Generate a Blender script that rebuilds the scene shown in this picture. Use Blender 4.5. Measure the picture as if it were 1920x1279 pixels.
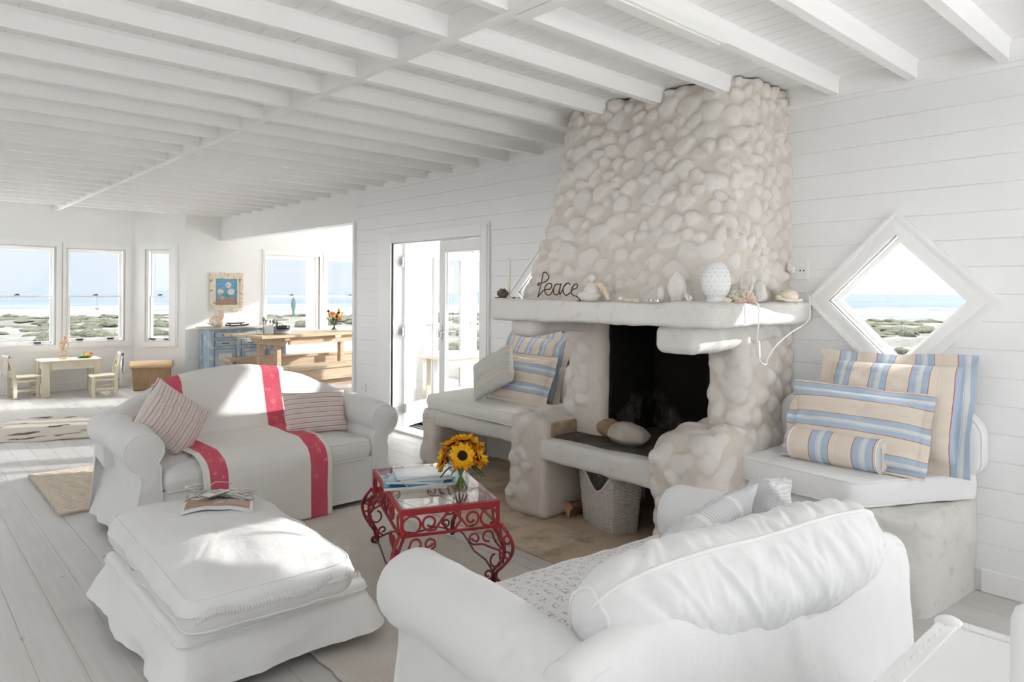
import bpy, bmesh, math, random
import numpy as np
from mathutils import Vector, Matrix

PI = math.pi
scene = bpy.context.scene
COL = scene.collection
for o in list(bpy.data.objects):
    bpy.data.objects.remove(o, do_unlink=True)

# ------------------------------------------------------------------ camera
FPX, CX, CY = 1309.0, 960.0, 547.5
YAW = math.radians(42.27)          # turned from +Y towards +X
EYE = 1.485
cam_d = bpy.data.cameras.new('camera')
cam = bpy.data.objects.new('camera', cam_d); COL.objects.link(cam)
cam.location = (0, 0, EYE)
cam.rotation_mode = 'XYZ'
cam_d.sensor_fit = 'HORIZONTAL'; cam_d.sensor_width = 36.0
cam_d.lens = 36.0 * FPX / 1920.0
cam_d.shift_x = 0.0
cam_d.shift_y = (CY - 1279 / 2.0) / 1920.0
cam_d.clip_start = 0.02; cam_d.clip_end = 20000
_roll = math.atan(14 / 2630.0)
cam.rotation_euler = (Matrix.Rotation(-YAW, 3, 'Z') @ Matrix.Rotation(PI / 2, 3, 'X') @ Matrix.Rotation(_roll, 3, 'Z')).to_euler()
scene.camera = cam

# ------------------------------------------------------------------ light
SUN = Vector((1.0, -0.467, 0.34)).normalized()
sun_d = bpy.data.lights.new('sun', 'SUN'); sun_d.energy = 5.4; sun_d.angle = math.radians(0.9)
sun_d.color = (1.0, 0.98, 0.95)
sun = bpy.data.objects.new('sun', sun_d); COL.objects.link(sun)
sun.rotation_euler = SUN.to_track_quat('Z', 'Y').to_euler()
sun.location = (20, -9, 8)

world = bpy.data.worlds.new('sky'); scene.world = world; world.use_nodes = True
wn, wl = world.node_tree.nodes, world.node_tree.links
wn.clear()
def wnode(t, **k):
    n = wn.new(t)
    for a, b in k.items(): setattr(n, a, b)
    return n
w_out = wnode('ShaderNodeOutputWorld'); w_bg = wnode('ShaderNodeBackground')
w_tc = wnode('ShaderNodeTexCoord'); w_sep = wnode('ShaderNodeSeparateXYZ')
wl.new(w_tc.outputs['Generated'], w_sep.inputs[0])
w_ramp = wnode('ShaderNodeValToRGB')
els = w_ramp.color_ramp.elements
els[0].position = 0.0; els[0].color = (0.70, 0.78, 0.88, 1)
els[1].position = 1.0; els[1].color = (0.50, 0.68, 0.95, 1)
e = els.new(0.02); e.color = (0.71, 0.79, 0.89, 1)
e = els.new(0.12); e.color = (0.78, 0.85, 0.94, 1)
e = els.new(0.35); e.color = (0.80, 0.87, 0.96, 1)
wl.new(w_sep.outputs['Z'], w_ramp.inputs[0])
# bright hazy sky around the sun and a low band towards -X added to brighten the upper walls
w_dot = wnode('ShaderNodeVectorMath', operation='DOT_PRODUCT'); w_dot.inputs[1].default_value = tuple(SUN)
wl.new(w_tc.outputs['Generated'], w_dot.inputs[0])
w_m1 = wnode('ShaderNodeMapRange'); w_m1.inputs[1].default_value = 0.15; w_m1.inputs[2].default_value = 1.0
w_m1.inputs[3].default_value = 0.0; w_m1.inputs[4].default_value = 1.0
wl.new(w_dot.outputs['Value'], w_m1.inputs[0])
w_p1 = wnode('ShaderNodeMath', operation='POWER'); w_p1.inputs[1].default_value = 2.5
wl.new(w_m1.outputs[0], w_p1.inputs[0])
w_s1 = wnode('ShaderNodeMath', operation='MULTIPLY'); w_s1.inputs[1].default_value = 2.5
wl.new(w_p1.outputs[0], w_s1.inputs[0])
w_m2 = wnode('ShaderNodeMapRange'); w_m2.interpolation_type = 'SMOOTHSTEP'
w_m2.inputs[1].default_value = 0.05; w_m2.inputs[2].default_value = -0.75
w_m2.inputs[3].default_value = 0.0; w_m2.inputs[4].default_value = 1.0
w_dc = wnode('ShaderNodeVectorMath', operation='DOT_PRODUCT'); w_dc.inputs[1].default_value = (.98, .19, 0)
wl.new(w_tc.outputs['Generated'], w_dc.inputs[0]); wl.new(w_dc.outputs['Value'], w_m2.inputs[0])
w_nz = wnode('ShaderNodeTexNoise'); w_nz.inputs['Scale'].default_value = 2.5; w_nz.inputs['Detail'].default_value = 4
wl.new(w_tc.outputs['Generated'], w_nz.inputs['Vector'])
w_m3 = wnode('ShaderNodeMapRange'); w_m3.inputs[1].default_value = 0.3; w_m3.inputs[2].default_value = 0.7
w_m3.inputs[3].default_value = 0.7; w_m3.inputs[4].default_value = 1.3
wl.new(w_nz.outputs[0], w_m3.inputs[0])
w_mm = wnode('ShaderNodeMath', operation='MULTIPLY'); wl.new(w_m2.outputs[0], w_mm.inputs[0]); wl.new(w_m3.outputs[0], w_mm.inputs[1])
w_s2 = wnode('ShaderNodeMath', operation='MULTIPLY'); w_s2.inputs[1].default_value = 3.8
w_m5 = wnode('ShaderNodeMapRange'); w_m5.interpolation_type = 'SMOOTHSTEP'
for _i, _v in enumerate((0.08, 0.26, 1.0, 0.0)): w_m5.inputs[_i + 1].default_value = _v
wl.new(w_sep.outputs['Z'], w_m5.inputs[0])
w_m6 = wnode('ShaderNodeMath', operation='MULTIPLY'); wl.new(w_mm.outputs[0], w_m6.inputs[0]); wl.new(w_m5.outputs[0], w_m6.inputs[1])
wl.new(w_m6.outputs[0], w_s2.inputs[0])
w_add = wnode('ShaderNodeMath', operation='ADD'); wl.new(w_s1.outputs[0], w_add.inputs[0]); wl.new(w_s2.outputs[0], w_add.inputs[1])
# overhead sky brightened so the added deck bounces light up indoors
w_m4 = wnode('ShaderNodeMapRange'); w_m4.interpolation_type = 'SMOOTHSTEP'
for _i, _v in enumerate((0.40, 0.80, 0.0, 13.0)): w_m4.inputs[_i + 1].default_value = _v
wl.new(w_sep.outputs['Z'], w_m4.inputs[0])
w_add2 = wnode('ShaderNodeMath', operation='ADD'); wl.new(w_add.outputs[0], w_add2.inputs[0]); wl.new(w_m4.outputs[0], w_add2.inputs[1]); w_add = w_add2
w_glow = wnode('ShaderNodeMix', data_type='RGBA', blend_type='MULTIPLY'); w_glow.inputs[0].default_value = 1.0
wl.new(w_add.outputs[0], w_glow.inputs[6]); w_glow.inputs[7].default_value = (1.0, 0.99, 0.97, 1)
w_sum = wnode('ShaderNodeMix', data_type='RGBA', blend_type='ADD'); w_sum.inputs[0].default_value = 1.0
wl.new(w_ramp.outputs[0], w_sum.inputs[6]); wl.new(w_glow.outputs[2], w_sum.inputs[7])
wl.new(w_sum.outputs[2], w_bg.inputs[0]); w_bg.inputs[1].default_value = 1.0
wl.new(w_bg.outputs[0], w_out.inputs[0])

vs = scene.view_settings
scene.display_settings.display_device = 'sRGB'
vs.view_transform = 'Standard'; vs.look = 'None'; vs.gamma = 1.0; vs.use_curve_mapping = False
vs.exposure = 0.2
cy = scene.cycles
cy.use_denoising = True
try: cy.denoiser = 'OPENIMAGEDENOISE'
except Exception: pass
cy.max_bounces = 12; cy.diffuse_bounces = 8; cy.glossy_bounces = 4; cy.transmission_bounces = 8; cy.transparent_max_bounces = 16
cy.caustics_reflective = False; cy.caustics_refractive = False
cy.sample_clamp_indirect = 8.0

# ------------------------------------------------------------------ noise
def _hash(ix, iy, iz, seed):
    h = (ix * 374761393 + iy * 668265263 + iz * 2147483647 + seed * 974634541) & 0xFFFFFFFF
    h = ((h ^ (h >> 13)) * 1274126177) & 0xFFFFFFFF
    h = h ^ (h >> 16)
    return (h & 0xFFFF) / 32767.5 - 1.0
def vnoise(P, scale=1.0, seed=0):
    P = np.asarray(P, float) * scale
    I = np.floor(P).astype(np.int64); F = P - I; F = F * F * (3 - 2 * F)
    r = 0
    for dx in (0, 1):
        for dy in (0, 1):
            for dz in (0, 1):
                w = (F[..., 0] if dx else 1 - F[..., 0]) * (F[..., 1] if dy else 1 - F[..., 1]) * (F[..., 2] if dz else 1 - F[..., 2])
                r = r + w * _hash(I[..., 0] + dx, I[..., 1] + dy, I[..., 2] + dz, seed)
    return r
def fbm(P, scale=1.0, octs=3, seed=0):
    r = 0; a = 1.0
    for i in range(octs):
        r = r + a * vnoise(P, scale * 2 ** i, seed + i * 17); a *= 0.5
    return r

# ------------------------------------------------------------------ mesh builder
class MB:
    def __init__(s): s.V = []; s.F = []; s.UV = []; s.MI = []; s.n = 0; s.tone = []
    def add(s, P, faces, uv=None, mi=0, tone=None):
        P = np.asarray(P, float).reshape(-1, 3)
        s.V.append(P); s.UV.append(np.zeros((len(P), 2)) if uv is None else np.asarray(uv, float).reshape(-1, 2))
        s.tone.append(np.zeros(len(P)) if tone is None else np.asarray(tone, float).ravel())
        for f in faces: s.F.append([int(i) + s.n for i in f]); s.MI.append(mi)
        s.n += len(P); return s
    def box(s, x0, x1, y0, y1, z0, z1, mi=0, M=None):
        P = [(x, y, z) for z in (z0, z1) for y in (y0, y1) for x in (x0, x1)]
        if M is not None: P = [tuple(M @ Vector(p)) for p in P]
        return s.add(P, [(0, 2, 3, 1), (4, 5, 7, 6), (0, 1, 5, 4), (2, 6, 7, 3), (0, 4, 6, 2), (1, 3, 7, 5)], mi=mi)
    def bar(s, a, b, w, h, mi=0, up=(0, 0, 1)):
        a, b = Vector(a), Vector(b); d = (b - a); L = d.length; d.normalize()
        u = Vector(up); sx = d.cross(u)
        if sx.length < 1e-4: sx = d.cross(Vector((1, 0, 0)))
        sx.normalize(); u = sx.cross(d)
        P = []
        for t in (a, b):
            for i, j in ((-1, -1), (1, -1), (1, 1), (-1, 1)): P.append(tuple(t + sx * (i * w / 2) + u * (j * h / 2)))
        return s.add(P, [(3, 2, 1, 0), (4, 5, 6, 7), (0, 1, 5, 4), (1, 2, 6, 5), (2, 3, 7, 6), (3, 0, 4, 7)], mi=mi)
    def grid(s, P, wrapu=False, wrapv=False, uv=None, mi=0, tone=None, uvscale=None):
        P = np.asarray(P, float); nu, nv = P.shape[:2]
        idx = np.arange(nu * nv).reshape(nu, nv)
        F = []
        for i in range(nu if wrapu else nu - 1):
            for j in range(nv if wrapv else nv - 1):
                i2, j2 = (i + 1) % nu, (j + 1) % nv
                F.append((idx[i, j], idx[i2, j], idx[i2, j2], idx[i, j2]))
        if uv is None:
            U, W = np.meshgrid(np.linspace(0, 1, nu), np.linspace(0, 1, nv), indexing='ij')
            uv = np.stack([U, W], -1)
        return s.add(P.reshape(-1, 3), F, uv, mi, tone)
    def tube(s, pts, r, n=8, closed=False, mi=0, cap=True):
        pts = [Vector(p) for p in pts]; m = len(pts)
        rs = r if hasattr(r, '__len__') else [r] * m
        T = []
        for i in range(m):
            a = pts[(i - 1) % m] if (closed or i > 0) else pts[i]
            b = pts[(i + 1) % m] if (closed or i < m - 1) else pts[i]
            t = b - a
            T.append(t.normalized() if t.length > 1e-9 else Vector((0, 0, 1)))
        u = T[0].orthogonal().normalized(); P = []
        for i in range(m):
            if i: 
                q = T[i - 1].rotation_difference(T[i]); u = q @ u
            u = (u - T[i] * u.dot(T[i])).normalized(); w = T[i].cross(u)
            for k in range(n):
                a = 2 * PI * k / n
                P.append(tuple(pts[i] + (u * math.cos(a) + w * math.sin(a)) * rs[i]))
        F = []
        for i in range(m if closed else m - 1):
            i2 = (i + 1) % m
            for k in range(n): F.append((i * n + k, i * n + (k + 1) % n, i2 * n + (k + 1) % n, i2 * n + k))
        if cap and not closed: F += [tuple(range(n - 1, -1, -1)), tuple(range((m - 1) * n, m * n))]
        return s.add(P, F, mi=mi)
    def lathe(s, prof, n=24, c=(0, 0, 0), M=None, mi=0, capb=True, capt=True, squash=1.0):
        P = []
        for r, z in prof:
            for k in range(n):
                a = 2 * PI * k / n; p = Vector((r * math.cos(a), r * math.sin(a) * squash, z))
                if M is not None: p = M @ p
                P.append(tuple(p + Vector(c)))
        F = []
        m = len(prof)
        for i in range(m - 1):
            for k in range(n): F.append((i * n + k, i * n + (k + 1) % n, (i + 1) * n + (k + 1) % n, (i + 1) * n + k))
        if capb: F.append(tuple(range(n - 1, -1, -1)))
        if capt: F.append(tuple(range((m - 1) * n, m * n)))
        return s.add(P, F, mi=mi)
    def ell(s, c, rad, nu=16, nv=10, M=None, rough=0, seed=0, fr=6, mi=0):
        th = np.linspace(0, 2 * PI, nu, endpoint=False); ph = np.linspace(0.02, PI - 0.02, nv)
        T, Q = np.meshgrid(th, ph, indexing='ij')
        D = np.stack([np.cos(T) * np.sin(Q), np.sin(T) * np.sin(Q), np.cos(Q)], -1)
        k = 1 + (rough * fbm(D, fr, 2, seed) if rough else 0)
        P = D * np.asarray(rad) * (k[..., None] if rough else 1)
        P = P.reshape(-1, 3)
        if M is not None: P = P @ np.array(M.to_3x3()).T
        P = P + np.asarray(c)
        idx = np.arange(nu * nv).reshape(nu, nv); F = []
        for i in range(nu):
            for j in range(nv - 1): F.append((idx[i, j], idx[i, j + 1], idx[(i + 1) % nu, j + 1], idx[(i + 1) % nu, j]))
        F.append(tuple(idx[:, 0])); F.append(tuple(idx[::-1, -1]))
        return s.add(P, F, mi=mi)
    def prism(s, poly, z0, z1, M=None, mi=0):
        n = len(poly); P = [(x, y, z0) for x, y in poly] + [(x, y, z1) for x, y in poly]
        if M is not None: P = [tuple(M @ Vector(p)) for p in P]
        F = [tuple(range(n - 1, -1, -1)), tuple(range(n, 2 * n))] + [(i, (i + 1) % n, n + (i + 1) % n, n + i) for i in range(n)]
        return s.add(P, F, mi=mi)
    def build(s, name, mat, parent=None, smooth=True, angle=40, bevel=0, subsurf=0, solid=0, weld=False, local=False, normals=True):
        me = bpy.data.meshes.new(name)
        V = np.concatenate(s.V); UV = np.concatenate(s.UV); tone = np.concatenate(s.tone)
        if parent is not None and not local:
            V = V - np.array(world_loc(parent))
        me.from_pydata([tuple(v) for v in V], [], s.F)
        mats = mat if isinstance(mat, (list, tuple)) else [mat]
        for m_ in mats: me.materials.append(m_)
        me.polygons.foreach_set('material_index', s.MI)
        ul = me.uv_layers.new(name='UVMap')
        li = np.zeros(len(me.loops), dtype=np.int32); me.loops.foreach_get('vertex_index', li)
        ul.data.foreach_set('uv', UV[li].astype(np.float32).ravel())
        at = me.attributes.new('tone', 'FLOAT', 'POINT'); at.data.foreach_set('value', tone.astype(np.float32))
        if weld or normals:
            bm = bmesh.new(); bm.from_mesh(me)
            if weld: bmesh.ops.remove_doubles(bm, verts=bm.verts, dist=1e-5)
            if normals: bmesh.ops.recalc_face_normals(bm, faces=bm.faces)
            bm.to_mesh(me); bm.free()
        if smooth:
            me.polygons.foreach_set('use_smooth', [True] * len(me.polygons))
            if angle < 180: me.set_sharp_from_angle(angle=math.radians(angle))
        me.update()
        o = bpy.data.objects.new(name, me); COL.objects.link(o)
        if parent is not None: o.parent = parent
        if solid:
            md = o.modifiers.new('solid', 'SOLIDIFY'); md.thickness = solid; md.offset = 0
        if bevel:
            md = o.modifiers.new('bevel', 'BEVEL'); md.width = bevel; md.segments = 2; md.limit_method = 'ANGLE'; md.angle_limit = math.radians(40)
        if subsurf:
            md = o.modifiers.new('sub', 'SUBSURF'); md.levels = subsurf; md.render_levels = subsurf
        return o

def world_loc(o):
    v = Vector((0, 0, 0))
    while o is not None:
        v += Vector(o.location); o = o.parent
    return v
def tag(o, label=None, cat=None, group=None, kind=None):
    if label: o['label'] = label
    if cat: o['category'] = cat
    if group: o['group'] = group
    if kind: o['kind'] = kind
    return o
def thing(name, label, cat, loc=(0, 0, 0), rz=0.0, group=None, kind=None):
    o = bpy.data.objects.new(name, None); COL.objects.link(o)
    o.location = loc; o.rotation_euler = (0, 0, rz); o.empty_display_size = 0.05
    return tag(o, label, cat, group, kind)
def copy_tree(o, parent=None, loc=None, rz=None, label=None, group=None):
    c = o.copy(); COL.objects.link(c)
    if parent is not None: c.parent = parent
    if loc is not None: c.location = loc
    if rz is not None: c.rotation_euler = (0, 0, rz)
    if label: c['label'] = label
    if group: c['group'] = group
    for ch in list(o.children): copy_tree(ch, c)
    return c
def cut(o, cutters):
    tmp = []
    for mb in cutters:
        c = mb.build('cutter', MAT['white_paint'], smooth=False); tmp.append(c)
        md = o.modifiers.new('b', 'BOOLEAN'); md.operation = 'DIFFERENCE'; md.solver = 'EXACT'; md.object = c
    bpy.context.view_layer.update()
    dg = bpy.context.evaluated_depsgraph_get()
    me = bpy.data.meshes.new_from_object(o.evaluated_get(dg))
    o.modifiers.clear(); old = o.data; o.data = me; bpy.data.meshes.remove(old)
    for c in tmp: bpy.data.objects.remove(c, do_unlink=True)
    return o

# ------------------------------------------------------------------ materials
MAT = {}
class Nodes:
    def __init__(s, name):
        s.m = bpy.data.materials.new(name); s.m.use_nodes = True
        s.t = s.m.node_tree; s.t.nodes.clear()
        s.out = s.n('ShaderNodeOutputMaterial'); s.p = s.n('ShaderNodeBsdfPrincipled')
        s.l(s.p.outputs[0], s.out.inputs[0])
    def n(s, t, **k):
        x = s.t.nodes.new(t)
        for a, b in k.items(): setattr(x, a, b)
        return x
    def l(s, a, b): s.t.links.new(a, b)
    def math(s, op, a, b=None, c=None):
        x = s.n('ShaderNodeMath', operation=op)
        for i, v in enumerate((a, b, c)):
            if v is None: continue
            if hasattr(v, 'is_linked') or hasattr(v, 'links'): s.l(v, x.inputs[i])
            else: x.inputs[i].default_value = v
        return x.outputs[0]
    def mixc(s, f, a, b, blend='MIX'):
        x = s.n('ShaderNodeMix', data_type='RGBA', blend_type=blend)
        for i, v in ((0, f), (6, a), (7, b)):
            if hasattr(v, 'links'): s.l(v, x.inputs[i])
            elif isinstance(v, (int, float)): x.inputs[i].default_value = v
            else: x.inputs[i].default_value = (*v[:3], 1)
        return x.outputs[2]
    def coord(s, kind='Object', scale=None, rot=None):
        tc = s.n('ShaderNodeTexCoord'); o = tc.outputs[kind]
        if scale is not None or rot is not None:
            mp = s.n('ShaderNodeMapping'); s.l(o, mp.inputs[0])
            if scale is not None: mp.inputs['Scale'].default_value = scale if hasattr(scale, '__len__') else (scale,) * 3
            if rot is not None: mp.inputs['Rotation'].default_value = rot
            o = mp.outputs[0]
        return o
    def noise(s, vec, scale, detail=4, rough=.55):
        x = s.n('ShaderNodeTexNoise'); s.l(vec, x.inputs['Vector'])
        x.inputs['Scale'].default_value = scale; x.inputs['Detail'].default_value = detail; x.inputs['Roughness'].default_value = rough
        return x.outputs[0]
    def rng(s, v, a, b, c=0, d=1, smooth=False):
        x = s.n('ShaderNodeMapRange'); s.l(v, x.inputs[0])
        if smooth: x.interpolation_type = 'SMOOTHSTEP'
        for i, k in enumerate((a, b, c, d)): x.inputs[i + 1].default_value = k
        return x.outputs[0]
    def ramp(s, v, stops, const=False):
        x = s.n('ShaderNodeValToRGB'); s.l(v, x.inputs[0]); cr = x.color_ramp
        if const: cr.interpolation = 'CONSTANT'
        cr.elements[0].position = stops[0][0]; cr.elements[0].color = (*stops[0][1], 1)
        cr.elements[1].position = stops[1][0]; cr.elements[1].color = (*stops[1][1], 1)
        for p, c in stops[2:]:
            e = cr.elements.new(p); e.color = (*c, 1)
        return x.outputs[0]
    def bump(s, h, strength=.3, dist=.01):
        x = s.n('ShaderNodeBump'); s.l(h, x.inputs['Height']); x.inputs['Strength'].default_value = strength; x.inputs['Distance'].default_value = dist
        s.l(x.outputs[0], s.p.inputs['Normal'])
    def set(s, col=None, rough=None, spec=None, metal=None, **k):
        if col is not None:
            if hasattr(col, 'links'): s.l(col, s.p.inputs['Base Color'])
            else: s.p.inputs['Base Color'].default_value = (*col, 1)
        if rough is not None:
            if hasattr(rough, 'links'): s.l(rough, s.p.inputs['Roughness'])
            else: s.p.inputs['Roughness'].default_value = rough
        if spec is not None: s.p.inputs['Specular IOR Level'].default_value = spec
        if metal is not None: s.p.inputs['Metallic'].default_value = metal
        for a, b in k.items(): s.p.inputs[a].default_value = b
        return s

def simple(name, col, rough=.6, spec=.4, metal=0, var=.06, vs_=6, bump=.0, bs=60, bd=.003, **k):
    N = Nodes(name); v = N.coord()
    nz = N.noise(v, vs_)
    c = N.mixc(N.rng(nz, .3, .7), [x * (1 - var) for x in col], [min(1, x * (1 + var)) for x in col])
    N.set(c, rough, spec, metal, **k)
    if bump: N.bump(N.noise(v, bs, 3), bump, bd)
    MAT[name] = N.m; return N.m
def fabric(name, col, var=.02, weave=900, bstr=.12, wr=14, wrs=.25, sheen=.1):
    N = Nodes(name); v = N.coord()
    nz = N.noise(v, 5)
    c = N.mixc(N.rng(nz, .3, .7), [x * (1 - var) for x in col], [min(1, x * (1 + var)) for x in col])
    N.set(c, .9, .15)
    h = N.math('ADD', N.math('MULTIPLY', N.noise(v, weave, 2), .12), N.noise(v, wr, 4, .6))
    N.bump(h, wrs, .012)
    MAT[name] = N.m; return N.m
def stripes(name, stops, rep, axis=0, var=.03, base=None, wrs=.18, offset=0.0):
    """stripe cloth: colours by position in one repeat, repeated along a UV axis"""
    N = Nodes(name); uv = N.coord('UV'); sp = N.n('ShaderNodeSeparateXYZ'); N.l(uv, sp.inputs[0])
    f = N.math('FRACT', N.math('ADD', N.math('MULTIPLY', sp.outputs[axis], rep), offset))
    c = N.ramp(f, stops, True)
    nz = N.noise(N.coord('UV', (400, 400, 1)), 1.0, 2)
    c = N.mixc(N.rng(nz, .2, .8, 0, 1), c, [.93, .92, .9], 'MULTIPLY')
    N.set(c, .9, .15)
    v = N.coord()
    N.bump(N.math('ADD', N.math('MULTIPLY', N.noise(v, 700, 2), .1), N.noise(v, 16, 4)), wrs, .012)
    MAT[name] = N.m; return N.m

simple('white_paint', (.83, .835, .835), .45, .4, var=.012, vs_=3, bump=.03, bs=40)
simple('ceiling_paint', (.83, .83, .825), .55, .3, var=.01, vs_=3)
simple('wall_boards', (.835, .84, .845), .5, .35, var=.015, vs_=2.5, bump=.05, bs=18)
simple('trim_paint', (.86, .86, .855), .35, .45, var=.01)
simple('black_metal', (.02, .02, .022), .4, .5)
simple('chrome', (.62, .62, .62), .22, .5, 1.0, var=.02)
simple('bronze', (.16, .09, .05), .4, .5, .6)
simple('white_plastic', (.82, .82, .80), .3, .5, var=.005)
simple('dark_void', (.012, .011, .010), .95, .1)
fabric('slipcover', (.80, .80, .795), .012, wrs=.4)
fabric('slipcover_cool', (.79, .795, .80), .01, wrs=.35)
fabric('canvas_cream', (.80, .785, .755), .015, wrs=.14)
fabric('cushion_white', (.83, .835, .845), .01, wrs=.12)
fabric('piping_white', (.84, .84, .83), .01, wrs=.05)

# planked floor: boards run along Y, 0.148 m wide
def floor_mat(name, ca, cb, width=.148, rough=.33):
    N = Nodes(name); v = N.coord(); sp = N.n('ShaderNodeSeparateXYZ'); N.l(v, sp.inputs[0])
    k = N.math('FLOOR', N.math('DIVIDE', sp.outputs[0], width))
    wn_ = N.n('ShaderNodeTexWhiteNoise', noise_dimensions='1D'); N.l(k, wn_.inputs['W'])
    st = N.noise(N.coord('Object', (40, 1.6, 1)), 1.0, 5, .6)
    t = N.math('ADD', N.math('MULTIPLY', wn_.outputs[0], .45), N.math('MULTIPLY', N.rng(st, .3, .7), .55))
    N.set(N.mixc(t, ca, cb), N.rng(N.noise(v, 6), .3, .7, rough - .06, rough + .12), .45)
    N.bump(st, .06, .003)
    MAT[name] = N.m; return N.m
floor_mat('floor_boards', (.50, .485, .47), (.61, .595, .585))

def wood(name, ca, cb, scale=(3, 30, 30), rough=.6, bstr=.12):
    N = Nodes(name); v = N.coord('Object', scale)
    st = N.noise(v, 1.0, 6, .65); fine = N.noise(v, 4.0, 3)
    t = N.math('ADD', N.math('MULTIPLY', N.rng(st, .32, .68), .75), N.math('MULTIPLY', fine, .25))
    N.set(N.mixc(t, ca, cb), rough, .3); N.bump(st, bstr, .004)
    MAT[name] = N.m; return N.m
wood('pine', (.40, .285, .185), (.62, .495, .355), (1.6, 22, 22))
wood('pine_pale', (.55, .42, .28), (.74, .61, .44), (1.6, 22, 22))
wood('cream_wood', (.66, .60, .47), (.74, .69, .56), (20, 20, 3), .45, .05)
wood('log_bark', (.10, .05, .03), (.28, .15, .09), (4, 40, 40), .85, .5)
wood('log_cut', (.40, .22, .12), (.62, .40, .24), (40, 40, 4), .8, .2)
wood('mannequin_wood', (.62, .38, .20), (.76, .52, .32), (8, 8, 30), .45, .03)
wood('driftwood', (.55, .47, .36), (.72, .64, .52), (30, 6, 6), .8, .2)

def thin_glass(name, tint=(1, 1, 1), ior=1.45, refl=1.0):
    N = Nodes(name); N.t.nodes.remove(N.p)
    fr = N.n('ShaderNodeFresnel'); fr.inputs[0].default_value = ior
    tr = N.n('ShaderNodeBsdfTransparent'); tr.inputs[0].default_value = (*tint, 1)
    gl = N.n('ShaderNodeBsdfGlossy'); gl.inputs['Roughness'].default_value = 0.0
    mx = N.n('ShaderNodeMixShader'); geo = N.n('ShaderNodeNewGeometry'); N.l(N.math('MULTIPLY', N.math('MULTIPLY', fr.outputs[0], refl), N.math('SUBTRACT', 1.0, geo.outputs['Backfacing'])), mx.inputs[0]); N.l(tr.outputs[0], mx.inputs[1]); N.l(gl.outputs[0], mx.inputs[2])
    N.l(mx.outputs[0], N.out.inputs[0]); MAT[name] = N.m; return N.m
thin_glass('window_glass'); thin_glass('sun_dimming_glass', (.36, .36, .36)); thin_glass('vessel_glass', (.97, .985, .98), 1.5, 1.4); thin_glass('table_glass', (.93, .965, .955), 1.6, 1.2)

def masonry(name, mortar, stone, dark=.0):
    N = Nodes(name); v = N.coord()
    at = N.n('ShaderNodeAttribute', attribute_name='tone')
    big = N.noise(v, 2.2, 4); mid = N.noise(v, 14, 5, .6); fine = N.noise(v, 70, 4)
    c1 = N.mixc(N.rng(big, .3, .7), [x * .93 for x in mortar], mortar)
    c2 = N.mixc(N.rng(mid, .3, .7), [x * .93 for x in stone], stone)
    c = N.mixc(at.outputs['Fac'], c1, c2)
    c = N.mixc(N.rng(mid, .56, .72, 0, .5), c, (.50, .42, .335))
    N.set(c, .85, .2)
    N.bump(N.math('ADD', mid, N.math('MULTIPLY', fine, .4)), .35, .008)
    MAT[name] = N.m; return N.m
masonry('masonry', (.65, .60, .545), (.73, .705, .67))
masonry('plaster', (.70, .685, .66), (.76, .745, .725))
# ================================================================== room shell
ZC, ZJ = 2.725, 2.631            # ceiling boards, underside of the joists
WX = 4.1                          # fireplace wall
YF, YP, YN, XL = 12.0, 11.5, -3.2, -2.6
def struct(name, mb, mat, label=None, cat=None, parent=None, **k):
    o = mb.build(name, mat, parent, **k)
    return tag(o, label, cat, None, 'structure')

# floor planks with a fine gap between boards
def plank_profile(x0, x1, w, gap, depth, z, thick, phase=0.0):
    top = [(x0, z)]
    k = math.floor((x0 - phase) / w) + 1
    while phase + k * w < x1 - gap:
        x = phase + k * w
        if x > x0 + gap: top += [(x - gap / 2, z), (x, z - depth), (x + gap / 2, z)]
        k += 1
    top.append((x1, z))
    return top + [(x1, z - thick), (x0, z - thick)]
def extrude_y(poly, y0, y1, mb=None):
    mb = mb or MB(); n = len(poly)
    P = [(x, y0, z) for x, z in poly] + [(x, y1, z) for x, z in poly]
    return mb.add(P, [tuple(range(n - 1, -1, -1)), tuple(range(n, 2 * n))] + [(i, (i + 1) % n, n + (i + 1) % n, n + i) for i in range(n)])
XD = 7.4
struct('floor', extrude_y(plank_profile(XL - .15, XD, .148, .0035, .003, 0, .12, .016), YN - .15, YF + .1), MAT['floor_boards'],
       'pale whitewashed floorboards running the length of the room', 'floor', smooth=False)

# travertine hearth floor
N = Nodes('travertine'); v = N.coord()
br = N.n('ShaderNodeTexBrick'); N.l(N.coord('Object', None, (0, 0, 0)), br.inputs[0])
br.offset = .5; br.inputs['Scale'].default_value = 1.0; br.inputs['Mortar Size'].default_value = .0025
br.inputs['Brick Width'].default_value = .46; br.inputs['Row Height'].default_value = .40
br.inputs['Color1'].default_value = (.46, .36, .26, 1); br.inputs['Color2'].default_value = (.58, .48, .37, 1); br.inputs['Mortar'].default_value = (.40, .33, .26, 1)
nz = N.noise(v, 5.5, 6, .62)
c = N.mixc(N.rng(nz, .48, .68, 0, .75), br.outputs[0], (.27, .19, .125))
c = N.mixc(N.rng(N.noise(v, 9, 5), .60, .72, 0, .55), c, (.66, .58, .48))
N.set(c, .42, .4); N.bump(N.noise(v, 30, 4), .1, .004); MAT['travertine'] = N.m
mb = MB(); mb.box(2.74, 4.1, 1.75, 4.72, -.02, .006)
struct('floor_hearth', mb, MAT['travertine'], 'brown mottled travertine tile floor around the fireplace', 'floor', smooth=False)

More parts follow.
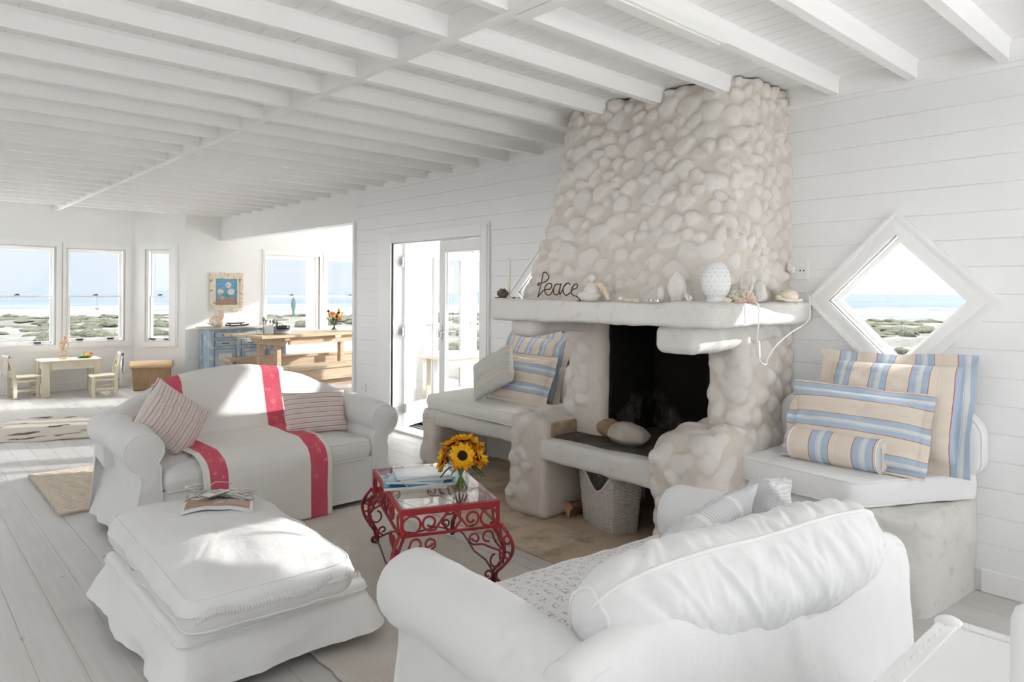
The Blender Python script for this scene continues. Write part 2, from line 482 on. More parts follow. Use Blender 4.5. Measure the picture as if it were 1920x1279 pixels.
# fireplace wall, horizontal shiplap boards
def board_profile(zt, side):
    z, pts, k = 0.0, [(0, 0)], 0
    zz = 1.487 - 10 * .1385
    while zz < zt - .01:
        if zz > .02: pts += [(0, zz - .0035), (.005, zz), (0, zz + .0035)]
        zz += .1385
    pts.append((0, zt)); pts += [(.15, zt), (.15, 0)]
    return pts
def diamond_prism(yc, zc, r, x0, x1):
    mb = MB(); P = []
    for x in (x0, x1): P += [(x, yc - r, zc), (x, yc, zc + r), (x, yc + r, zc), (x, yc, zc - r)]
    return mb.add(P, [(3, 2, 1, 0), (4, 5, 6, 7), (0, 1, 5, 4), (1, 2, 6, 5), (2, 3, 7, 6), (3, 0, 4, 7)])
DW = [(1.397, 1.447), (4.04, 1.485)]
w = extrude_y([(WX + x, z) for x, z in board_profile(2.9, 1)], YN, 7.22).build('wall_right', MAT['wall_boards'], smooth=False)
cut(w, [diamond_prism(a, b, .385, WX - .1, WX + .3) for a, b in DW] +
       [MB().box(WX - .1, WX + .3, 4.90, 6.42, -.05, 2.005), MB().box(WX - .1, WX + .3, -.47, .53, .55, 2.05), MB().box(WX - .1, WX + .3, -2.7, -1.25, .02, 2.2)])
tag(w, 'white horizontal board wall behind the stone fireplace', 'wall', None, 'structure')
mb = MB(); mb.box(WX, WX + .15, 7.22, YP + .02, 2.285, 2.9)
struct('wall_header', mb, MAT['white_paint'], 'white header above the wide opening to the dining area', 'wall', smooth=False)

# far wall: bay front, angled return, dining wall
def wall_poly(name, a, b, thick, holes, zt, label, mat='white_paint'):
    """wall from a to b (room side), holes given as (s0, s1, z0, z1) along it"""
    a, b = Vector(a), Vector(b); d = b - a; L = d.length; d.normalize()
    nrm = Vector((-d.y, d.x))                     # outside
    M = Matrix(((d.x, nrm.x, 0, a.x), (d.y, nrm.y, 0, a.y), (0, 0, 1, 0), (0, 0, 0, 1)))
    mb = MB(); mb.box(0, L, 0, thick, 0, zt, M=M)
    o = mb.build(name, MAT[mat], smooth=False)
    if holes: cut(o, [MB().box(h[0], h[1], -.1, thick + .1, h[2], h[3], M=M) for h in holes])
    tag(o, label, 'wall', None, 'structure'); return o, M
ZW = 2.9
XB = 2.965
o, M_bay = wall_poly('wall_far', (XL, YF), (XB, YF), .16, [(x - XL, x2 - XL, .66, 2.14) for x, x2 in ((-1.0, .25), (.98, 1.95), (2.07, 2.85))], ZW, 'white far wall of the bay with sash windows')
A2, B2 = Vector((XB, YF)), Vector((3.56, YP))
LA = (B2 - A2).length
o, M_ang = wall_poly('wall_bay', A2, B2, .16, [(LA * .5 - .02 - .155, LA * .5 - .02 + .155, .66, 2.14)], ZW, 'angled white bay wall with the narrow sash window')
o, M_din = wall_poly('wall_dining', (3.56, YP), (XD, YP), .16, [(4.83 - 3.56, 5.81 - 3.56, .76, 2.1), (5.95 - 3.56, 6.95 - 3.56, .76, 2.1)], ZW, 'white dining wall holding the small framed painting')
# dining room side wall and porch partition, left and near walls (outside the picture) with openings added for light
mb = MB(); mb.box(XD, XD + .15, 7.1, YP + .16, 0, ZW)
o = mb.build('wall_dining_side', MAT['white_paint'], smooth=False)
cut(o, [MB().box(XD - .1, XD + .3, 7.5, 9.2, .35, 2.3), MB().box(XD - .1, XD + .3, 9.45, 11.2, .35, 2.3)])
tag(o, 'white side wall of the dining area with wide windows', 'wall', None, 'structure')
mb = MB(); mb.box(WX + .15, XD + .15, 7.10, 7.22, 0, ZW)
o = mb.build('wall_partition', MAT['wall_boards'], smooth=False)
cut(o, [MB().box(5.05, 6.35, 7.0, 7.4, -.05, 2.05)])
tag(o, 'white wall between the porch and the dining area', 'wall', None, 'structure')
mb = MB(); mb.box(XL - .15, XL, YN - .15, YF + .16, 0, ZW)
o = mb.build('wall_left', MAT['white_paint'], smooth=False)
cut(o, [MB().box(XL - .3, XL + .1, y, y + 2.6, 1.3, 2.5) for y in (-1.4, 6.6, 9.3)] + [MB().box(XL - .3, XL + .1, 1.5, 6.4, 1.85, 2.56)])
tag(o, 'white left wall with high glazed openings added to let light in', 'wall', None, 'structure')
mb = MB(); mb.box(XL, WX + .15, YN - .15, YN, 0, ZW)
o = mb.build('wall_near', MAT['white_paint'], smooth=False)
cut(o, [MB().box(x, x + 1.75, YN - .3, YN + .1, .5, 2.5) for x in (.35, 2.25)])
tag(o, 'white near wall with tall glazed openings added to let light in', 'wall', None, 'structure')

# baseboards
mb = MB(); mb.box(WX - .016, WX - .001, YN, 1.0, 0, .115)
struct('baseboard_right', mb, MAT['trim_paint'], 'white baseboard under the diamond window wall', 'baseboard', smooth=False, bevel=.004)
mb = MB(); mb.box(WX - .016, WX - .001, 6.70, 7.22, 0, .115)
struct('baseboard_middle', mb, MAT['trim_paint'], 'short white baseboard left of the French doors', 'baseboard', smooth=False, bevel=.004)
mb = MB(); mb.box(XL, XB - .005, YF - .016, YF - .001, 0, .13)
struct('baseboard_far', mb, MAT['trim_paint'], 'white baseboard behind the small play table', 'baseboard', smooth=False, bevel=.004)
mb = MB(); mb.box(.01, LA - .01, -.016, -.001, 0, .13, M=M_ang)
struct('baseboard_bay', mb, MAT['trim_paint'], 'white baseboard behind the wicker hamper', 'baseboard', smooth=False, bevel=.004)
mb = MB(); mb.box(3.57, XD, YP - .016, YP - .001, 0, .13)
struct('baseboard_dining', mb, MAT['trim_paint'], 'white baseboard of the dining wall', 'baseboard', smooth=False, bevel=.004)
mb = MB(); mb.box(WX - .03, WX - .001, 7.195, 7.235, 0, 2.285)
struct('trim_1', mb, MAT['trim_paint'], 'white corner trim beside the dining opening', 'trim', smooth=False, bevel=.004)

# ceiling boards across, joists, long beam
cl = extrude_y([(x, 2 * ZC - z) for x, z in plank_profile(XL - .15, WX + .15, .09, .006, .004, ZC, .18)], YN - .15, YF + .16, extrude_y([(x, 2 * ZC - z) for x, z in plank_profile(WX + .15, XD + .15, .09, .006, .004, ZC, .18)], 7.1, YP + .16)).build('ceiling', MAT['ceiling_paint'], smooth=False)
tag(cl, 'white boarded ceiling with exposed joists', 'ceiling', None, 'structure')
ys = [4.18 + .408 * k for k in range(-17, 19)]
for y in ys:
    if y > YP - .1 or y < YN + .2: continue
    x1 = WX + .02 if y < 7.2 else WX + .02
    if 2.02 < y < 3.22: x1 = 3.72
    mb = MB(); mb.box(XL, x1, y - .024, y + .024, ZJ, ZC + .03)
    for s in (-1, 1):                          # small cove strip where the joist meets the boards
        P = [(XL, y + s * .024, ZC - .018), (XL, y + s * .024, ZC + .01), (XL, y + s * .042, ZC + .01), (x1, y + s * .024, ZC - .018), (x1, y + s * .024, ZC + .01), (x1, y + s * .042, ZC + .01)]
        mb.add(P, [(0, 1, 2), (3, 5, 4), (0, 2, 5, 3), (0, 3, 4, 1), (1, 4, 5, 2)])
    tag(mb.build('joist', MAT['ceiling_paint'], cl, smooth=False), kind='structure')
mb = MB(); mb.box(1.895, 1.945, YN, YF, ZJ - .002, ZC + .03)
tag(mb.build('cross_beam', MAT['ceiling_paint'], cl, smooth=False), kind='structure')
mb = MB(); mb.box(1.95, 2.02, YN, 2.16, ZJ - .004, ZC + .03)
tag(mb.build('cross_beam', MAT['ceiling_paint'], cl, smooth=False), kind='structure')
mb = MB(); mb.box(WX - .02, WX + .01, YN, 2.0, ZC - .105, ZC + .02)
mb.box(WX - .02, WX + .01, 3.25, YP, ZC - .05, ZC + .02)
tag(mb.build('wall_plate', MAT['ceiling_paint'], cl, smooth=False), kind='structure')
t = thing('ceiling_light', 'long slim white strip light fixed along a ceiling joist', 'ceiling light', (2.4, 1.71, ZJ - .0))
mb = MB(); mb.box(2.03, 2.82, 1.675, 1.765, ZJ - .028, ZJ)
mb.build('housing', MAT['white_plastic'], t, bevel=.004)
mb = MB(); mb.box(2.06, 2.79, 1.69, 1.75, ZJ - .036, ZJ - .028)
mb.build('diffuser', MAT['white_plastic'], t, bevel=.003)

# ================================================================== windows
def sash_window(n, M, gw, cw, z0, z1, zm, label, latch=True, casing=(None, None), lifts=True):
    """M maps (along, outward, up); gw glass width centred on 0, cw casing half width; z0..z1 glass"""
    t = thing('window_%d' % n, label, 'window', M @ Vector((0, 0, z0 - .14)), kind='structure')
    h = gw / 2; fr = .075
    zt, zb = z1 + .145, z0 - .14
    L, R = casing
    L = -cw if L is None else L; R = cw if R is None else R
    mb = MB()                                                     # casing boards round the opening, stepped
    for k, (e, d) in enumerate(((0, -.026), (.022, -.036))):
        mb.box(L + e, -h - fr + .012, d, 0, zb + e, zt - e, M=M); mb.box(h + fr - .012, R - e, d, 0, zb + e, zt - e, M=M)
        mb.box(-h - fr + .012, h + fr - .012, d, 0, z1 + .062, zt - e, M=M); mb.box(-h - fr + .012, h + fr - .012, d, 0, zb + e, z0 - .055, M=M)
    mb.build('casing', MAT['trim_paint'], t, smooth=False)
    mb = MB()
    mb.box(-h - .09, -h - .035, -.005, .15, z0 - .09, z1 + .09, M=M); mb.box(h + .035, h + .09, -.005, .15, z0 - .09, z1 + .09, M=M)
    mb.box(-h - .035, h + .035, -.005, .15, z1 + .045, z1 + .09, M=M); mb.box(-h - .035, h + .035, -.005, .15, z0 - .09, z0 - .045, M=M)
    mb.build('frame', MAT['trim_paint'], t, smooth=False)
    for nm, a, b, y in (('upper_sash', zm - .015, z1, .085), ('lower_sash', z0, zm + .015, .045)):
        mb = MB(); s = .035
        bt = .045 if nm == 'lower_sash' else .03
        mb.box(-h - s, -h, y, y + .036, a - .02, b + (.045 if nm == 'upper_sash' else 0), M=M); mb.box(h, h + s, y, y + .036, a - .02, b + (.045 if nm == 'upper_sash' else 0), M=M)
        mb.box(-h, h, y, y + .036, b - (.0 if nm == 'upper_sash' else .03), b + (.045 if nm == 'upper_sash' else 0), M=M)
        mb.box(-h, h, y, y + .036, a - (.045 if nm == 'lower_sash' else .0), a + (.0 if nm == 'lower_sash' else .03), M=M)
        if nm == 'upper_sash':                                     # horns
            for sx in (-1, 1):
                P = []
                for yy in (y - .002, y + .03):
                    P += [tuple(M @ Vector((sx * (h + s), yy, a + .03))), tuple(M @ Vector((sx * (h + s), yy, a - .06))), tuple(M @ Vector((sx * (h + s * .55), yy, a - .06))), tuple(M @ Vector((sx * (h - .012), yy, a)))]
                mb.add(P, [(0, 1, 2, 3), (7, 6, 5, 4), (0, 4, 5, 1), (1, 5, 6, 2), (2, 6, 7, 3), (3, 7, 4, 0)])
        o = mb.build(nm, MAT['trim_paint'], t, smooth=False)
        p = MB(); p.box(-h, h, y + .015, y + .019, a, b, M=M)
        p.build('pane', MAT['window_glass'], o, smooth=False)
    if latch:
        mb = MB(); mb.box(-.032, .032, .03, .06, zm + .016, zm + .026, M=M); mb.box(-.012, .03, .025, .05, zm + .026, zm + .036, M=M)
        mb.build('latch', MAT['black_metal'], t, bevel=.003)
    if lifts:
        for sx in ((-.62, .62) if gw > .4 else (-.8, .8)):
            mb = MB(); mb.box(sx * h - .042, sx * h + .042, .018, .046, z0 - .030, z0 - .008, M=M)
            mb.build('sash_lift', MAT['black_metal'], t, bevel=.004)
    return t
def MT(x, y, ang=0): return Matrix.Translation((x, y, 0)) @ Matrix.Rotation(ang, 4, 'Z')
sash_window(1, MT(1.46, YF), .80, .5, .735, 2.05, 1.385, 'sash window cut off by the left edge of the picture', casing=(-.62, .535))
sash_window(2, MT(2.437, YF), .65, .46, .762, 2.035, 1.385, 'sash window with a small heart hanging on its latch', casing=(-.43, .475))
angA = math.atan2(B2.y - A2.y, B2.x - A2.x)
pm = A2.lerp(B2, .5 - .02 / LA)
sash_window(3, MT(pm.x, pm.y, angA), .275, .295, .737, 2.055, 1.385, 'tall narrow sash window on the angled bay wall')
sash_window(4, MT(5.318, YP), .865, .535, .835, 2.03, 1.386, 'dining sash window with a fish hanging in it', casing=(-.535, .55), lifts=False)
sash_window(5, MT(6.45, YP), .87, .56, .835, 2.03, 1.386, 'dining sash window behind the vase of roses', casing=(-.56, .56), lifts=False)

def diamond_window(n, yc, zc, label, handle):
    t = thing('window_%d' % n, label, 'window', (WX, yc, zc), kind='structure')
    def ring(mb, r0, r1, x0, x1):
        P = []
        for x in (x0, x1):
            for r in (r0, r1): P += [(x, yc - r, zc), (x, yc, zc + r), (x, yc + r, zc), (x, yc, zc - r)]
        F = []
        for i in range(4):
            j = (i + 1) % 4
            F += [(i, j, 4 + j, 4 + i), (8 + i, 12 + i, 12 + j, 8 + j), (4 + i, 4 + j, 12 + j, 12 + i), (i, 8 + i, 8 + j, j)]
        return mb.add(P, F)
    mb = MB(); ring(mb, .475, .36, WX - .022, WX); ring(mb, .488, .455, WX - .034, WX); ring(mb, .425, .36, WX - .030, WX); ring(mb, .395, .36, WX - .036, WX)
    mb.build('casing', MAT['trim_paint'], t, smooth=False)
    mb = MB(); ring(mb, .386, .352, WX - .01, WX + .15)
    mb.build('frame', MAT['trim_paint'], t, smooth=False)
    mb = MB(); ring(mb, .354, .318, WX + .035, WX + .075)
    sash = mb.build('sash', MAT['trim_paint'], t, smooth=False)
    p = MB(); P = []
    for x in (WX + .052, WX + .056): P += [(x, yc - .32, zc), (x, yc, zc + .32), (x, yc + .32, zc), (x, yc, zc - .32)]
    p.add(P, [(3, 2, 1, 0), (4, 5, 6, 7), (0, 1, 5, 4), (1, 2, 6, 5), (2, 3, 7, 6), (3, 0, 4, 7)])
    p.build('pane', MAT['window_glass'], sash, smooth=False)
    if handle:
        d = Vector((0, -.7071, .7071)); c = Vector((WX + .022, yc - .185, zc - .205))
        mb = MB(); mb.bar(c - d * .01, c + d * .115, .014, .016, up=(1, 0, 0)); mb.bar(c - d * .055, c + d * .012, .026, .012, up=(1, 0, 0))
        mb.tube([c + Vector((-.012, 0, 0)), c + d * .03 + Vector((-.016, 0, 0)), c + d * .12 + Vector((-.012, 0, 0))], [.010, .009, .007])
        mb.build('stay_handle', MAT['bronze'], t, bevel=.003)
    return t
diamond_window(6, *DW[0], 'large diamond shaped window beside the fireplace', True)
diamond_window(7, *DW[1], 'diamond shaped window mostly hidden behind the left of the fireplace', False)
def plain_window(n, x0, x1, y0, y1, z0, z1, label, axis, bars=2, glass='window_glass'):
    t = thing('window_%d' % n, label, 'window', ((x0 + x1) / 2, (y0 + y1) / 2, z0), kind='structure')
    mb = MB(); f = .06
    if axis == 'x':   # lies in a plane x = const
        mb.box(x0, x1, y0, y0 + f, z0, z1); mb.box(x0, x1, y1 - f, y1, z0, z1); mb.box(x0, x1, y0 + f, y1 - f, z0, z0 + f); mb.box(x0, x1, y0 + f, y1 - f, z1 - f, z1)
        for k in range(1, bars): y = y0 + (y1 - y0) * k / bars; mb.box(x0, x1, y - .025, y + .025, z0 + f, z1 - f)
        p = MB(); xm = (x0 + x1) / 2; p.box(xm - .002, xm + .002, y0 + f, y1 - f, z0 + f, z1 - f)
    else:
        mb.box(x0, x0 + f, y0, y1, z0, z1); mb.box(x1 - f, x1, y0, y1, z0, z1); mb.box(x0 + f, x1 - f, y0, y1, z0, z0 + f); mb.box(x0 + f, x1 - f, y0, y1, z1 - f, z1)
        for k in range(1, bars): x = x0 + (x1 - x0) * k / bars; mb.box(x - .025, x + .025, y0, y1, z0 + f, z1 - f)
        p = MB(); ym = (y0 + y1) / 2; p.box(x0 + f, x1 - f, ym - .002, ym + .002, z0 + f, z1 - f)
    o = mb.build('frame', MAT['trim_paint'], t, smooth=False)
    p.build('pane', MAT[glass], o, smooth=False)
    return t
plain_window(8, WX + .04, WX + .09, -.47, .53, .55, 2.05, 'window right of the diamond window, outside the picture', 'x', 1, 'sun_dimming_glass')  # grey pane added to dim the sun on the near sofa
plain_window(9, XD + .03, XD + .1, 7.5, 9.2, .35, 2.3, 'wide side window of the dining area nearest the porch', 'x', 2)
plain_window(10, XD + .03, XD + .1, 9.45, 11.2, .35, 2.3, 'wide side window of the dining area nearest the sea wall', 'x', 2)

sash_window(13, MT(-.375, YF), .95, .62, .735, 2.05, 1.385, 'bay sash window beyond the left edge of the picture', casing=(-.62, .62))
for k_, y_ in enumerate((-1.4, 6.6, 9.3)):
    plain_window(14 + k_, XL - .1, XL - .04, y_, y_ + 2.6, 1.3, 2.5, 'glazed light opening added in the unseen left wall, %s one' % ('nearest', 'middle', 'farthest')[k_], 'x', 2)  # openings put into the unseen wall to light the fireplace side
plain_window(17, XL - .1, XL - .04, 1.5, 6.4, 1.85, 2.56, 'long high glazed light opening added in the unseen left wall', 'x', 3)  # extra high strip added to brighten the upper wall and ceiling
for k_, x_ in enumerate((.35, 2.25)):
    plain_window(18 + k_, x_, x_ + 1.75, YN - .1, YN - .04, .5, 2.5, 'glazed light opening added in the unseen near wall, %s one' % ('left', 'right')[k_], 'y', 2)  # openings added out of view to flood the near end with light
plain_window(20, WX + .04, WX + .1, -2.7, -1.25, .02, 2.2, 'glazed opening added in the right wall behind the camera to let sun in', 'x', 2)  # added out of view so sunlit floor bounces light to the ceiling

# ================================================================== French doors
def door_leaf(n, hinge, ang, w, z1, label, handle_side, hinges=False, kind='structure'):
    """leaf along +x from the hinge, thickness along y, turned by ang about the hinge"""
    t = thing('door_%d' % n, label, 'door', hinge, ang, kind=kind)
    mb = MB(); st = .085; y0, y1 = -.02, .02
    mb.box(0, st, y0, y1, .012, z1); mb.box(w - st, w, y0, y1, .012, z1); mb.box(st, w - st, y0, y1, .012, .24); mb.box(st, w - st, y0, y1, z1 - .1, z1)
    f = mb.build('leaf', MAT['trim_paint'], t, smooth=False, local=True, bevel=.004)
    mb = MB()
    for s in (-1, 1):
        yy = s * .021
        a, b = min(yy, yy - s * .01), max(yy, yy - s * .01)
        mb.box(st, st + .012, a, b, .24, z1 - .1); mb.box(w - st - .012, w - st, a, b, .24, z1 - .1); mb.box(st, w - st, a, b, .24, .252); mb.box(st, w - st, a, b, z1 - .112, z1 - .1)
    mb.build('glazing_bead', MAT['trim_paint'], t, smooth=False, local=True)
    p = MB(); p.box(st, w - st, -.003, .003, .24, z1 - .1); p.build('pane', MAT['window_glass'], t, smooth=False, local=True)
    xh = w - .042
    for s in (-1, 1):
        mb = MB(); mb.box(xh - .016, xh + .016, s * .02, s * .026, .99, 1.15)
        mb.tube([(xh, s * .026, 1.09), (xh, s * .055, 1.09), (xh - .02, s * .062, 1.09), (xh - .11, s * .062, 1.088)], [.009, .009, .009, .007])
        mb.tube([(xh, s * .026, 1.02), (xh, s * .034, 1.02)], .006)
        mb.build('handle', MAT['chrome'], t, local=True, bevel=.002)
    if hinges:
        for z in (.22, 1.05, 1.80):
            mb = MB(); mb.tube([(-.006, -.026, z - .05), (-.006, -.026, z + .05)], .009, 8); mb.box(.0, .036, -.024, -.0205, z - .05, z + .05); mb.box(-.05, -.008, -.024, -.0205, z - .05, z + .05)
            mb.build('hinge', MAT['chrome'], t, local=True)
    return t
door_leaf(1, (WX + .075, 4.925, 0), PI / 2, .725, 1.985, 'closed glazed French door leaf beside the window seat', 1)
door_leaf(2, (WX + .115, 6.385, 0), math.radians(24), .725, 1.985, 'open glazed French door leaf swung out into the porch', 1, True)
mb = MB()
for d, e in ((-.022, 0), (-.034, .02)):
    mb.box(WX + d, WX, 4.80 + e, 4.905, 0, 2.118 - e); mb.box(WX + d, WX, 6.415, 6.70 - e * 1.0 - .12, 0, 2.118 - e); mb.box(WX + d, WX, 4.905, 6.415, 2.0, 2.118 - e)
mb.box(WX - .018, WX, 6.56, 6.70, 0, 2.118)
o = struct('trim_2', mb, MAT['trim_paint'], 'white moulded casing around the French doors', 'trim', smooth=False, bevel=.004)
mb = MB(); mb.box(WX, WX + .15, 4.895, 4.925, 0, 2.01); mb.box(WX, WX + .15, 6.40, 6.425, 0, 2.01); mb.box(WX, WX + .15, 4.925, 6.40, 1.99, 2.01)
struct('trim_3', mb, MAT['trim_paint'], 'white door frame lining the French doors', 'trim', smooth=False)
mb = MB(); mb.box(WX - .03, WX + .17, 4.9, 6.43, 0, .022)
struct('trim_4', mb, MAT['trim_paint'], 'pale threshold under the French doors', 'trim', smooth=False, bevel=.006)

mb = MB(); mb.box(-9, 13, -12, YN - .16, -.2, -.06); mb.box(WX + .16, 8.4, YN - .16, 4.2, -.2, -.06); mb.box(-9, XL - .16, YN - .16, 13.9, -.2, -.06); mb.box(XL - .16, 9.0, 12.2, 13.9, -.2, -.06); mb.box(7.6, 11.5, 4.5, 12.2, -.2, -.06)  # unseen deck added as a reflector for the ceiling
simple('bounce_white', (.88, .88, .87), .6, .3)
struct('floor_bounce_deck', mb, MAT['bounce_white'], 'unseen white deck added round the house to bounce light indoors', 'floor', smooth=False)
# porch behind the doors
XPO = 6.75
mb = MB()
extrude_y(plank_profile(WX + .15, XPO + .2, .12, .006, .004, .0, .12), 4.45, 7.12, mb)
struct('floor_porch', mb, MAT['floor_boards'], 'white boarded porch floor beyond the French doors', 'floor', smooth=False)
plain_window(11, XPO, XPO + .08, 4.5, 7.1, 0, 2.2, 'glazed outer side of the porch', 'x', 3)
plain_window(12, 4.35, XPO, 4.45, 4.53, 0, 2.2, 'glazed end of the porch behind the fireplace', 'y', 3)
mb = MB(); mb.box(WX + .15, XPO + .25, 4.35, 7.12, 2.38, 2.46); mb.box(XPO - .02, XPO + .1, 4.45, 7.12, 2.2, 2.38); mb.box(WX + .15, XPO, 4.43, 4.55, 2.2, 2.38)
struct('ceiling_porch', mb, MAT['white_paint'], 'white porch ceiling beyond the French doors', 'ceiling', smooth=False)
door_leaf(3, (5.05, 7.16, 0), 0.0, .64, 2.0, 'glazed door between porch and dining area, left leaf', 1)
door_leaf(4, (6.35, 7.16, 0), PI, .64, 2.0, 'glazed door between porch and dining area, right leaf', 1)
mb = MB(); mb.box(4.97, 5.05, 7.06, 7.1, 0, 2.1); mb.box(6.35, 6.43, 7.06, 7.1, 0, 2.1); mb.box(5.05, 6.35, 7.06, 7.1, 2.02, 2.1)
struct('trim_5', mb, MAT['trim_paint'], 'white casing of the inner porch doors', 'trim', smooth=False)
mb = MB(); mb.box(4.62, 5.3, 5.25, 5.95, .003, .02)
simple('coir', (.40, .29, .18), .95, .1, var=.15, vs_=120, bump=.5, bs=300)
o = mb.build('door_mat', [MAT['coir']], smooth=False); tag(o, 'brown coir mat on the porch floor outside the French doors', 'mat')
mb = MB(); mb.box(4.27, 4.32, 5.0, 6.3, .002, .03)
o = mb.build('door_sill', MAT['black_metal'], smooth=False); tag(o, 'black strip on the porch floor outside the French doors', 'trim', None, 'structure')
t = thing('porch_bench', 'cream wooden table in the porch seen through the closed door', 'table', (5.15, 6.62, 0))
mb = MB(); mb.box(4.75, 5.9, 6.42, 6.86, .70, .74); mb.build('top', MAT['cream_wood'], t, bevel=.004)
for x, y in ((4.83, 6.48), (5.82, 6.48), (4.83, 6.80), (5.82, 6.80)):
    mb = MB(); mb.box(x - .035, x + .035, y - .035, y + .035, 0.0, .70); mb.build('leg', MAT['cream_wood'], t, bevel=.003)
mb = MB(); mb.box(4.86, 5.79, 6.46, 6.49, .60, .70); mb.build('apron', MAT['cream_wood'], t)

# ================================================================== wall sockets
def socket(name, M, label, switch=False, w=.145, h=.085):
    t = thing(name, label, 'socket', M @ Vector((0, 0, 0)))
    mb = MB(); mb.box(-w / 2, w / 2, -.014, 0, -h / 2, h / 2, M=M); mb.build('plate', MAT['white_plastic'], t, bevel=.003)
    for cx_ in ((-.036, .036) if w > .12 else (0,)):
        for a, b in ((0, .016), (-.011, -.008), (.011, -.008)):
            mb = MB(); mb.box(cx_ + a - .0035, cx_ + a + .0035, -.0152, -.012, b - .004, b + .004, M=M)
            mb.build('pin_hole', MAT['black_metal'], t, smooth=False)
    if switch:
        mb = MB(); mb.box(.02, .05, -.019, -.012, .01, .03, M=M); mb.build('switch', MAT['white_plastic'], t, bevel=.002)
    return t
MW = lambda y, z: Matrix.Translation((WX, y, z)) @ Matrix.Rotation(-PI / 2, 4, 'Z')
socket('wall_socket', MW(1.957, 1.63), 'white socket plate on the boards beside the diamond window', True, .145, .125)
socket('wall_socket', MW(7.02, .385), 'white wall socket low down left of the French doors', True, .12, .095)
socket('wall_socket', Matrix.Translation((3.665, YP, .425)), 'white wall socket low down beside the blue cabinet', False, .145, .09)
# ================================================================== outside: dunes, scrub, sea
N = Nodes('dune_sand'); v = N.coord()
n1 = N.noise(v, .12, 6, .6); n2 = N.noise(v, 2.2, 6, .66); n3 = N.noise(v, 11, 4)
c = N.mixc(N.rng(n1, .42, .55), (.062, .064, .061), (.10, .099, .094))
c = N.mixc(N.rng(n2, .50, .62, 0, .8), c, (.036, .04, .030))
c = N.mixc(N.rng(n3, .5, .75, 0, .5), c, (.05, .054, .036))
N.set(c, .95, .1); N.bump(n3, .5, .05); MAT['dune'] = N.m
def land_z(R, X, Y):
    P = np.stack([X, Y, 0 * X], -1)
    base = np.interp(R, [0, 14, 40, 75, 110, 130, 160], [-.62, -.62, -.75, -1.3, -2.3, -3.05, -4.2])
    return base + fbm(P, .11, 3, 5) * .28 * np.clip((R - 8) / 10, 0, 1) + fbm(P, .5, 2, 9) * .07 * np.clip((R - 6) / 8, 0, 1)
Rr = np.concatenate([[0], np.geomspace(3, 160, 90)]); Aa = np.linspace(0, 2 * PI, 241)[:-1]
RR, AA = np.meshgrid(Rr, Aa, indexing='ij'); X = 1 + RR * np.sin(AA); Y = 5 + RR * np.cos(AA)
Z = land_z(RR, X, Y)
mb = MB(); mb.grid(np.stack([X, Y, Z], -1), wrapv=True)
struct('ground', mb, MAT['dune'], 'pale sandy dunes between the house and the sea', 'ground')
N = Nodes('sea_water'); v = N.coord()
geo = N.n('ShaderNodeNewGeometry'); ln = N.n('ShaderNodeVectorMath', operation='LENGTH'); N.l(geo.outputs['Position'], ln.inputs[0])
near = N.rng(ln.outputs['Value'], 140, 330, 1, 0, True)
foam = N.noise(N.coord('Object', (.012, .05, 1), (0, 0, .75)), 1.0, 6, .62)
foam2 = N.noise(N.coord('Object', (.006, .03, 1), (0, 0, .75)), 1.0, 5, .6)
fm = N.rng(N.math('ADD', foam, N.math('MULTIPLY', near, .26)), .66, .74, 0, 1)
col = N.mixc(N.rng(foam2, .35, .65), (.046, .06, .082), (.062, .077, .098))
col = N.mixc(N.math('MULTIPLY', fm, .9), col, (.125, .13, .137))
far_ = N.rng(ln.outputs['Value'], 400, 4000, 0, 1)
col = N.mixc(far_, col, (.056, .070, .094))
N.set(col, .8, .05); MAT['sea'] = N.m
Rr = np.geomspace(60, 9000, 60)
RR, AA = np.meshgrid(Rr, np.linspace(0, 2 * PI, 121)[:-1], indexing='ij')
mb = MB(); mb.grid(np.stack([RR * np.sin(AA), RR * np.cos(AA), 0 * RR - 3.0], -1), wrapv=True)
struct('sea', mb, MAT['sea'], 'blue sea with white surf reaching to the horizon', 'sea')
# low coastal scrub, too many plants to count
N = Nodes('scrub'); v = N.coord()
at = N.n('ShaderNodeAttribute', attribute_name='tone')
c = N.mixc(at.outputs['Fac'], (.050, .053, .043), (.070, .080, .040))
c = N.mixc(N.rng(N.noise(v, 9, 4, .65), .45, .6), [x * .3 for x in (.12, .125, .09)], c)
c = N.mixc(N.rng(N.noise(v, 18, 3), .54, .66, 0, .8), c, (.11, .115, .09))
N.set(c, .95, .1); N.bump(N.noise(v, 16, 4), .9, .08); MAT['scrub'] = N.m
rnd = random.Random(4); mb = MB(); k = 0
while k < 2600:
    a = rnd.uniform(-.8, 2.6); r = 13 + 72 * rnd.random() ** 1.25
    x, y = 1 + r * math.sin(a), 5 + r * math.cos(a)
    if vnoise(np.array([[x, y, 0]]), .30, 3)[0] < -.02 and r < 75: continue
    z = float(land_z(np.array([r]), np.array([x]), np.array([y]))[0])
    s = rnd.uniform(.2, .62) * (1 + r / 70)
    hh = rnd.uniform(.10, .30) * (1.0 if r > 20 else .8)
    sub = MB(); sub.ell((x, y, z), (s, s * rnd.uniform(.6, 1), hh), 12, 7, Matrix.Rotation(rnd.uniform(0, 6), 4, 'Z'), rough=.36, seed=k, fr=3.2)
    mb.add(sub.V[0], sub.F, tone=np.full(len(sub.V[0]), rnd.random() * (1.0 if (a > .9 or r < 26) else .45)))
    k += 1
tag(mb.build('coastal_scrub', MAT['scrub'], angle=180), 'low grey green scrub spread over the dunes outside the windows', 'scrub', None, 'stuff')
t = thing('veranda_post', 'white veranda post outside the dining window', 'post', (6.54, 13.3, -.62))
mb = MB(); mb.box(6.46, 6.62, 13.2, 13.36, -.9, 2.5); mb.build('shaft', MAT['trim_paint'], t, bevel=.01)
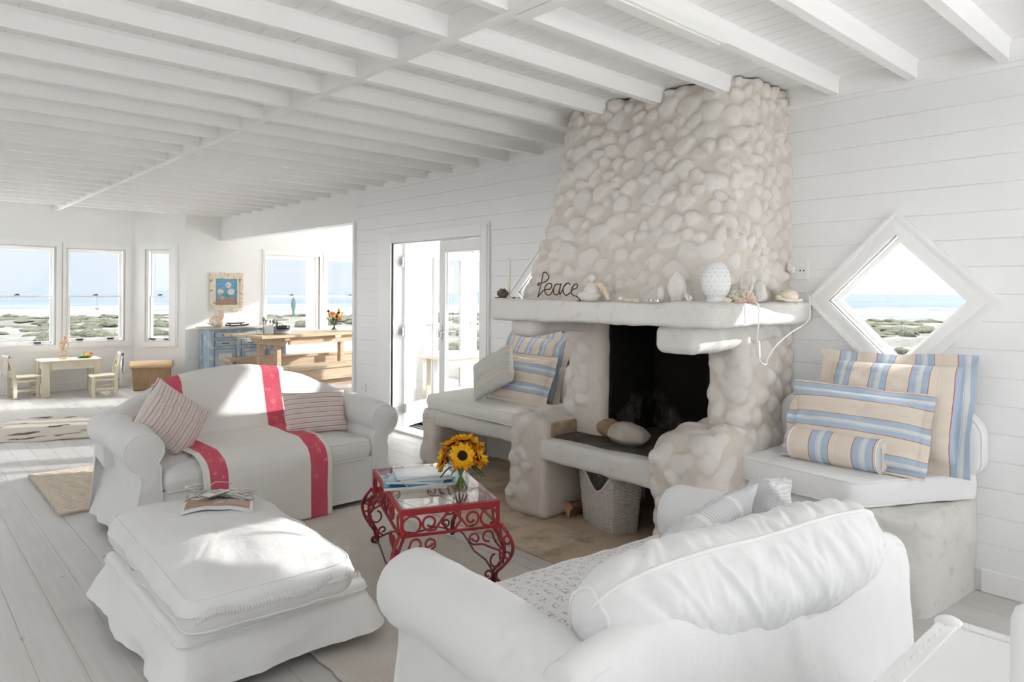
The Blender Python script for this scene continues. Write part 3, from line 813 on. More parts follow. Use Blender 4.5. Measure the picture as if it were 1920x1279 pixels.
mb = MB(); mb.box(6.42, 6.66, 13.16, 13.40, -.9, -.0); mb.build('plinth', MAT['trim_paint'], t, bevel=.01)
# ================================================================== stone fireplace
def round_poly(poly, radii, step=.02):
    """rounded polygon as a dense open polyline (closed shape)"""
    n = len(poly); out = []
    for i in range(n):
        p, a, b = Vector(poly[i]), Vector(poly[i - 1]), Vector(poly[(i + 1) % n])
        r = radii[i] if hasattr(radii, '__len__') else radii
        da, db = (a - p), (b - p); la, lb = da.length, db.length; da.normalize(); db.normalize()
        ang = da.angle(db)
        if r <= 1e-4 or ang > 3.1: out.append(p); continue
        d = min(r / math.tan(ang / 2), la * .49, lb * .49); rr = d * math.tan(ang / 2)
        c = p + (da + db).normalized() * (rr / math.sin(ang / 2))
        s, e_ = p + da * d, p + db * d
        a0 = math.atan2(s.y - c.y, s.x - c.x); a1 = math.atan2(e_.y - c.y, e_.x - c.x)
        dd = (a1 - a0 + PI) % (2 * PI) - PI
        m = max(3, int(abs(dd) * rr / step) + 2)
        for k in range(m): out.append(c + Vector((math.cos(a0 + dd * k / (m - 1)), math.sin(a0 + dd * k / (m - 1)))) * rr)
    return out
def resample(pts, n, closed=True):
    P = np.array([tuple(p) for p in pts], float)
    if closed: P = np.vstack([P, P[:1]])
    d = np.r_[0, np.cumsum(np.linalg.norm(np.diff(P, axis=0), axis=1))]
    t = np.linspace(0, d[-1], n, endpoint=not closed)
    return np.stack([np.interp(t, d, P[:, k]) for k in range(P.shape[1])], -1)
def normals_grid(P):
    du = np.gradient(P, axis=0); dv = np.gradient(P, axis=1)
    Nn = np.cross(du, dv); return Nn / (np.linalg.norm(Nn, axis=-1, keepdims=True) + 1e-9)
def stone_field(P, Nn, count, ar, h, seed, gap=1.0, mask=None):
    """cobbles half sunk in the masonry: returns displacement and a stone mask"""
    rng = np.random.default_rng(seed); P = P.reshape(-1, 3); Nn = Nn.reshape(-1, 3)
    disp = np.zeros(len(P)); tone = np.zeros(len(P)); cs = []
    cand = np.arange(len(P)) if mask is None else np.where(mask)[0]
    tries = 0
    while len(cs) < count and tries < count * 60:
        tries += 1
        i = cand[rng.integers(len(cand))]; a = rng.uniform(*ar); b = a * rng.uniform(.58, .98)
        c, nn = P[i], Nn[i]
        if any(np.linalg.norm(c - q[0]) < gap * .82 * (math.sqrt(a * b) + math.sqrt(q[1] * q[2])) for q in cs): continue
        up = np.array([0, 0, 1.0]); t1 = np.cross(up, nn)
        if np.linalg.norm(t1) < .2: t1 = np.cross(np.array([1.0, 0, 0]), nn)
        t1 /= np.linalg.norm(t1); t2 = np.cross(nn, t1)
        th = rng.normal(.3, .8)
        e1 = t1 * math.cos(th) + t2 * math.sin(th); e2 = -t1 * math.sin(th) + t2 * math.cos(th)
        cs.append((c, a, b)); hh = h * rng.uniform(.65, 1.25); tn = rng.uniform(.55, 1.0)
        d = P - c; near = np.abs(d).max(1) < a * 1.6
        d = d[near]; x = d @ e1; y = d @ e2; zz = d @ nn
        y = y * (1 + .25 * x / a)
        pw = rng.uniform(2.0, 2.9)
        q = (np.abs(x / a) ** pw + np.abs(y / b) ** pw)
        fac = np.clip(1 - q, 0, 1) ** .42
        ok = (Nn[near] @ nn > .1) & (np.abs(zz) < .1)
        v = np.where(ok, hh * fac, 0)
        skirt = np.where(ok, np.clip(1.7 - q, 0, 1) * .008, 0)      # mortar swells round each stone
        idx = np.where(near)[0]
        tone[idx] = np.where(v > disp[idx], tn * np.clip(fac * 1.5, 0, 1), tone[idx])
        disp[idx] = np.maximum(disp[idx], np.maximum(v, skirt))
    return disp, tone
def rbox(x0, x1, y0, y1, z0, z1, r, res):
    """dense rounded box: verts, outward normals, faces (welded)"""
    c = np.array([(x0 + x1) / 2, (y0 + y1) / 2, (z0 + z1) / 2]); h = np.array([(x1 - x0) / 2, (y1 - y0) / 2, (z1 - z0) / 2])
    r = min(r, h.min() * .98); Vs = []; Fs = []; n = 0
    for ax in range(3):
        a, b = (ax + 1) % 3, (ax + 2) % 3
        na, nb = max(4, int(2 * h[a] / res) + 1), max(4, int(2 * h[b] / res) + 1)
        A, B = np.meshgrid(np.linspace(-h[a], h[a], na), np.linspace(-h[b], h[b], nb), indexing='ij')
        for sg in (-1, 1):
            p = np.zeros((na, nb, 3)); p[..., ax] = sg * h[ax]; p[..., a] = A; p[..., b] = B
            idx = np.arange(na * nb).reshape(na, nb) + n
            q = np.stack([idx[:-1, :-1], idx[1:, :-1], idx[1:, 1:], idx[:-1, 1:]], -1).reshape(-1, 4)
            Fs.append(q if sg > 0 else q[:, ::-1]); Vs.append(p.reshape(-1, 3)); n += na * nb
    V = np.concatenate(Vs); F = np.concatenate(Fs)
    _, i0, inv = np.unique(np.round(V, 5), axis=0, return_index=True, return_inverse=True)
    V = V[i0]; F = inv.reshape(-1)[F]
    inner = np.clip(V, -(h - r), h - r); d = V - inner; L = np.linalg.norm(d, axis=1, keepdims=True)
    Nn = d / np.maximum(L, 1e-9)
    return inner + Nn * r + c, Nn, F
def stone_block(name, ext, r, count, parent, ar=(.05, .085), h=.03, seed=1, res=.011, lump=.012, mask=None, warp=None, mat='masonry', label=None, gap=1.0, tone0=0):
    P, Nn, F = rbox(*ext, r, res)
    P0 = P.copy()
    if warp: P = warp(P)
    ds = fbm(P, 4, 3, seed) * lump; tone = np.zeros(len(P)) + tone0
    for ci, (cn, mk) in enumerate(count if isinstance(count, list) else ([(count, mask)] if count else [])):
        d2, tone2 = stone_field(P, Nn, cn, ar, h, seed + ci * 5, gap, None if mk is None else mk(P, Nn))
        ds = ds + d2; tone = np.maximum(tone, tone2)
    mb = MB(); mb.add(P + Nn * ds[:, None], F, tone=tone)
    o = mb.build(name, MAT[mat], parent, angle=180, normals=False)
    if label: o['label'] = label
    return o

fp = thing('stone_fireplace', 'whitewashed cobblestone fireplace with plaster mantel, raised hearth and side benches', 'fireplace', (3.7, 2.6, 0))
# chimney breast: tapered, rounded, covered in cobbles
bot = [(4.12, 3.27), (2.955, 3.235), (3.12, 1.985), (4.12, 1.995)]
topp = [(4.12, 3.29), (3.47, 3.265), (3.60, 2.03), (4.12, 2.03)]
nU, nV = 330, 150
ob = resample(round_poly(bot, [0.001, .09, .30, 0.001]) + [], 800, True); ot = resample(round_poly(topp, [0.001, .12, .20, 0.001]), 800, True)
def open_from_wall(pl):
    i = int(np.argmax(pl[:, 0] * 10 + pl[:, 1])); return np.roll(pl, -i, axis=0)
def three_sides(poly, rad):
    pl = np.array([tuple(p) for p in round_poly(poly, rad)])
    i = int(np.argmax(pl[:, 0] * 10 + pl[:, 1])); pl = np.roll(pl, -i, axis=0)
    return resample(pl, nU, False)
b3, t3 = three_sides(bot, [0.001, .09, .30, 0.001]), three_sides(topp, [0.001, .12, .20, 0.001])
if b3[5, 0] > b3[0, 0] - .001: pass
vv = np.linspace(0, 1, nV); ease = vv ** .88
P = np.zeros((nU, nV, 3))
for k in range(2): P[..., k] = b3[:, None, k] * (1 - ease) + t3[:, None, k] * ease
P[..., 2] = 1.42 + (2.715 - 1.42) * vv
Nn = normals_grid(P)
if Nn[nU // 2, nV // 2, 0] > 0: Nn = -Nn
P = P + Nn * (fbm(P, 2.2, 2, 3) * .022)[..., None]
P = P + Nn * (fbm(P, 9, 3, 13) * .007)[..., None]
ds, tone = stone_field(P, Nn, 340, (.036, .080), .027, 11, 1.12)
P = P + Nn * ds.reshape(nU, nV, 1)
mb = MB(); mb.grid(P, tone=tone)
mb.build('chimney_breast', MAT['masonry'], fp, angle=180, normals=False)
# mantel shelf
def slab(name, poly, radii, z0, z1, parent, mat, r=.03, lump=.006, seed=0, n=260, dz=None, label=None):
    ol = resample(round_poly(poly, radii), n, True)
    d = np.roll(ol, -1, 0) - np.roll(ol, 1, 0); nr = np.stack([d[:, 1], -d[:, 0]], -1); nr /= np.linalg.norm(nr, axis=1, keepdims=True)
    cen = ol.mean(0)
    if np.mean(np.sum(nr * (ol - cen), 1)) < 0: nr = -nr
    prof = [(None, z0, .0)]
    prof = []
    for f in (0.02, .5, .8): prof.append((f, 0, z0))
    for k in range(5):
        a = -PI / 2 + PI / 2 * k / 4; prof.append((1, r - r * math.cos(a), z0 + r + r * math.sin(a)))
    for k in range(1, 6): prof.append((1, 0, z0 + r + (z1 - z0 - 2 * r) * k / 6))
    for k in range(5):
        a = PI / 2 * k / 4; prof.append((1, r - r * math.cos(a), z1 - r + r * math.sin(a)))
    for f in (.8, .5, .02): prof.append((f, 0, z1))
    G = np.zeros((n, len(prof), 3))
    for j, (f, ins, z) in enumerate(prof):
        q = (ol - nr * ins)
        if f < 1: q = cen + (ol - nr * r - cen) * f
        G[:, j, :2] = q; G[:, j, 2] = z
    if dz is not None: G[..., 2] += dz(G)
    Nn = normals_grid(np.concatenate([G, G[:1]], 0))[:n]
    if np.mean(Nn[:, 10, :2] * nr) < 0: Nn = -Nn
    G = G + Nn * (fbm(G, 5, 3, seed) * lump)[..., None]
    mb = MB(); mb.grid(G, wrapu=True)
    o = mb.build(name, MAT[mat], parent, angle=180)
    if label: o['label'] = label
    return o
mant = slab('mantel_shelf', [(4.11, 1.865), (2.985, 1.815), (2.80, 3.33), (4.11, 3.42)], [.02, .07, .09, .02], 1.312, 1.436, fp, 'plaster', .028, .009, 2,
            dz=lambda G: np.clip((G[..., 1] - 2.4) / .9, 0, 1) * .006)
# brackets under the mantel
def bracket(ext, seed, rise, name='corbel'):
    def warp(P):
        P = P.copy(); t = np.clip((P[:, 0] - ext[0]) / (ext[1] - ext[0]), 0, 1); low = np.clip((ext[5] - P[:, 2]) / (ext[5] - ext[4]), 0, 1)
        P[:, 2] += low * rise * t ** 1.5; return P
    return stone_block(name, ext, .055, 7, fp, (.05, .08), .016, seed, .012, .010, warp=warp, mat='plaster')
bracket((3.04, 4.08, 1.97, 2.24, 1.165, 1.325), 5, .07)
bracket((2.93, 3.60, 3.06, 3.25, 1.215, 1.33), 6, .02)
# jambs
front = lambda P, Nn: (Nn[:, 0] < -.3) | (Nn[:, 1] < -.3)
stone_block('jamb', (3.50, 4.10, 1.985, 2.20, .40, 1.33), .05, [(14, lambda P, Nn: (Nn[:, 0] < -.5) & (P[:, 1] < 2.15)), (40, lambda P, Nn: Nn[:, 1] < -.5)], fp, (.045, .078), .020, 21, .011, .014)
stone_block('jamb', (3.50, 4.10, 2.975, 3.30, .40, 1.33), .05, [(9, lambda P, Nn: (Nn[:, 0] < -.6) & (P[:, 1] > 3.12) & (P[:, 1] < 3.24) & (P[:, 2] > .7)), (20, lambda P, Nn: Nn[:, 1] > .5)], fp, (.045, .068), .026, 23, .011, .014)
# firebox
N = Nodes('soot'); v = N.coord(); sp = N.n('ShaderNodeSeparateXYZ'); N.l(v, sp.inputs[0])
br = N.n('ShaderNodeTexBrick'); N.l(N.coord('Object', None, (0, PI / 2, .0)), br.inputs[0]); br.inputs['Scale'].default_value = 1
br.inputs['Brick Width'].default_value = .2; br.inputs['Row Height'].default_value = .07; br.inputs['Mortar Size'].default_value = .006
br.inputs['Color1'].default_value = (.10, .085, .075, 1); br.inputs['Color2'].default_value = (.16, .13, .115, 1); br.inputs['Mortar'].default_value = (.22, .19, .17, 1)
burn = N.math('ADD', N.noise(v, 3.5, 5, .65), N.math('MULTIPLY', sp.outputs[2], .55))
c = N.mixc(N.rng(burn, .62, .86), br.outputs[0], (.012, .010, .009))
N.set(c, .9, .15); N.bump(N.noise(v, 40, 4), .3, .006); MAT['soot'] = N.m
mb = MB(); mb.box(4.03, 4.09, 2.15, 3.02, -.02, 1.45); mb.build('firebox_back', MAT['soot'], fp, smooth=False)
for y0, y1 in ((2.195, 2.23), (2.945, 2.98)):
    mb = MB(); mb.box(3.565, 4.04, y0, y1, .40, 1.40); mb.build('firebox_side', MAT['soot'], fp, smooth=False)
# raised hearth slab, its soot-darkened floor, low walls
stone_block('hearth_slab', (3.19, 4.06, 2.24, 3.30, .388, .535), .03, 0, fp, seed=31, res=.02, lump=.008, mat='plaster')
simple('ash_floor', (.10, .088, .078), .9, .1, var=.35, vs_=9, bump=.3, bs=30)
mb = MB(); mb.box(3.285, 4.04, 2.32, 3.21, .50, .546); mb.build('hearth_floor', MAT['ash_floor'], fp, smooth=False, bevel=.008)
def warpL(P):
    P = P.copy(); t = np.clip(P[:, 2] / .66, 0, 1)
    P[:, 1] += np.where(P[:, 1] < 3.36, (1 - t) * -.01, (1 - t) * .02 + np.sin(P[:, 2] * 11) * .012)
    back = np.clip((P[:, 0] - 3.5) / .6, 0, 1); P[:, 2] += back * .06 * (P[:, 2] > .5); return P
stone_block('hearth_wall', (3.185, 4.06, 3.205, 3.53, 0.0, .655), .05, [(9, lambda P, Nn: (Nn[:, 0] < -.6) & (P[:, 1] > 3.35) & (P[:, 1] < 3.49) & (P[:, 2] > .12)), (16, lambda P, Nn: (Nn[:, 1] > .6) & (P[:, 2] > .1)), (8, lambda P, Nn: (Nn[:, 2] > .8) & (P[:, 1] > 3.38))], fp, (.046, .070), .020, 33, .010, .014, warp=warpL)
def warpR(P):
    P = P.copy(); t = np.clip((P[:, 0] - 3.15) / .9, 0, 1)
    P[:, 2] += (P[:, 2] > .35) * (.06 * np.sin(t * 3) - .05 * np.clip(.12 - t, 0, .12) / .12); return P
stone_block('hearth_wall', (3.15, 4.06, 1.97, 2.35, 0.0, .685), .10, [(16, lambda P, Nn: (P[:, 2] > .12) & (P[:, 0] < 3.35)), (16, lambda P, Nn: (Nn[:, 2] > .4)), (14, lambda P, Nn: (Nn[:, 1] < -.4) & (P[:, 2] > .3))], fp, (.042, .075), .018, 36, .011, .018, warp=warpR)
simple('fire_clay', (.36, .27, .19), .9, .1, var=.3, vs_=10, bump=.35, bs=40)
mb = MB(); mb.box(3.26, 3.60, 3.188, 3.225, .53, .63); mb.build('hearth_lining', MAT['fire_clay'], fp, bevel=.01)
# benches
def bench(name, poly, z0, z1, seed, count, rad):
    ol = resample(round_poly(poly, rad), 320, True); nz_ = 46
    d = np.roll(ol, -1, 0) - np.roll(ol, 1, 0); nr = np.stack([d[:, 1], -d[:, 0]], -1); nr /= np.linalg.norm(nr, axis=1, keepdims=True)
    cen = ol.mean(0)
    if np.mean(np.sum(nr * (ol - cen), 1)) < 0: nr = -nr
    r = .04; prof = [(1, 0, z0 + (z1 - r - z0) * k / 34) for k in range(35)] + [(1, r - r * math.cos(PI / 2 * k / 5), z1 - r + r * math.sin(PI / 2 * k / 5)) for k in range(1, 6)] + [(.85, 0, z1), (.5, 0, z1), (.02, 0, z1)]
    G = np.zeros((320, len(prof), 3))
    for j, (f, ins, z) in enumerate(prof):
        q = ol - nr * ins if f == 1 else cen + (ol - nr * r - cen) * f
        G[:, j, :2] = q; G[:, j, 2] = z
    Nn = np.zeros_like(G); Nn[..., :2] = nr[:, None, :]; Nn[:, 36:, :] = Nn[:, 36:, :] * .4 + np.array([0, 0, .9])
    ds, tone = stone_field(G[:, :36], Nn[:, :36], count, (.05, .10), .016, seed, 1.2, (G[:, :36, 2] > .2).ravel())
    D = fbm(G, 3.5, 3, seed) * .014; D[:, :36] += ds.reshape(320, 36); T = np.zeros(G.shape[:2]); T[:, :36] = tone.reshape(320, 36) * .7
    mb = MB(); mb.grid(G + Nn * D[..., None], wrapu=True, tone=T)
    return mb.build(name, MAT['plaster'], fp, angle=180)
bench('bench', [(4.10, 1.02), (3.53, 1.075), (3.43, 1.36), (3.50, 2.05), (4.10, 2.05)], 0, .47, 41, 26, [.02, .09, .2, .02, .02])
stone_block('bench', (3.50, 4.10, 3.45, 5.02, .355, .478), .04, 3, fp, (.05, .08), .012, 43, .018, .012, mat='plaster', mask=lambda P, Nn: P[:, 1] > 4.9)
stone_block('bench_leg', (3.50, 4.10, 4.80, 5.03, 0.0, .46), .05, 8, fp, (.05, .075), .022, 45, .012, .02, mask=lambda P, Nn: Nn[:, 1] > .2,
            warp=lambda P: P + np.stack([0 * P[:, 0], np.where(P[:, 1] < 4.9, -.05 * np.clip((P[:, 2] - .2) / .26, 0, 1), np.sin(P[:, 2] * 14 + 1) * .018), 0 * P[:, 0]], -1))

# ================================================================== soft furnishing helpers
def slab_cushion(name, poly, rad, z0, z1, parent, mat, puff=.02, r=None, seed=0, wr=.004, n=220, piping=True, dz=None, label=None, pipe_r=.0055, wr_scale=9, local=False):
    h = z1 - z0; r = r or h * .42
    ol = resample(round_poly(poly, rad), n, True)
    d = np.roll(ol, -1, 0) - np.roll(ol, 1, 0); nr = np.stack([d[:, 1], -d[:, 0]], -1); nr /= np.linalg.norm(nr, axis=1, keepdims=True)
    cen = ol.mean(0)
    if np.mean(np.sum(nr * (ol - cen), 1)) < 0: nr = -nr
    prof = []
    fs = (0.0004, .2, .4, .6, .75, .88, .96)
    for f in fs: prof.append((f, 0, z0 - puff * .3 * (1 - f ** 3)))
    for k in range(7):
        a = -PI / 2 + PI / 2 * k / 6; prof.append((1, r - r * math.cos(a), z0 + r + r * math.sin(a)))
    for k in range(1, 4): prof.append((1, -.004 * math.sin(PI * k / 4), z0 + r + (h - 2 * r) * k / 4))
    for k in range(7):
        a = PI / 2 * k / 6; prof.append((1, r - r * math.cos(a), z1 - r + r * math.sin(a)))
    for f in fs[::-1]: prof.append((f, 0, z1 + puff * (1 - f ** 3)))
    G = np.zeros((n, len(prof), 3))
    for j, (f, ins, z) in enumerate(prof):
        q = (ol - nr * ins) if f == 1 else cen + (ol - nr * r - cen) * f
        G[:, j, :2] = q; G[:, j, 2] = z
    if dz is not None: G[..., 2] += dz(G)
    Nn = normals_grid(np.concatenate([G, G[:1]], 0))[:n]
    if np.mean(Nn[:, 12, :2] * nr) < 0: Nn = -Nn
    G = G + Nn * (fbm(G, wr_scale, 3, seed) * wr)[..., None]
    uv = np.stack([(G[..., 0] - ol[:, 0].min()) / np.ptp(ol[:, 0]), (G[..., 1] - ol[:, 1].min()) / np.ptp(ol[:, 1])], -1)
    mb = MB(); mb.grid(G, wrapu=True, uv=uv)
    o = mb.build(name, mat, parent, angle=180, local=local)
    if label: o['label'] = label
    if piping:
        j1 = len(fs) + 7 + 3 + 3; mb = MB()
        j0 = len(fs) + 3
        mb.tube(G[:, j1] + Nn[:, j1] * .002, pipe_r, 6, True); mb.tube(G[:, j0] + Nn[:, j0] * .002, pipe_r, 6, True)
        mb.build('piping', MAT['piping_white'], o, angle=180, local=(local or parent is None)) if parent is None else mb.build('piping', MAT['piping_white'], o, angle=180, local=local)
    return o
def pillow(name, label, cat, mat, c, ex, ey, w, h, t, flange=0, pinch=.07, seed=0, wr=.006, N_=41, sag=0, group=None, power=2.4, pipe=False, bend=0):
    """cushion standing with width axis ex, height axis ey; puffed along ex x ey"""
    ex, ey = Vector(ex).normalized(), Vector(ey); ey = (ey - ex * ey.dot(ex)).normalized(); nz = ex.cross(ey)
    U, V = np.meshgrid(np.linspace(-1, 1, N_), np.linspace(-1, 1, N_), indexing='ij')
    x = w / 2 * U * (1 - pinch * (1 - V ** 2)); y = h / 2 * V * (1 - pinch * (1 - U ** 2))
    th = t / 2 * np.clip((1 - np.abs(U) ** power) * (1 - np.abs(V) ** power), 0, 1) ** .5
    th = th * (1 + .25 * sag * -V)
    R = np.array([ex, ey, nz]).T; cc = np.array(c)
    q = np.stack([U * 1.7, V * 1.7, 0 * U], -1)
    fold = fbm(q, 1.6, 3, seed) * wr + np.abs(vnoise(q * np.array([1, 3, 1]), 2.2, seed + 3)) * wr * .8
    by = bend * (1 - U ** 2)
    mb = MB(); uv = np.stack([(x / w + .5), (y / h + .5)], -1)
    for sg in (1, -1):
        L = np.stack([x, y, sg * (th + fold * (th > 0) * np.clip(th / (t * .2), 0, 1)) + by], -1)
        mb.grid((L.reshape(-1, 3) @ R.T + cc).reshape(N_, N_, 3), uv=uv)
    if flange:
        # flat flap all round, gently waved
        M_ = 160; k = np.linspace(0, 4, M_, endpoint=False)
        bx = np.where(k < 1, -1 + 2 * k, np.where(k < 2, 1, np.where(k < 3, 1 - 2 * (k - 2), -1)))
        byy = np.where(k < 1, -1, np.where(k < 2, -1 + 2 * (k - 1), np.where(k < 3, 1, 1 - 2 * (k - 3))))
        G = np.zeros((M_, 4, 3)); UVf = np.zeros((M_, 4, 2))
        for j, f in enumerate((0, .35, .7, 1)):
            X_ = bx * (w / 2 * (1 - pinch * (1 - byy ** 2)) + flange * f); Y_ = byy * (h / 2 * (1 - pinch * (1 - bx ** 2)) + flange * f)
            G[:, j, 0] = X_; G[:, j, 1] = Y_; G[:, j, 2] = np.sin(k * 7 + seed) * .012 * f + fbm(np.stack([bx, byy, 0 * bx], -1), 3, 2, seed) * .016 * f + bend * (1 - np.clip(bx, -1, 1) ** 2)
            UVf[:, j, 0] = X_ / w + .5; UVf[:, j, 1] = Y_ / h + .5
        mb.grid((G.reshape(-1, 3) @ R.T + cc).reshape(M_, 4, 3), wrapu=True, uv=UVf)
    o = mb.build(name, mat, None, weld=True, angle=180)
    tag(o, label, cat, group)
    return o
# ================================================================== sofas (front towards local -y)
def make_sofa(name, label, loc, rz, W, D, arm_h, arm_r, back, seat_z, seat_f, fab, group, seed, feet=True, seat_cover=None, seat_y1=None):
    t = thing(name, label, 'sofa', loc, rz, group)
    fabm = MAT[fab]; hw, hd = W / 2, D / 2
    # rolled arms
    for sg in (-1, 1):
        r = arm_r; cxr = hw - r * .92; cz = arm_h - r; sec = []
        inner = hw - .21
        pts = [(hw - .045, .045), (hw - .06, .18), (hw - .075, .32), (hw - .075, cz - r * .9)]
        a0 = -1.15
        for k in range(15):
            a = a0 + (PI + .75 - a0) * k / 14
            pts.append((cxr + r * math.cos(a), cz + r * math.sin(a)))
        pts += [(inner - .0, cz - r * .9), (inner + .005, .30), (inner + .005, .05)]
        s2 = resample([Vector((x, 0, z)) for x, z in pts], 64, False)[:, [0, 2]]
        cen = np.array([hw - .10, .42])
        ysl = [-hd, -hd + .004, -hd + .016, -hd + .035] + list(np.linspace(-hd + .07, hd - .10, 34)) + [hd - .07, hd - .05]
        G = np.zeros((64, len(ysl), 3))
        for j, y in enumerate(ysl):
            ins = {0: .030, 1: .016, 2: .005}.get(j, 0)
            dv = s2 - cen; L = np.linalg.norm(dv, axis=1, keepdims=True)
            q = s2 - dv / L * ins
            tt = (y + hd) / D
            G[:, j, 0] = sg * (q[:, 0] + (.0 if q is None else 0)); G[:, j, 1] = y
            G[:, j, 2] = q[:, 1] + np.where(q[:, 1] > .4, .015 * math.sin(tt * PI), 0)
            flare = np.clip((.22 - q[:, 1]) / .2, 0, 1) * (q[:, 0] > hw - .12)
            G[:, j, 0] += sg * flare * (.012 + .014 * math.sin(y * 23 + seed) + .03 * tt ** 6)
        Nn = normals_grid(G)
        if np.mean(Nn[10:20, 10:20, 2]) < 0: Nn = -Nn
        G = G + Nn * (fbm(G, 7, 3, seed + sg) * .0065 + np.abs(vnoise(G * np.array([1, 3.2, 1.0]) + G[..., [2, 2, 2]] * .6, 5, seed)) * .004)[..., None]
        mb = MB(); mb.grid(G)
        mb.add(G[:, 0], [tuple(range(64))]); mb.add(G[:, -1], [tuple(range(64))])
        arm = mb.build('arm', fabm, t, angle=60, local=True, weld=True)
        mb = MB(); mb.tube([tuple(p) for p in (G[2:62, 1] * np.array([1, 1, 1]) + np.array([0, -.002, 0]))], .0055, 6)
        mb.build('piping', MAT['piping_white'], arm, angle=180, local=True)
    # back with its own top profile
    nx = 70; xs = np.linspace(-hw + .035, hw - .035, nx); G = []
    for x in xs:
        ht = back['h'](x / hw); yf = back['y0']; lean = back['lean']; R_ = back['r']
        pts = [(yf - .02, seat_z - .06)]
        ztop = ht - R_
        pts += [(yf + lean * max(0, (z - seat_z)), z) for z in np.linspace(seat_z, max(ztop, seat_z + .02), 8)]
        yc_ = yf + lean * max(0, ztop - seat_z) + R_
        for k in range(1, 10):
            a = PI - PI * k / 9; pts.append((yc_ + R_ * math.cos(a), max(ztop, seat_z + .02) + R_ * math.sin(a)))
        yb = yc_ + R_
        pts += [(yb + (hd - yb) * f, ztop + (.05 - ztop) * f) for f in (.15, .35, .6, .85, 1.0)]
        G.append(resample([Vector((x, y, z)) for y, z in pts], 60, False))
    G = np.array(G); Nn = normals_grid(G)
    if np.mean(Nn[20:50, 8:16, 1]) > 0: Nn = -Nn
    cap_ = True
    G = G + Nn * (fbm(G, 5, 3, seed + 9) * .009 + vnoise(G * np.array([2.4, .6, 1]), 6, seed + 4) * .005)[..., None]
    mb = MB(); mb.grid(G)
    for e_ in (0, -1):
        q = G[e_].copy(); q[:, 0] += (.012 if e_ else -.012); c_ = q.mean(0); ring = np.stack([G[e_], G[e_] * .5 + q * .5, q * .96 + c_ * .04, q * .5 + c_ * .5, q * .02 + c_ * .98], 0); mb.grid(ring)
    mb.build('backrest', fabm, t, angle=180, local=True, weld=True)
    # front panel and skirts
    iw = hw - .20
    nx = 60; xs = np.linspace(-iw, iw, nx); zs = np.array([.335, .30, .24, .16, .09, .045])
    Xg, Zg = np.meshgrid(xs, zs, indexing='ij'); Yg = -hd + .018 - .010 * np.clip((.3 - Zg) / .25, 0, 1) + vnoise(np.stack([Xg, 0 * Xg, Zg * .3], -1), 6, seed) * .005 * np.clip((.3 - Zg) / .2, 0, 1)
    mb = MB(); mb.grid(np.stack([Xg, Yg, Zg], -1)); mb.box(-iw, iw, -hd + .03, hd - .1, .06, .325)
    mb.build('base', fabm, t, angle=60, local=True)
    # seat cushion
    y1 = back['y0'] + .02 if seat_y1 is None else seat_y1
    slab_cushion('seat_cushion', [(-iw + .004, -hd - .012), (iw - .004, -hd - .012), (iw - .004, y1), (-iw + .004, y1)], [.05, .05, .03, .03], .315, seat_z, t, seat_cover or fabm, puff=.03, r=.055, seed=seed, wr=.006, local=True)
    if feet:
        for sx in (-1, 1):
            for sy in (-1, 1):
                mb = MB(); mb.lathe([(.024, 0), (.030, .06)], 12, (sx * (hw - .11), sy * (hd - .10), 0)); mb.build('foot', MAT['pine_pale'], t, local=True)
    return t
far_h = lambda u: .665 + .268 * max(0, 1 - abs(u) ** 2.2)
far_back = dict(h=far_h, y0=.115, lean=.30, r=.06)
FX, FY = 1.88, 4.725
sofa_far = make_sofa('sofa', 'white slipcovered camelback sofa draped with a red bordered throw', (FX, FY, 0), 0, 1.76, .95, .70, .112, far_back, .465, None, 'slipcover', 'white sofas', 3)

# throw with two red woven bands over back and seat
N = Nodes('throw_cloth'); uv = N.coord('UV'); sp = N.n('ShaderNodeSeparateXYZ'); N.l(uv, sp.inputs[0])
band = N.ramp(sp.outputs[0], [(0, (0, 0, 0)), (.045, (1, 1, 1)), (.175, (0, 0, 0)), (.81, (1, 1, 1)), (.955, (0, 0, 0))], True)
vor = N.n('ShaderNodeTexVoronoi'); N.l(N.coord('UV', (14, 26, 1)), vor.inputs[0]); vor.inputs['Scale'].default_value = 1.0
mot = N.math('ADD', N.rng(vor.outputs['Distance'], .28, .34, 1, 0), N.rng(N.noise(N.coord('UV', (60, 120, 1)), 1, 3), .52, .56, 0, 1))
red = N.mixc(N.math('MULTIPLY', N.rng(mot, .9, 1.6), .45), (.62, .10, .15), (.83, .45, .47))
red = N.mixc(N.rng(N.noise(N.coord('UV', (5, 9, 1)), 1, 3), .35, .65, 0, .3), red, (.70, .20, .25))
bw = N.n('ShaderNodeRGBToBW'); N.l(band, bw.inputs[0])
N.set(N.mixc(bw.outputs[0], (.81, .795, .77), red), .9, .15)
N.bump(N.noise(N.coord(), 14, 4), .25, .012); MAT['throw'] = N.m
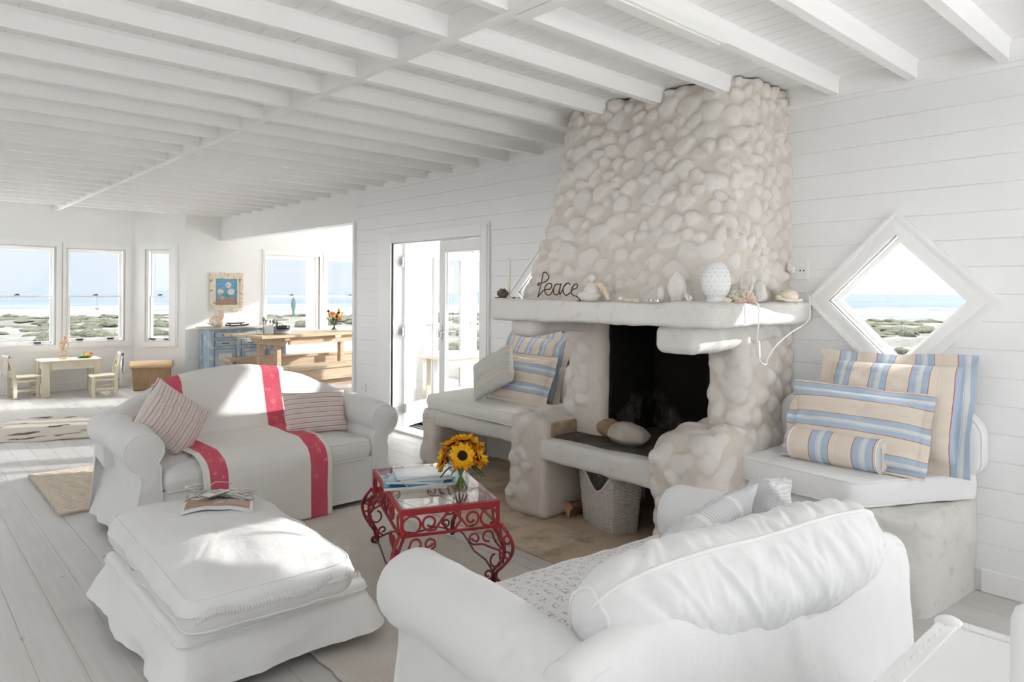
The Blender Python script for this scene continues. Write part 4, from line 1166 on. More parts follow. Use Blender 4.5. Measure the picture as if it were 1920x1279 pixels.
def throw_strip():
    x0, x1 = -.545, .345; nx = 70; G = []
    for i, x in enumerate(np.linspace(x0, x1, nx)):
        ht = far_h(x / .88) + .008; R_ = .06; zt = ht - R_; b = far_back; rr = R_ + .008; sz = .465
        crown = .03 * (1 - (abs(x) / .7) ** 2) + .012
        yc_ = b['y0'] + b['lean'] * (zt - sz) + R_
        pts = [(yc_ + rr + .03, zt - .22)]
        for k in range(10):
            a = PI * k / 9; pts.append((yc_ + rr * math.cos(a), zt + rr * math.sin(a)))
        pts += [(b['y0'] - .008 + b['lean'] * (z - sz), z) for z in np.linspace(zt, sz + .06, 6)[1:]]
        pts += [(b['y0'] - .03, sz + crown + .012), (b['y0'] - .15, sz + crown + .014), (-.25, sz + crown + .014), (-.36, sz + crown * .6 + .022), (-.43, sz + .016), (-.475, sz - .002), (-.512, sz - .045), (-.524, .36), (-.522, .25), (-.522, .15)]
        pts.append((-.524, .015 + .03 * (1 - (i / nx))))
        pl = resample([Vector((x, y, z)) for y, z in pts], 120, False); G.append(pl)
    G = np.array(G); Nn = normals_grid(G)
    if np.mean(Nn[20:40, 45:60, 1]) > 0: Nn = -Nn
    G = G + Nn * (fbm(G, 5, 3, 44) * .005 + .002 + np.abs(vnoise(G * np.array([3, .5, .5]), 3.2, 8)) * .006)[..., None]
    q_ = np.linspace(0, 1, 120)[None, :] * (1 - np.linspace(0, 1, nx))[:, None]; G[..., 0] += .085 * q_
    G = G + np.array([FX, FY, 0])
    mb = MB(); mb.grid(G); o = mb.build('throw_blanket', MAT['throw'], angle=180, solid=.004)
    return tag(o, 'white throw with two red patterned bands draped over the camelback sofa', 'throw')
throw_strip()
cr, re_, gr = (.77, .725, .68), (.55, .16, .18), (.66, .55, .53)
rs = [(0, cr), (.20, re_), (.285, cr), (.45, (.72, .60, .57)), (.50, cr), (.66, gr), (.82, cr)]
stripes('red_stripe_a', rs, 9, 0); stripes('red_stripe_b', [(0, cr), (.30, re_), (.42, cr), (.72, gr), (.86, cr)], 9, 1)
pillow('cushion', 'red striped cushion tilted on its corner against the left sofa arm', 'cushion', MAT['red_stripe_a'], (1.345, 4.60, .685), (.80, .10, -.62), (.50, .26, .72), .43, .36, .15, seed=3, wr=.012)
pillow('cushion', 'red striped cushion lying straight against the right sofa arm', 'cushion', MAT['red_stripe_b'], (2.325, 4.635, .615), (1, .06, -.05), (.06, .30, .93), .50, .31, .14, seed=5, wr=.010)

# near sofa: seen from behind its left arm
near_back = dict(h=lambda u: .705 - .055 * abs(u) ** 5, y0=.30, lean=.12, r=.065)
N = Nodes('blue_print'); uvm = N.coord('UV', (24, 13, 1)); sp = N.n('ShaderNodeSeparateXYZ'); N.l(uvm, sp.inputs[0])
fx = N.math('FRACT', sp.outputs[0]); fy = N.math('FRACT', N.math('ADD', sp.outputs[1], N.math('MULTIPLY', N.math('FLOOR', sp.outputs[0]), .5)))
inx = N.math('MULTIPLY', N.rng(fx, .16, .22), N.rng(fx, .78, .84, 1, 0)); iny = N.math('MULTIPLY', N.rng(fy, .10, .16), N.rng(fy, .84, .9, 1, 0))
spk = N.rng(N.noise(N.coord('UV', (110, 60, 1)), 1, 3, .7), .53, .57)
m = N.math('MULTIPLY', N.math('MULTIPLY', inx, iny), spk)
N.set(N.mixc(N.math('MULTIPLY', m, .75), (.80, .785, .77), (.20, .20, .46)), .9, .15); N.bump(N.noise(N.coord(), 12, 4), .2, .012); MAT['blue_print'] = N.m
NX, NY, NR = 1.90, 1.37, PI - math.radians(6)
sofa_near = make_sofa('sofa', 'white slipcovered sofa in the foreground with its back to the camera', (NX, NY, 0), NR, 1.54, .98, .65, .125, near_back, .455, None, 'slipcover_cool', 'white sofas', 8, True, MAT['blue_print'])
# long bolster-like back cushion, gathered along its seam
def back_cushion():
    L, ra, rb = 1.13, .145, .165; nu, nv = 260, 72; G = np.zeros((nu, nv, 3))
    for i, s in enumerate(np.linspace(-1, 1, nu)):
        e_ = max(1e-3, 1 - abs(s) ** 9) ** .5 * (1 - .10 * s * s)
        for j in range(nv):
            a = 2 * PI * j / nv
            G[i, j] = (s * L / 2, ra * e_ * math.cos(a), rb * e_ * math.sin(a))
    Q = G * np.array([1.0, .3, .3]); A = np.arctan2(G[..., 2], G[..., 1])
    seam = np.exp(-((A - 1.30) / .9) ** 2)
    rip = .5 - np.abs(vnoise(np.stack([G[..., 0] * 1.0 + .10 * np.abs(A - 1.30), 0 * A, A * .035], -1), 26, 5)) * 1.6 + .45 * vnoise(np.stack([G[..., 0], 0 * A, A * .07], -1), 48, 7)
    rad = np.stack([0 * A, np.cos(A), np.sin(A)], -1)
    G = G + rad * (rip * .0085 * (.25 + .9 * seam) * (1 - np.exp(-((A - 1.30) / .14) ** 2)) + fbm(G, 4, 3, 6) * .010)[..., None]
    tilt = Matrix.Rotation(math.radians(-16), 4, 'X')
    t = sofa_near
    M = Matrix.Translation((0.03, .345, .675)) @ Matrix.Rotation(math.radians(-7), 4, 'Z') @ Matrix.Rotation(math.radians(2.0), 4, 'Y') @ tilt
    R = np.array(M.to_3x3()); G2 = (G.reshape(-1, 3) @ R.T + np.array(M.translation)).reshape(nu, nv, 3)
    mb = MB(); mb.grid(G2, wrapv=True)
    mb.add(G2[0], [tuple(range(nv))]); mb.add(G2[-1], [tuple(range(nv))])
    o = mb.build('back_cushion', MAT['slipcover_cool'], t, angle=180, local=True, weld=True)
    j = int(round(1.30 / (2 * PI) * nv)); mb = MB(); c_ = G2.mean((0, 1))
    mb.tube([tuple(p + np.array([0, 0, .002])) for p in G2[4:-4, j]], .006, 6)
    jj = [(j + k) % nv for k in range(-30, 31)]
    mb.build('piping', MAT['piping_white'], o, angle=180, local=True)
    mb = MB(); mb.tube([tuple((p - c_) * 1.004 + c_) for p in G2[-8]], .006, 6, True); mb.build('piping', MAT['piping_white'], o, angle=180, local=True)
    mb = MB(); mb.tube([tuple((p - c_) * 1.004 + c_) for p in G2[7]], .006, 6, True); mb.build('piping', MAT['piping_white'], o, angle=180, local=True)
back_cushion()
g1, g2 = (.60, .60, .625), (.73, .73, .745)
gs = []
stripes('grey_pin_a', [(0, g1), (.55, g2)], 46, 1, wrs=.12)
def banded(name, rep, bands, axis):
    N = Nodes(name); uv = N.coord('UV'); sp = N.n('ShaderNodeSeparateXYZ'); N.l(uv, sp.inputs[0])
    f = N.math('FRACT', N.math('MULTIPLY', sp.outputs[axis], rep)); c = N.ramp(f, [(0, g1), (.55, g2)], True)
    st = [(0, (0, 0, 0))]
    for a, b in bands: st += [(a, (1, 1, 1)), (b, (0, 0, 0))]
    q = N.ramp(sp.outputs[axis], st, True); bw = N.n('ShaderNodeRGBToBW'); N.l(q, bw.inputs[0])
    N.set(N.mixc(bw.outputs[0], c, (.79, .785, .76)), .9, .15); N.bump(N.noise(N.coord(), 14, 4), .2, .012); MAT[name] = N.m
banded('grey_pin_b', 46, [(.20, .235), (.48, .515), (.75, .785)], 0)
pillow('cushion', 'grey pinstriped cushion with pale bands leaning behind the long white back cushion', 'cushion', MAT['grey_pin_b'], (1.98, 1.30, .635), (.95, -.10, .26), (-.2, -.55, .80), .54, .36, .16, seed=12, wr=.010)
pillow('cushion', 'plain grey pinstriped cushion tucked in the far corner of the foreground sofa', 'cushion', MAT['grey_pin_a'], (2.37, 1.30, .655), (.9, .25, -.18), (.05, -.50, .85), .40, .38, .16, seed=14, wr=.012)

# ================================================================== ottoman
def ottoman():
    t = thing('ottoman', 'white slipcovered ottoman topped with a loose puffy cushion', 'ottoman', (1.16, 3.1, 0))
    x0, x1, y0, y1 = .79, 1.55, 2.60, 3.70
    ol = resample(round_poly([(x0, y0), (x1, y0), (x1, y1), (x0, y1)], .035), 400, True)
    d = np.roll(ol, -1, 0) - np.roll(ol, 1, 0); nr = np.stack([d[:, 1], -d[:, 0]], -1); nr /= np.linalg.norm(nr, axis=1, keepdims=True)
    cen = ol.mean(0)
    if np.mean(np.sum(nr * (ol - cen), 1)) < 0: nr = -nr
    arc = np.r_[0, np.cumsum(np.linalg.norm(np.diff(ol, axis=0), axis=1))]
    corner = np.minimum(np.abs(ol[:, 0] - x0), np.abs(ol[:, 0] - x1)) + np.minimum(np.abs(ol[:, 1] - y0), np.abs(ol[:, 1] - y1))
    cf = np.exp(-(corner / .10) ** 2)
    rows = [(.05, 0, .268), (.5, 0, .266), (.85, 0, .264), (1, .02, .262), (1, .006, .255), (1, 0, .243), (1, -.002, .225)]
    zz = np.linspace(.21, .045, 14)
    G = np.zeros((400, len(rows) + 14, 3))
    for j, (f, ins, z) in enumerate(rows):
        q = ol - nr * ins if f == 1 else cen + (ol - nr * .03 - cen) * f
        G[:, j, :2] = q; G[:, j, 2] = z
    for k, z in enumerate(zz):
        s = (.21 - z) / .165
        wave = vnoise(np.stack([arc * 1.0, 0 * arc, 0 * arc + s * .3], -1), 7, 3) * .022 + vnoise(np.stack([arc, 0 * arc, 0 * arc], -1), 19, 5) * .006
        off = s * (.035 + wave) + cf * s * .045 - .01 * np.exp(-(s / .15) ** 2) * (k == 0)
        G[:, len(rows) + k, :2] = ol + nr * off[:, None]; G[:, len(rows) + k, 2] = z + .012 * np.sin(arc * 3.1) * s + cf * s * .03
    G = G + fbm(G, 9, 3, 4)[..., None] * .0025
    mb = MB(); mb.grid(G, wrapu=True)
    sk = mb.build('skirted_base', MAT['slipcover'], t, angle=180)
    mb = MB(); mb.tube([tuple(p) for p in G[:, 6]], .004, 6, True); mb.build('seam', MAT['piping_white'], sk, angle=180)
    mb = MB(); mb.box(x0 + .03, x1 - .03, y0 + .03, y1 - .03, .05, .25); mb.build('carcass', MAT['white_paint'], t)
    for x in (x0 + .09, x1 - .09):
        for y in (y0 + .09, y1 - .09):
            mb = MB(); mb.lathe([(.022, 0), (.028, .05)], 12, (x, y, 0)); mb.build('foot', MAT['black_metal'], t)
    # puffy cushion
    poly = [(.765, 2.50), (1.435, 2.455), (1.475, 3.69), (.80, 3.72)]
    def dz(G):
        u = (G[..., 0] - 1.12) / .36; v = (G[..., 1] - 3.1) / .62
        return np.where(G[..., 2] > .36, .03 * (1 - np.clip(u, -1, 1) ** 2) * (1 - np.clip(v, -1, 1) ** 2) - .012 * np.clip(-v, 0, 1), -.012 * 0)
    c = slab_cushion('loose_cushion', poly, [.10, .10, .09, .09], .266, .445, t, MAT['slipcover'], puff=.022, r=.085, seed=21, wr=.011, n=420, dz=dz, pipe_r=.004, wr_scale=6)
    # gathered seam along the front edge
    mb = MB()
    for i in range(60):
        f = i / 59; x = .80 + f * .62; y = 2.452 + .0 * f + .02 * math.sin(f * 9); z = .365 + .008 * math.sin(f * 17)
        mb.tube([(x, y + .004, z + .014), (x + .004, y - .004, z), (x, y + .004, z - .014)], [.002, .0045, .002], 5)
    mb.build('ruffle', MAT['slipcover'], c, angle=180)
    return t
ottoman()
# ================================================================== window seat cushions and pillows
o = slab_cushion('seat_pad', [(3.485, 2.04), (3.385, 1.34), (4.06, .985), (4.085, 2.04)], [.14, .05, .04, .05], .475, .60, None, MAT['cushion_white'], puff=.006, r=.022, seed=51, wr=.004)
tag(o, 'white box cushion with piping on the right window seat', 'seat cushion', 'window seat cushions')
o = slab_cushion('seat_pad', [(3.47, 3.56), (4.085, 3.56), (4.085, 5.04), (3.50, 4.98)], [.10, .04, .05, .09], .482, .60, None, MAT['canvas_cream'], puff=.014, r=.040, seed=53, wr=.004)
tag(o, 'off white box cushion on the left window seat next to the French doors', 'seat cushion', 'window seat cushions')
def wall_bolster(y0, y1, z0, z1, th, lab, mat):
    mb = MB(); n = 60; r = (z1 - z0) * .46; pts = []
    for p in round_poly([(y0, z0), (y1, z0), (y1, z1), (y0, z1)], [.05, .05, r, r]): pts.append(p)
    ol = resample(pts, 160, True); cen = ol.mean(0); prof = [(.02, -th), (.5, -th - .008), (.85, -th), (.95, -th + .006), (.99, -th + .02), (1, -th + .04), (1, -.03), (.985, -.012), (.94, 0), (.02, 0)]
    G = np.zeros((160, len(prof), 3))
    for j, (f, x) in enumerate(prof):
        q = cen + (ol - cen) * f; G[:, j, 0] = WX - .012 + x; G[:, j, 1] = q[:, 0]; G[:, j, 2] = q[:, 1]
    G += fbm(G, 7, 3, 3)[..., None] * .004; mb.grid(G, wrapu=True)
    o = mb.build('back_cushion', MAT[mat], angle=180); tag(o, lab, 'back cushion', 'window seat back cushions')
    mb = MB(); mb.tube([tuple(p) for p in G[:, 4]], .005, 6, True); mb.build('piping', MAT['piping_white'], o, angle=180)
wall_bolster(.965, 2.0, .608, .915, .14, 'white round cornered back cushion against the wall under the diamond window', 'cushion_white')
wall_bolster(3.50, 4.86, .612, .90, .13, 'off white back cushion behind the striped pillows on the left window seat', 'canvas_cream')
bl, cm, wt, rd, pk = (.44, .545, .68), (.76, .69, .60), (.76, .76, .75), (.47, .17, .15), (.75, .64, .58)
fab_stops = [(0, bl), (.15, wt), (.165, bl), (.18, wt), (.20, (.62, .68, .74)), (.212, wt), (.235, (.62, .68, .74)), (.247, wt), (.28, bl), (.44, rd), (.455, cm), (.62, pk), (.66, cm), (.70, pk), (.73, cm), (.98, rd)]
stripes('sham_v', fab_stops, 3.4, 0, offset=.76); stripes('sham_h', fab_stops, 2.2, 1, offset=.10); stripes('bolster_stripe', fab_stops, 2.15, 0, offset=.42)
dull = lambda c, k=.88: tuple(x * k for x in c)
stripes('sham_v_left', fab_stops, 4.2, 0, offset=.3); stripes('sham_h_left', fab_stops, 2.3, 1, offset=.55)
sg_, sb_ = (.585, .60, .57), (.66, .60, .53)
stripes('sage_stripe', [(0, sg_), (.36, (.38, .34, .30)), (.372, sb_), (.60, (.38, .34, .30)), (.612, sg_), (.66, sb_), (.72, (.55, .57, .53)), (.96, sb_)], 1.9, 1)
pillow('pillow', 'large flanged pillow with vertical blue and cream stripes under the diamond window', 'pillow', MAT['sham_v'], (3.93, 1.375, .885), (.0, -1, .02), (.32, .04, .95), .66, .50, .17, flange=.055, pinch=.03, seed=31, group='striped pillows on the right window seat', wr=.010)
pillow('pillow', 'wide pillow with horizontal blue and cream stripes in front of the vertical striped one', 'pillow', MAT['sham_h'], (3.735, 1.475, .80), (.05, -1, -.02), (.36, .03, .93), .63, .36, .14, flange=.035, pinch=.02, seed=33, group='striped pillows on the right window seat', wr=.010)
# round bolster
def round_bolster():
    L, r = .46, .082; a = Vector((3.655, 1.735, .685)); b = Vector((3.66, 1.335, .685)); d = (b - a).normalized(); c = (a + b) / 2
    a, b = c - d * L / 2, c + d * L / 2
    e1 = Vector((0, 0, 1)); e2 = d.cross(e1)
    prof = [(0.004, 0), (.5, -.01), (.9, -.004), (1, .012)] + [(1 + .04 * math.sin(PI * k / 12), L * k / 12) for k in range(1, 12)] + [(1, L - .012), (.9, L + .004), (.5, L + .01), (.004, L)]
    G = np.zeros((len(prof), 40, 3)); UVb = np.zeros((len(prof), 40, 2))
    for i, (f, s) in enumerate(prof):
        for j in range(40):
            t = 2 * PI * j / 40; p = a + d * s + (e1 * math.sin(t) + e2 * math.cos(t)) * (r * f); G[i, j] = p; UVb[i, j] = (s / L if 3 <= i <= len(prof) - 4 else .02 + .3 * (math.cos(t) * f * .5 + .5), 0)
    G += fbm(G, 9, 2, 5)[..., None] * .002
    mb = MB(); mb.grid(G, wrapv=True, uv=UVb); o = mb.build('bolster_pillow', MAT['bolster_stripe'], angle=180)
    tag(o, 'small round bolster with blue and cream stripes in front of the pillows', 'pillow')
    for i in (3, len(prof) - 4):
        mb = MB(); mb.tube([tuple(p) for p in G[i]], .004, 6, True); mb.build('piping', MAT['piping_white'], o, angle=180)
round_bolster()
pillow('pillow', 'large vertically striped pillow against the wall on the left window seat', 'pillow', MAT['sham_v_left'], (3.96, 4.10, .865), (0, -1, -.03), (.27, -.03, .96), .62, .52, .15, flange=.06, pinch=.03, seed=41, group='striped pillows on the left window seat', wr=.012)
pillow('pillow', 'blue and beige horizontally striped pillow in the middle on the left window seat', 'pillow', MAT['sham_h_left'], (3.80, 4.06, .795), (.06, -1, -.02), (.36, .03, .93), .58, .36, .15, flange=.03, pinch=.02, seed=43, group='striped pillows on the left window seat', wr=.012)
pillow('pillow', 'small faded sage and beige striped pillow standing on its corner, left window seat', 'pillow', MAT['sage_stripe'], (3.66, 4.25, .84), (.10, -.89, .44), (.34, .50, .80), .47, .34, .13, pinch=.05, seed=45, group='striped pillows on the left window seat', wr=.008)

# ================================================================== hearth: stones, basket, log
def rock(label, c, rad, col, rz, seed):
    N = Nodes('rock'); v = N.coord(); n_ = N.noise(v, 9, 6, .65)
    cc = N.mixc(N.rng(n_, .35, .65), [x * .72 for x in col], col); cc = N.mixc(N.rng(N.noise(v, 14, 4), .62, .70, 0, .8), cc, [x * .35 for x in col])
    N.set(cc, .85, .2); N.bump(N.noise(v, 35, 4), .35, .006)
    mb = MB(); mb.ell(c, rad, 40, 24, Matrix.Rotation(rz, 4, 'Z'), .13, seed, 1.5)
    return tag(mb.build('hearth_stone', N.m, angle=180), label, 'stone', 'stones lying on the hearth')
rock('large grey stone lying on the dark hearth', (3.43, 2.70, .612), (.105, .135, .072), (.46, .415, .365), .25, 5)
rock('smaller brown scorched stone left of the large grey one on the hearth', (3.55, 2.955, .60), (.075, .088, .058), (.38, .27, .175), .5, 8)
rock('brown stone half hidden behind the right hearth wall', (3.60, 2.42, .585), (.07, .09, .05), (.33, .24, .17), .5, 9)
t = thing('firewood_log', 'split brown log lying under the hearth beside the basket', 'log', (3.5, 3.22, 0))
P = []
mb = MB(); sec = [Vector((math.cos(a) * .055 * (1 if a < PI else .45), math.sin(a) * .05)) for a in np.linspace(0, 2 * PI, 15)[:-1]]
d = Vector((.9, -.12, 0)).normalized(); s_ = Vector((-d.y, d.x, 0)); p0 = Vector((3.37, 3.15, .052))
for k, L in enumerate(np.linspace(0, .46, 9)):
    for q in sec: P.append(tuple(p0 + d * L + s_ * q.x * (1 + .06 * math.sin(L * 20 + q.y * 60)) + Vector((0, 0, q.y))))
n = len(sec); F = [(i * n + j, i * n + (j + 1) % n, (i + 1) * n + (j + 1) % n, (i + 1) * n + j) for i in range(8) for j in range(n)]
mb.add(P, F); mb.build('bark', MAT['log_bark'], t)
for Q in (P[:n], P[-n:]):
    mb = MB(); mb.add(Q, [tuple(range(n))]); mb.build('cut_end', MAT['log_cut'], t)
# wicker weave helper: real woven strands
def weave_panel(mb_w, mb_s, P00, P10, P01, P11, n_st, n_row, r=.0045, top=None):
    """stakes and weavers on a four cornered panel; top(u) gives the local height fraction"""
    P00, P10, P01, P11 = [Vector(p) for p in (P00, P10, P01, P11)]
    nrm = (P10 - P00).cross(P01 - P00).normalized()
    at_ = lambda u, v: (P00.lerp(P10, u)).lerp(P01.lerp(P11, u), v)
    for i in range(n_st + 1):
        u = i / n_st; vm = top(u) if top else 1
        mb_s.tube([at_(u, 0), at_(u, vm * .5), at_(u, vm)], r * .9, 5)
    for j in range(n_row):
        v = (j + .5) / n_row; pts = []
        def flush():
            if len(pts) > 2: mb_w.tube(list(pts), r, 4)
            pts.clear()
        for i in range(n_st + 1):
            u = i / n_st
            if top and v > top(u): flush(); continue
            pts.append(at_(u, v) + nrm * (r * 1.1 * (1 if (i + j) % 2 else -1)))
        flush()
simple('white_wicker', (.72, .68, .64), .7, .3, var=.08, vs_=30)
simple('white_wicker_stake', (.66, .62, .58), .7, .3, var=.08, vs_=30)
t = thing('log_basket', 'white wicker basket with a scooped front standing under the hearth', 'basket', (3.42, 2.86, 0))
A_, B_ = Vector((3.425, 3.055, 0)), Vector((3.315, 2.715, 0)); w_ = Vector((.16, -.045, 0))
up_ = Vector((0, 0, .40)); out = Vector((-.028, .0, 0)); sid = (A_ - B_).normalized() * .03
a0, b0, a1, b1 = A_, B_, A_ + w_, B_ + w_
at0, bt0, at1, bt1 = A_ + up_ * .93 + out + sid, B_ + up_ * .93 + out - sid, A_ + w_ + up_ * .93 + sid + Vector((.03, 0, 0)), B_ + w_ + up_ * .93 - sid + Vector((.03, 0, 0))
scoop = lambda u: 1 - .38 * math.sin(PI * u) ** 1.6
for nm, pa, pb, pc, pd, ns, tp in (('front_panel', a0, b0, at0, bt0, 18, scoop), ('back_panel', a1, b1, at1, bt1, 18, scoop), ('end_panel', b0, b1, bt0, bt1, 9, None), ('end_panel', a0, a1, at0, at1, 9, None)):
    mw, ms = MB(), MB(); weave_panel(mw, ms, pa, pb, pc, pd, ns, 38, .0048, tp)
    o = mw.build(nm, MAT['white_wicker'], t, angle=180)
    ms.build('stake', MAT['white_wicker_stake'], o, angle=180)
mb = MB(); mb.add([tuple(p + Vector((0, 0, .012))) for p in (a0, b0, b1, a1)], [(0, 1, 2, 3)]); mb.build('bottom', MAT['white_wicker'], t, solid=.012)
for pc, pd in ((at0, bt0), (at1, bt1)):
    pa, pb = (a0, b0) if pc is at0 else (a1, b1)
    pts = [pa.lerp(pb, u).lerp(pc.lerp(pd, u), scoop(u)) for u in np.linspace(0, 1, 22)]; mb = MB(); mb.tube(pts, .010, 6); mb.build('rim', MAT['white_wicker'], t, angle=180)
mb = MB(); mb.tube([a0, b0, b1, a1], .008, 6, True); mb.build('foot_rim', MAT['white_wicker'], t, angle=180)
for p, q in ((bt0, bt1), (at0, at1)):
    mb = MB(); d = (q - p).normalized(); mb.tube([p - d * .02 + Vector((0, 0, .018)), q + d * .02 + Vector((0, 0, .018))], .017, 10); mb.build('handle', MAT['white_wicker'], t, angle=180)

# ================================================================== coffee table
N = Nodes('red_iron'); v = N.coord(); n_ = N.noise(v, 22, 5, .7); sp = N.n('ShaderNodeSeparateXYZ'); N.l(v, sp.inputs[0])
low_dark = N.rng(N.math('ADD', n_, N.math('MULTIPLY', sp.outputs[2], -.55)), .34, .50)  # iron turns a darker red towards the feet, broken up by noise
N.set(N.mixc(low_dark, (.36, .022, .03), (.085, .018, .02)), .38, .5); N.bump(n_, .15, .002); MAT['red_iron'] = N.m
TC, TA, TL, TW, TZ = Vector((2.225, 3.09, 0)), math.radians(-22.0), .83, .50, .445   # local x = short side, y = long side
tb = thing('coffee_table', 'red wrought iron scroll table with a glass top', 'table', TC, TA)
hx, hy = TW / 2, TL / 2
mb = MB(); f = .022
mb.box(-hx, hx, -hy, -hy + f, TZ - .03, TZ); mb.box(-hx, hx, hy - f, hy, TZ - .03, TZ); mb.box(-hx, -hx + f, -hy + f, hy - f, TZ - .03, TZ); mb.box(hx - f, hx, -hy + f, hy - f, TZ - .03, TZ)
mb.build('top_frame', MAT['red_iron'], tb, local=True, bevel=.003)
mb = MB(); mb.box(-hx + f * .4, hx - f * .4, -hy + f * .4, hy - f * .4, TZ - .004, TZ + .006); mb.build('glass_top', MAT['table_glass'], tb, local=True, smooth=False)
mb = MB(); zl = TZ - .125; rr = .0062
for a, b in (((-hx, -hy), (hx, -hy)), ((hx, -hy), (hx, hy)), ((hx, hy), (-hx, hy)), ((-hx, hy), (-hx, -hy))):
    mb.bar((*a, zl), (*b, zl), .012, .012)
for x in (-hx + .008, hx - .008):
    for y in (-hy + .008, hy - .008): mb.bar((x, y, zl), (x, y, TZ - .02), .014, .014)
mb.build('lower_rail', MAT['red_iron'], tb, local=True)
def spiral(cx_, cz_, r, a0, turns, dirn=1, inner=.28, n=26):
    return [(cx_ + r * (1 - (1 - inner) * k / (n - 1)) * math.cos(a0 + dirn * turns * 2 * PI * k / (n - 1)), cz_ + r * (1 - (1 - inner) * k / (n - 1)) * math.sin(a0 + dirn * turns * 2 * PI * k / (n - 1))) for k in range(n)]
def on_side(side, pts):
    """side panel coordinates (s along, z) to table local; slightly inside the frame"""
    s, L = side; out = []
    for a, z in pts:
        if s == 'front': out.append((a, -hy + .006, z))
        elif s == 'back': out.append((-a, hy - .006, z))
        elif s == 'right': out.append((hx - .006, a, z))
        else: out.append((-hx + .006, -a, z))
    return out
zm = (TZ - .03 + zl) / 2; rc = (TZ - .03 - zl) / 2 - .004
for s, L in (('front', hx), ('back', hx), ('right', hy), ('left', hy)):
    m = MB()
    for sx in (-1, 1):
        m.tube(on_side((s, L), [(sx * (L - .055) + rc * math.cos(a), zm + rc * math.sin(a)) for a in np.linspace(0, 2 * PI, 24, endpoint=False)]), rr, 6, True)
        # S bar with a curl: from the top middle down to a scroll beside the ring
        cx_ = sx * (L * .42); cz_ = zm + .002
        sp_ = spiral(cx_, cz_, rc * .82, PI * .5 if sx > 0 else PI * .5, 1.15, sx, .35)
        tail = [(sx * .012, TZ - .032), (sx * L * .18, zm + rc * .35), (sx * L * .32, zm - rc * .75)]
        low = (cx_ , cz_ - rc * .82)
        pts = tail + [(cx_ + rc * .82 * math.cos(-PI / 2 + sx * k * .45), cz_ + rc * .82 * math.sin(-PI / 2 + sx * k * .45)) for k in range(0, 6)] + spiral(cx_, cz_, rc * .8, -PI / 2 + sx * 2.6, .75, sx, .35, 16)
        m.tube(on_side((s, L), pts), rr, 6)
        m.tube(on_side((s, L), [(sx * .02, TZ - .03), (sx * .05, zm), (sx * .012, zl)]), rr, 6)
        if L > .3:
            m.tube(on_side((s, L), spiral(sx * .11, zm, rc * .8, 0, 1.3, sx, .3)), rr, 6)
    m.build('apron_scroll', MAT['red_iron'], tb, local=True, angle=180)
def leg(ix, iy):
    mx = MB(); dx, dy = Vector((ix * .72, iy * .69, 0)).normalized()[:2]
    def prof(off):
        pts = []
        for k in range(26):
            t = k / 25; z = zl + .01 - t * (zl - .002)
            o_ = (.075 * math.sin(PI * min(1, t * 1.32)) if t < .76 else -.012 * math.sin(PI * (t - .76) / .24 * .5)) - off * (1 - .9 * t ** 1.5) * .055 + .004
            o_ -= .05 * t * (1 if t > .4 else t / .4) * .5
            pts.append((ix * hx + dx * o_, iy * hy + dy * o_, z))
        return pts
    a, b = prof(0), prof(1)
    mx.tube(a, .0085, 7); mx.tube(b[:-1], .0075, 7)
    e = Vector(a[-1]); D = Vector((dx, dy, 0))
    mx.tube([e + Vector((0, 0, .012)) - D * .004] + [e + D * (.016 + .018 * math.sin(k * .55)) + Vector((0, 0, .020 - .016 * math.cos(k * .55))) for k in range(0, 7)], .0085, 7)
    for t_, r_ in ((.26, .017), (.50, .0145)):
        i = int(t_ * 25); c = (Vector(a[i]) + Vector(b[i])) / 2
        mx.tube([c + D * (r_ * math.cos(q)) + Vector((0, 0, r_ * 1.2 * math.sin(q))) for q in np.linspace(0, 2 * PI, 18, endpoint=False)], .005, 6, True)
    lg = mx.build('leg', MAT['red_iron'], tb, local=True, angle=180)
    # scroll brackets running in from the leg under both rails
    br_ = MB()
    for ax, sgn in (((-ix, 0), ix), ((0, -iy), iy)):
        A = Vector((ax[0], ax[1], 0)); base = Vector(b[10]); zt = zl - .012
        def q(s, z): return base + A * s + Vector((0, 0, z - base.z))
        br_.tube([q(0, base.z - .03), q(.035, base.z + .005), q(.07, zt - .085), q(.115, zt - .062), q(.165, zt - .058), q(.182, zt - .045)] + [q(.160 + .024 * math.cos(k * .55 - .4), zt - .030 + .024 * math.sin(k * .55 - .4)) for k in range(1, 9)] + [q(.160 + .010 * math.cos(k * .7 + 4.5), zt - .030 + .010 * math.sin(k * .7 + 4.5)) for k in range(4)], .0055, 6)
        br_.tube([q(.02, base.z + .01), q(.05, zt - .055), q(.062, zt - .025)] + [q(.088 + .026 * math.cos(PI - k * .5), zt - .026 + .026 * math.sin(PI - k * .5)) for k in range(1, 11)], .0055, 6)
        br_.tube([q(.012, base.z - .03)] + [q(.045 + .03 * math.cos(PI - k * .5), base.z - .045 + .034 * math.sin(PI - k * .5) * -1) for k in range(0, 10)], .0055, 6)
    br_.build('scroll_bracket', MAT['red_iron'], lg, local=True, angle=180)
for ix in (-1, 1):
    for iy in (-1, 1): leg(ix, iy)
mb = MB()
for iy in (-1, 1):
    y = iy * (hy - .005); z = .055
    mb.tube([(-hx + .02, y, z - .02), (-hx * .55, y, z + .012), (0, y, z - .012), (hx * .55, y, z + .012), (hx - .02, y, z - .02)], .0055, 6)
    for sx in (-1, 1):
        mb.tube([(sx * (hx - .06) + p[0] * sx, y, z + .012 + p[1]) for p in spiral(0, .016, .026, -PI / 2, 1.1, 1, .3)], .0055, 6)
for sx in (-1, 1):
    x = sx * (hx - .005); mb.tube([(x, -hy + .03, .05), (x, -hy * .5, .075), (x, 0, .05), (x, hy * .5, .075), (x, hy - .03, .05)], .0055, 6)
mb.build('stretcher', MAT['red_iron'], tb, local=True, angle=180)

TT = TZ + .006                                    # glass surface
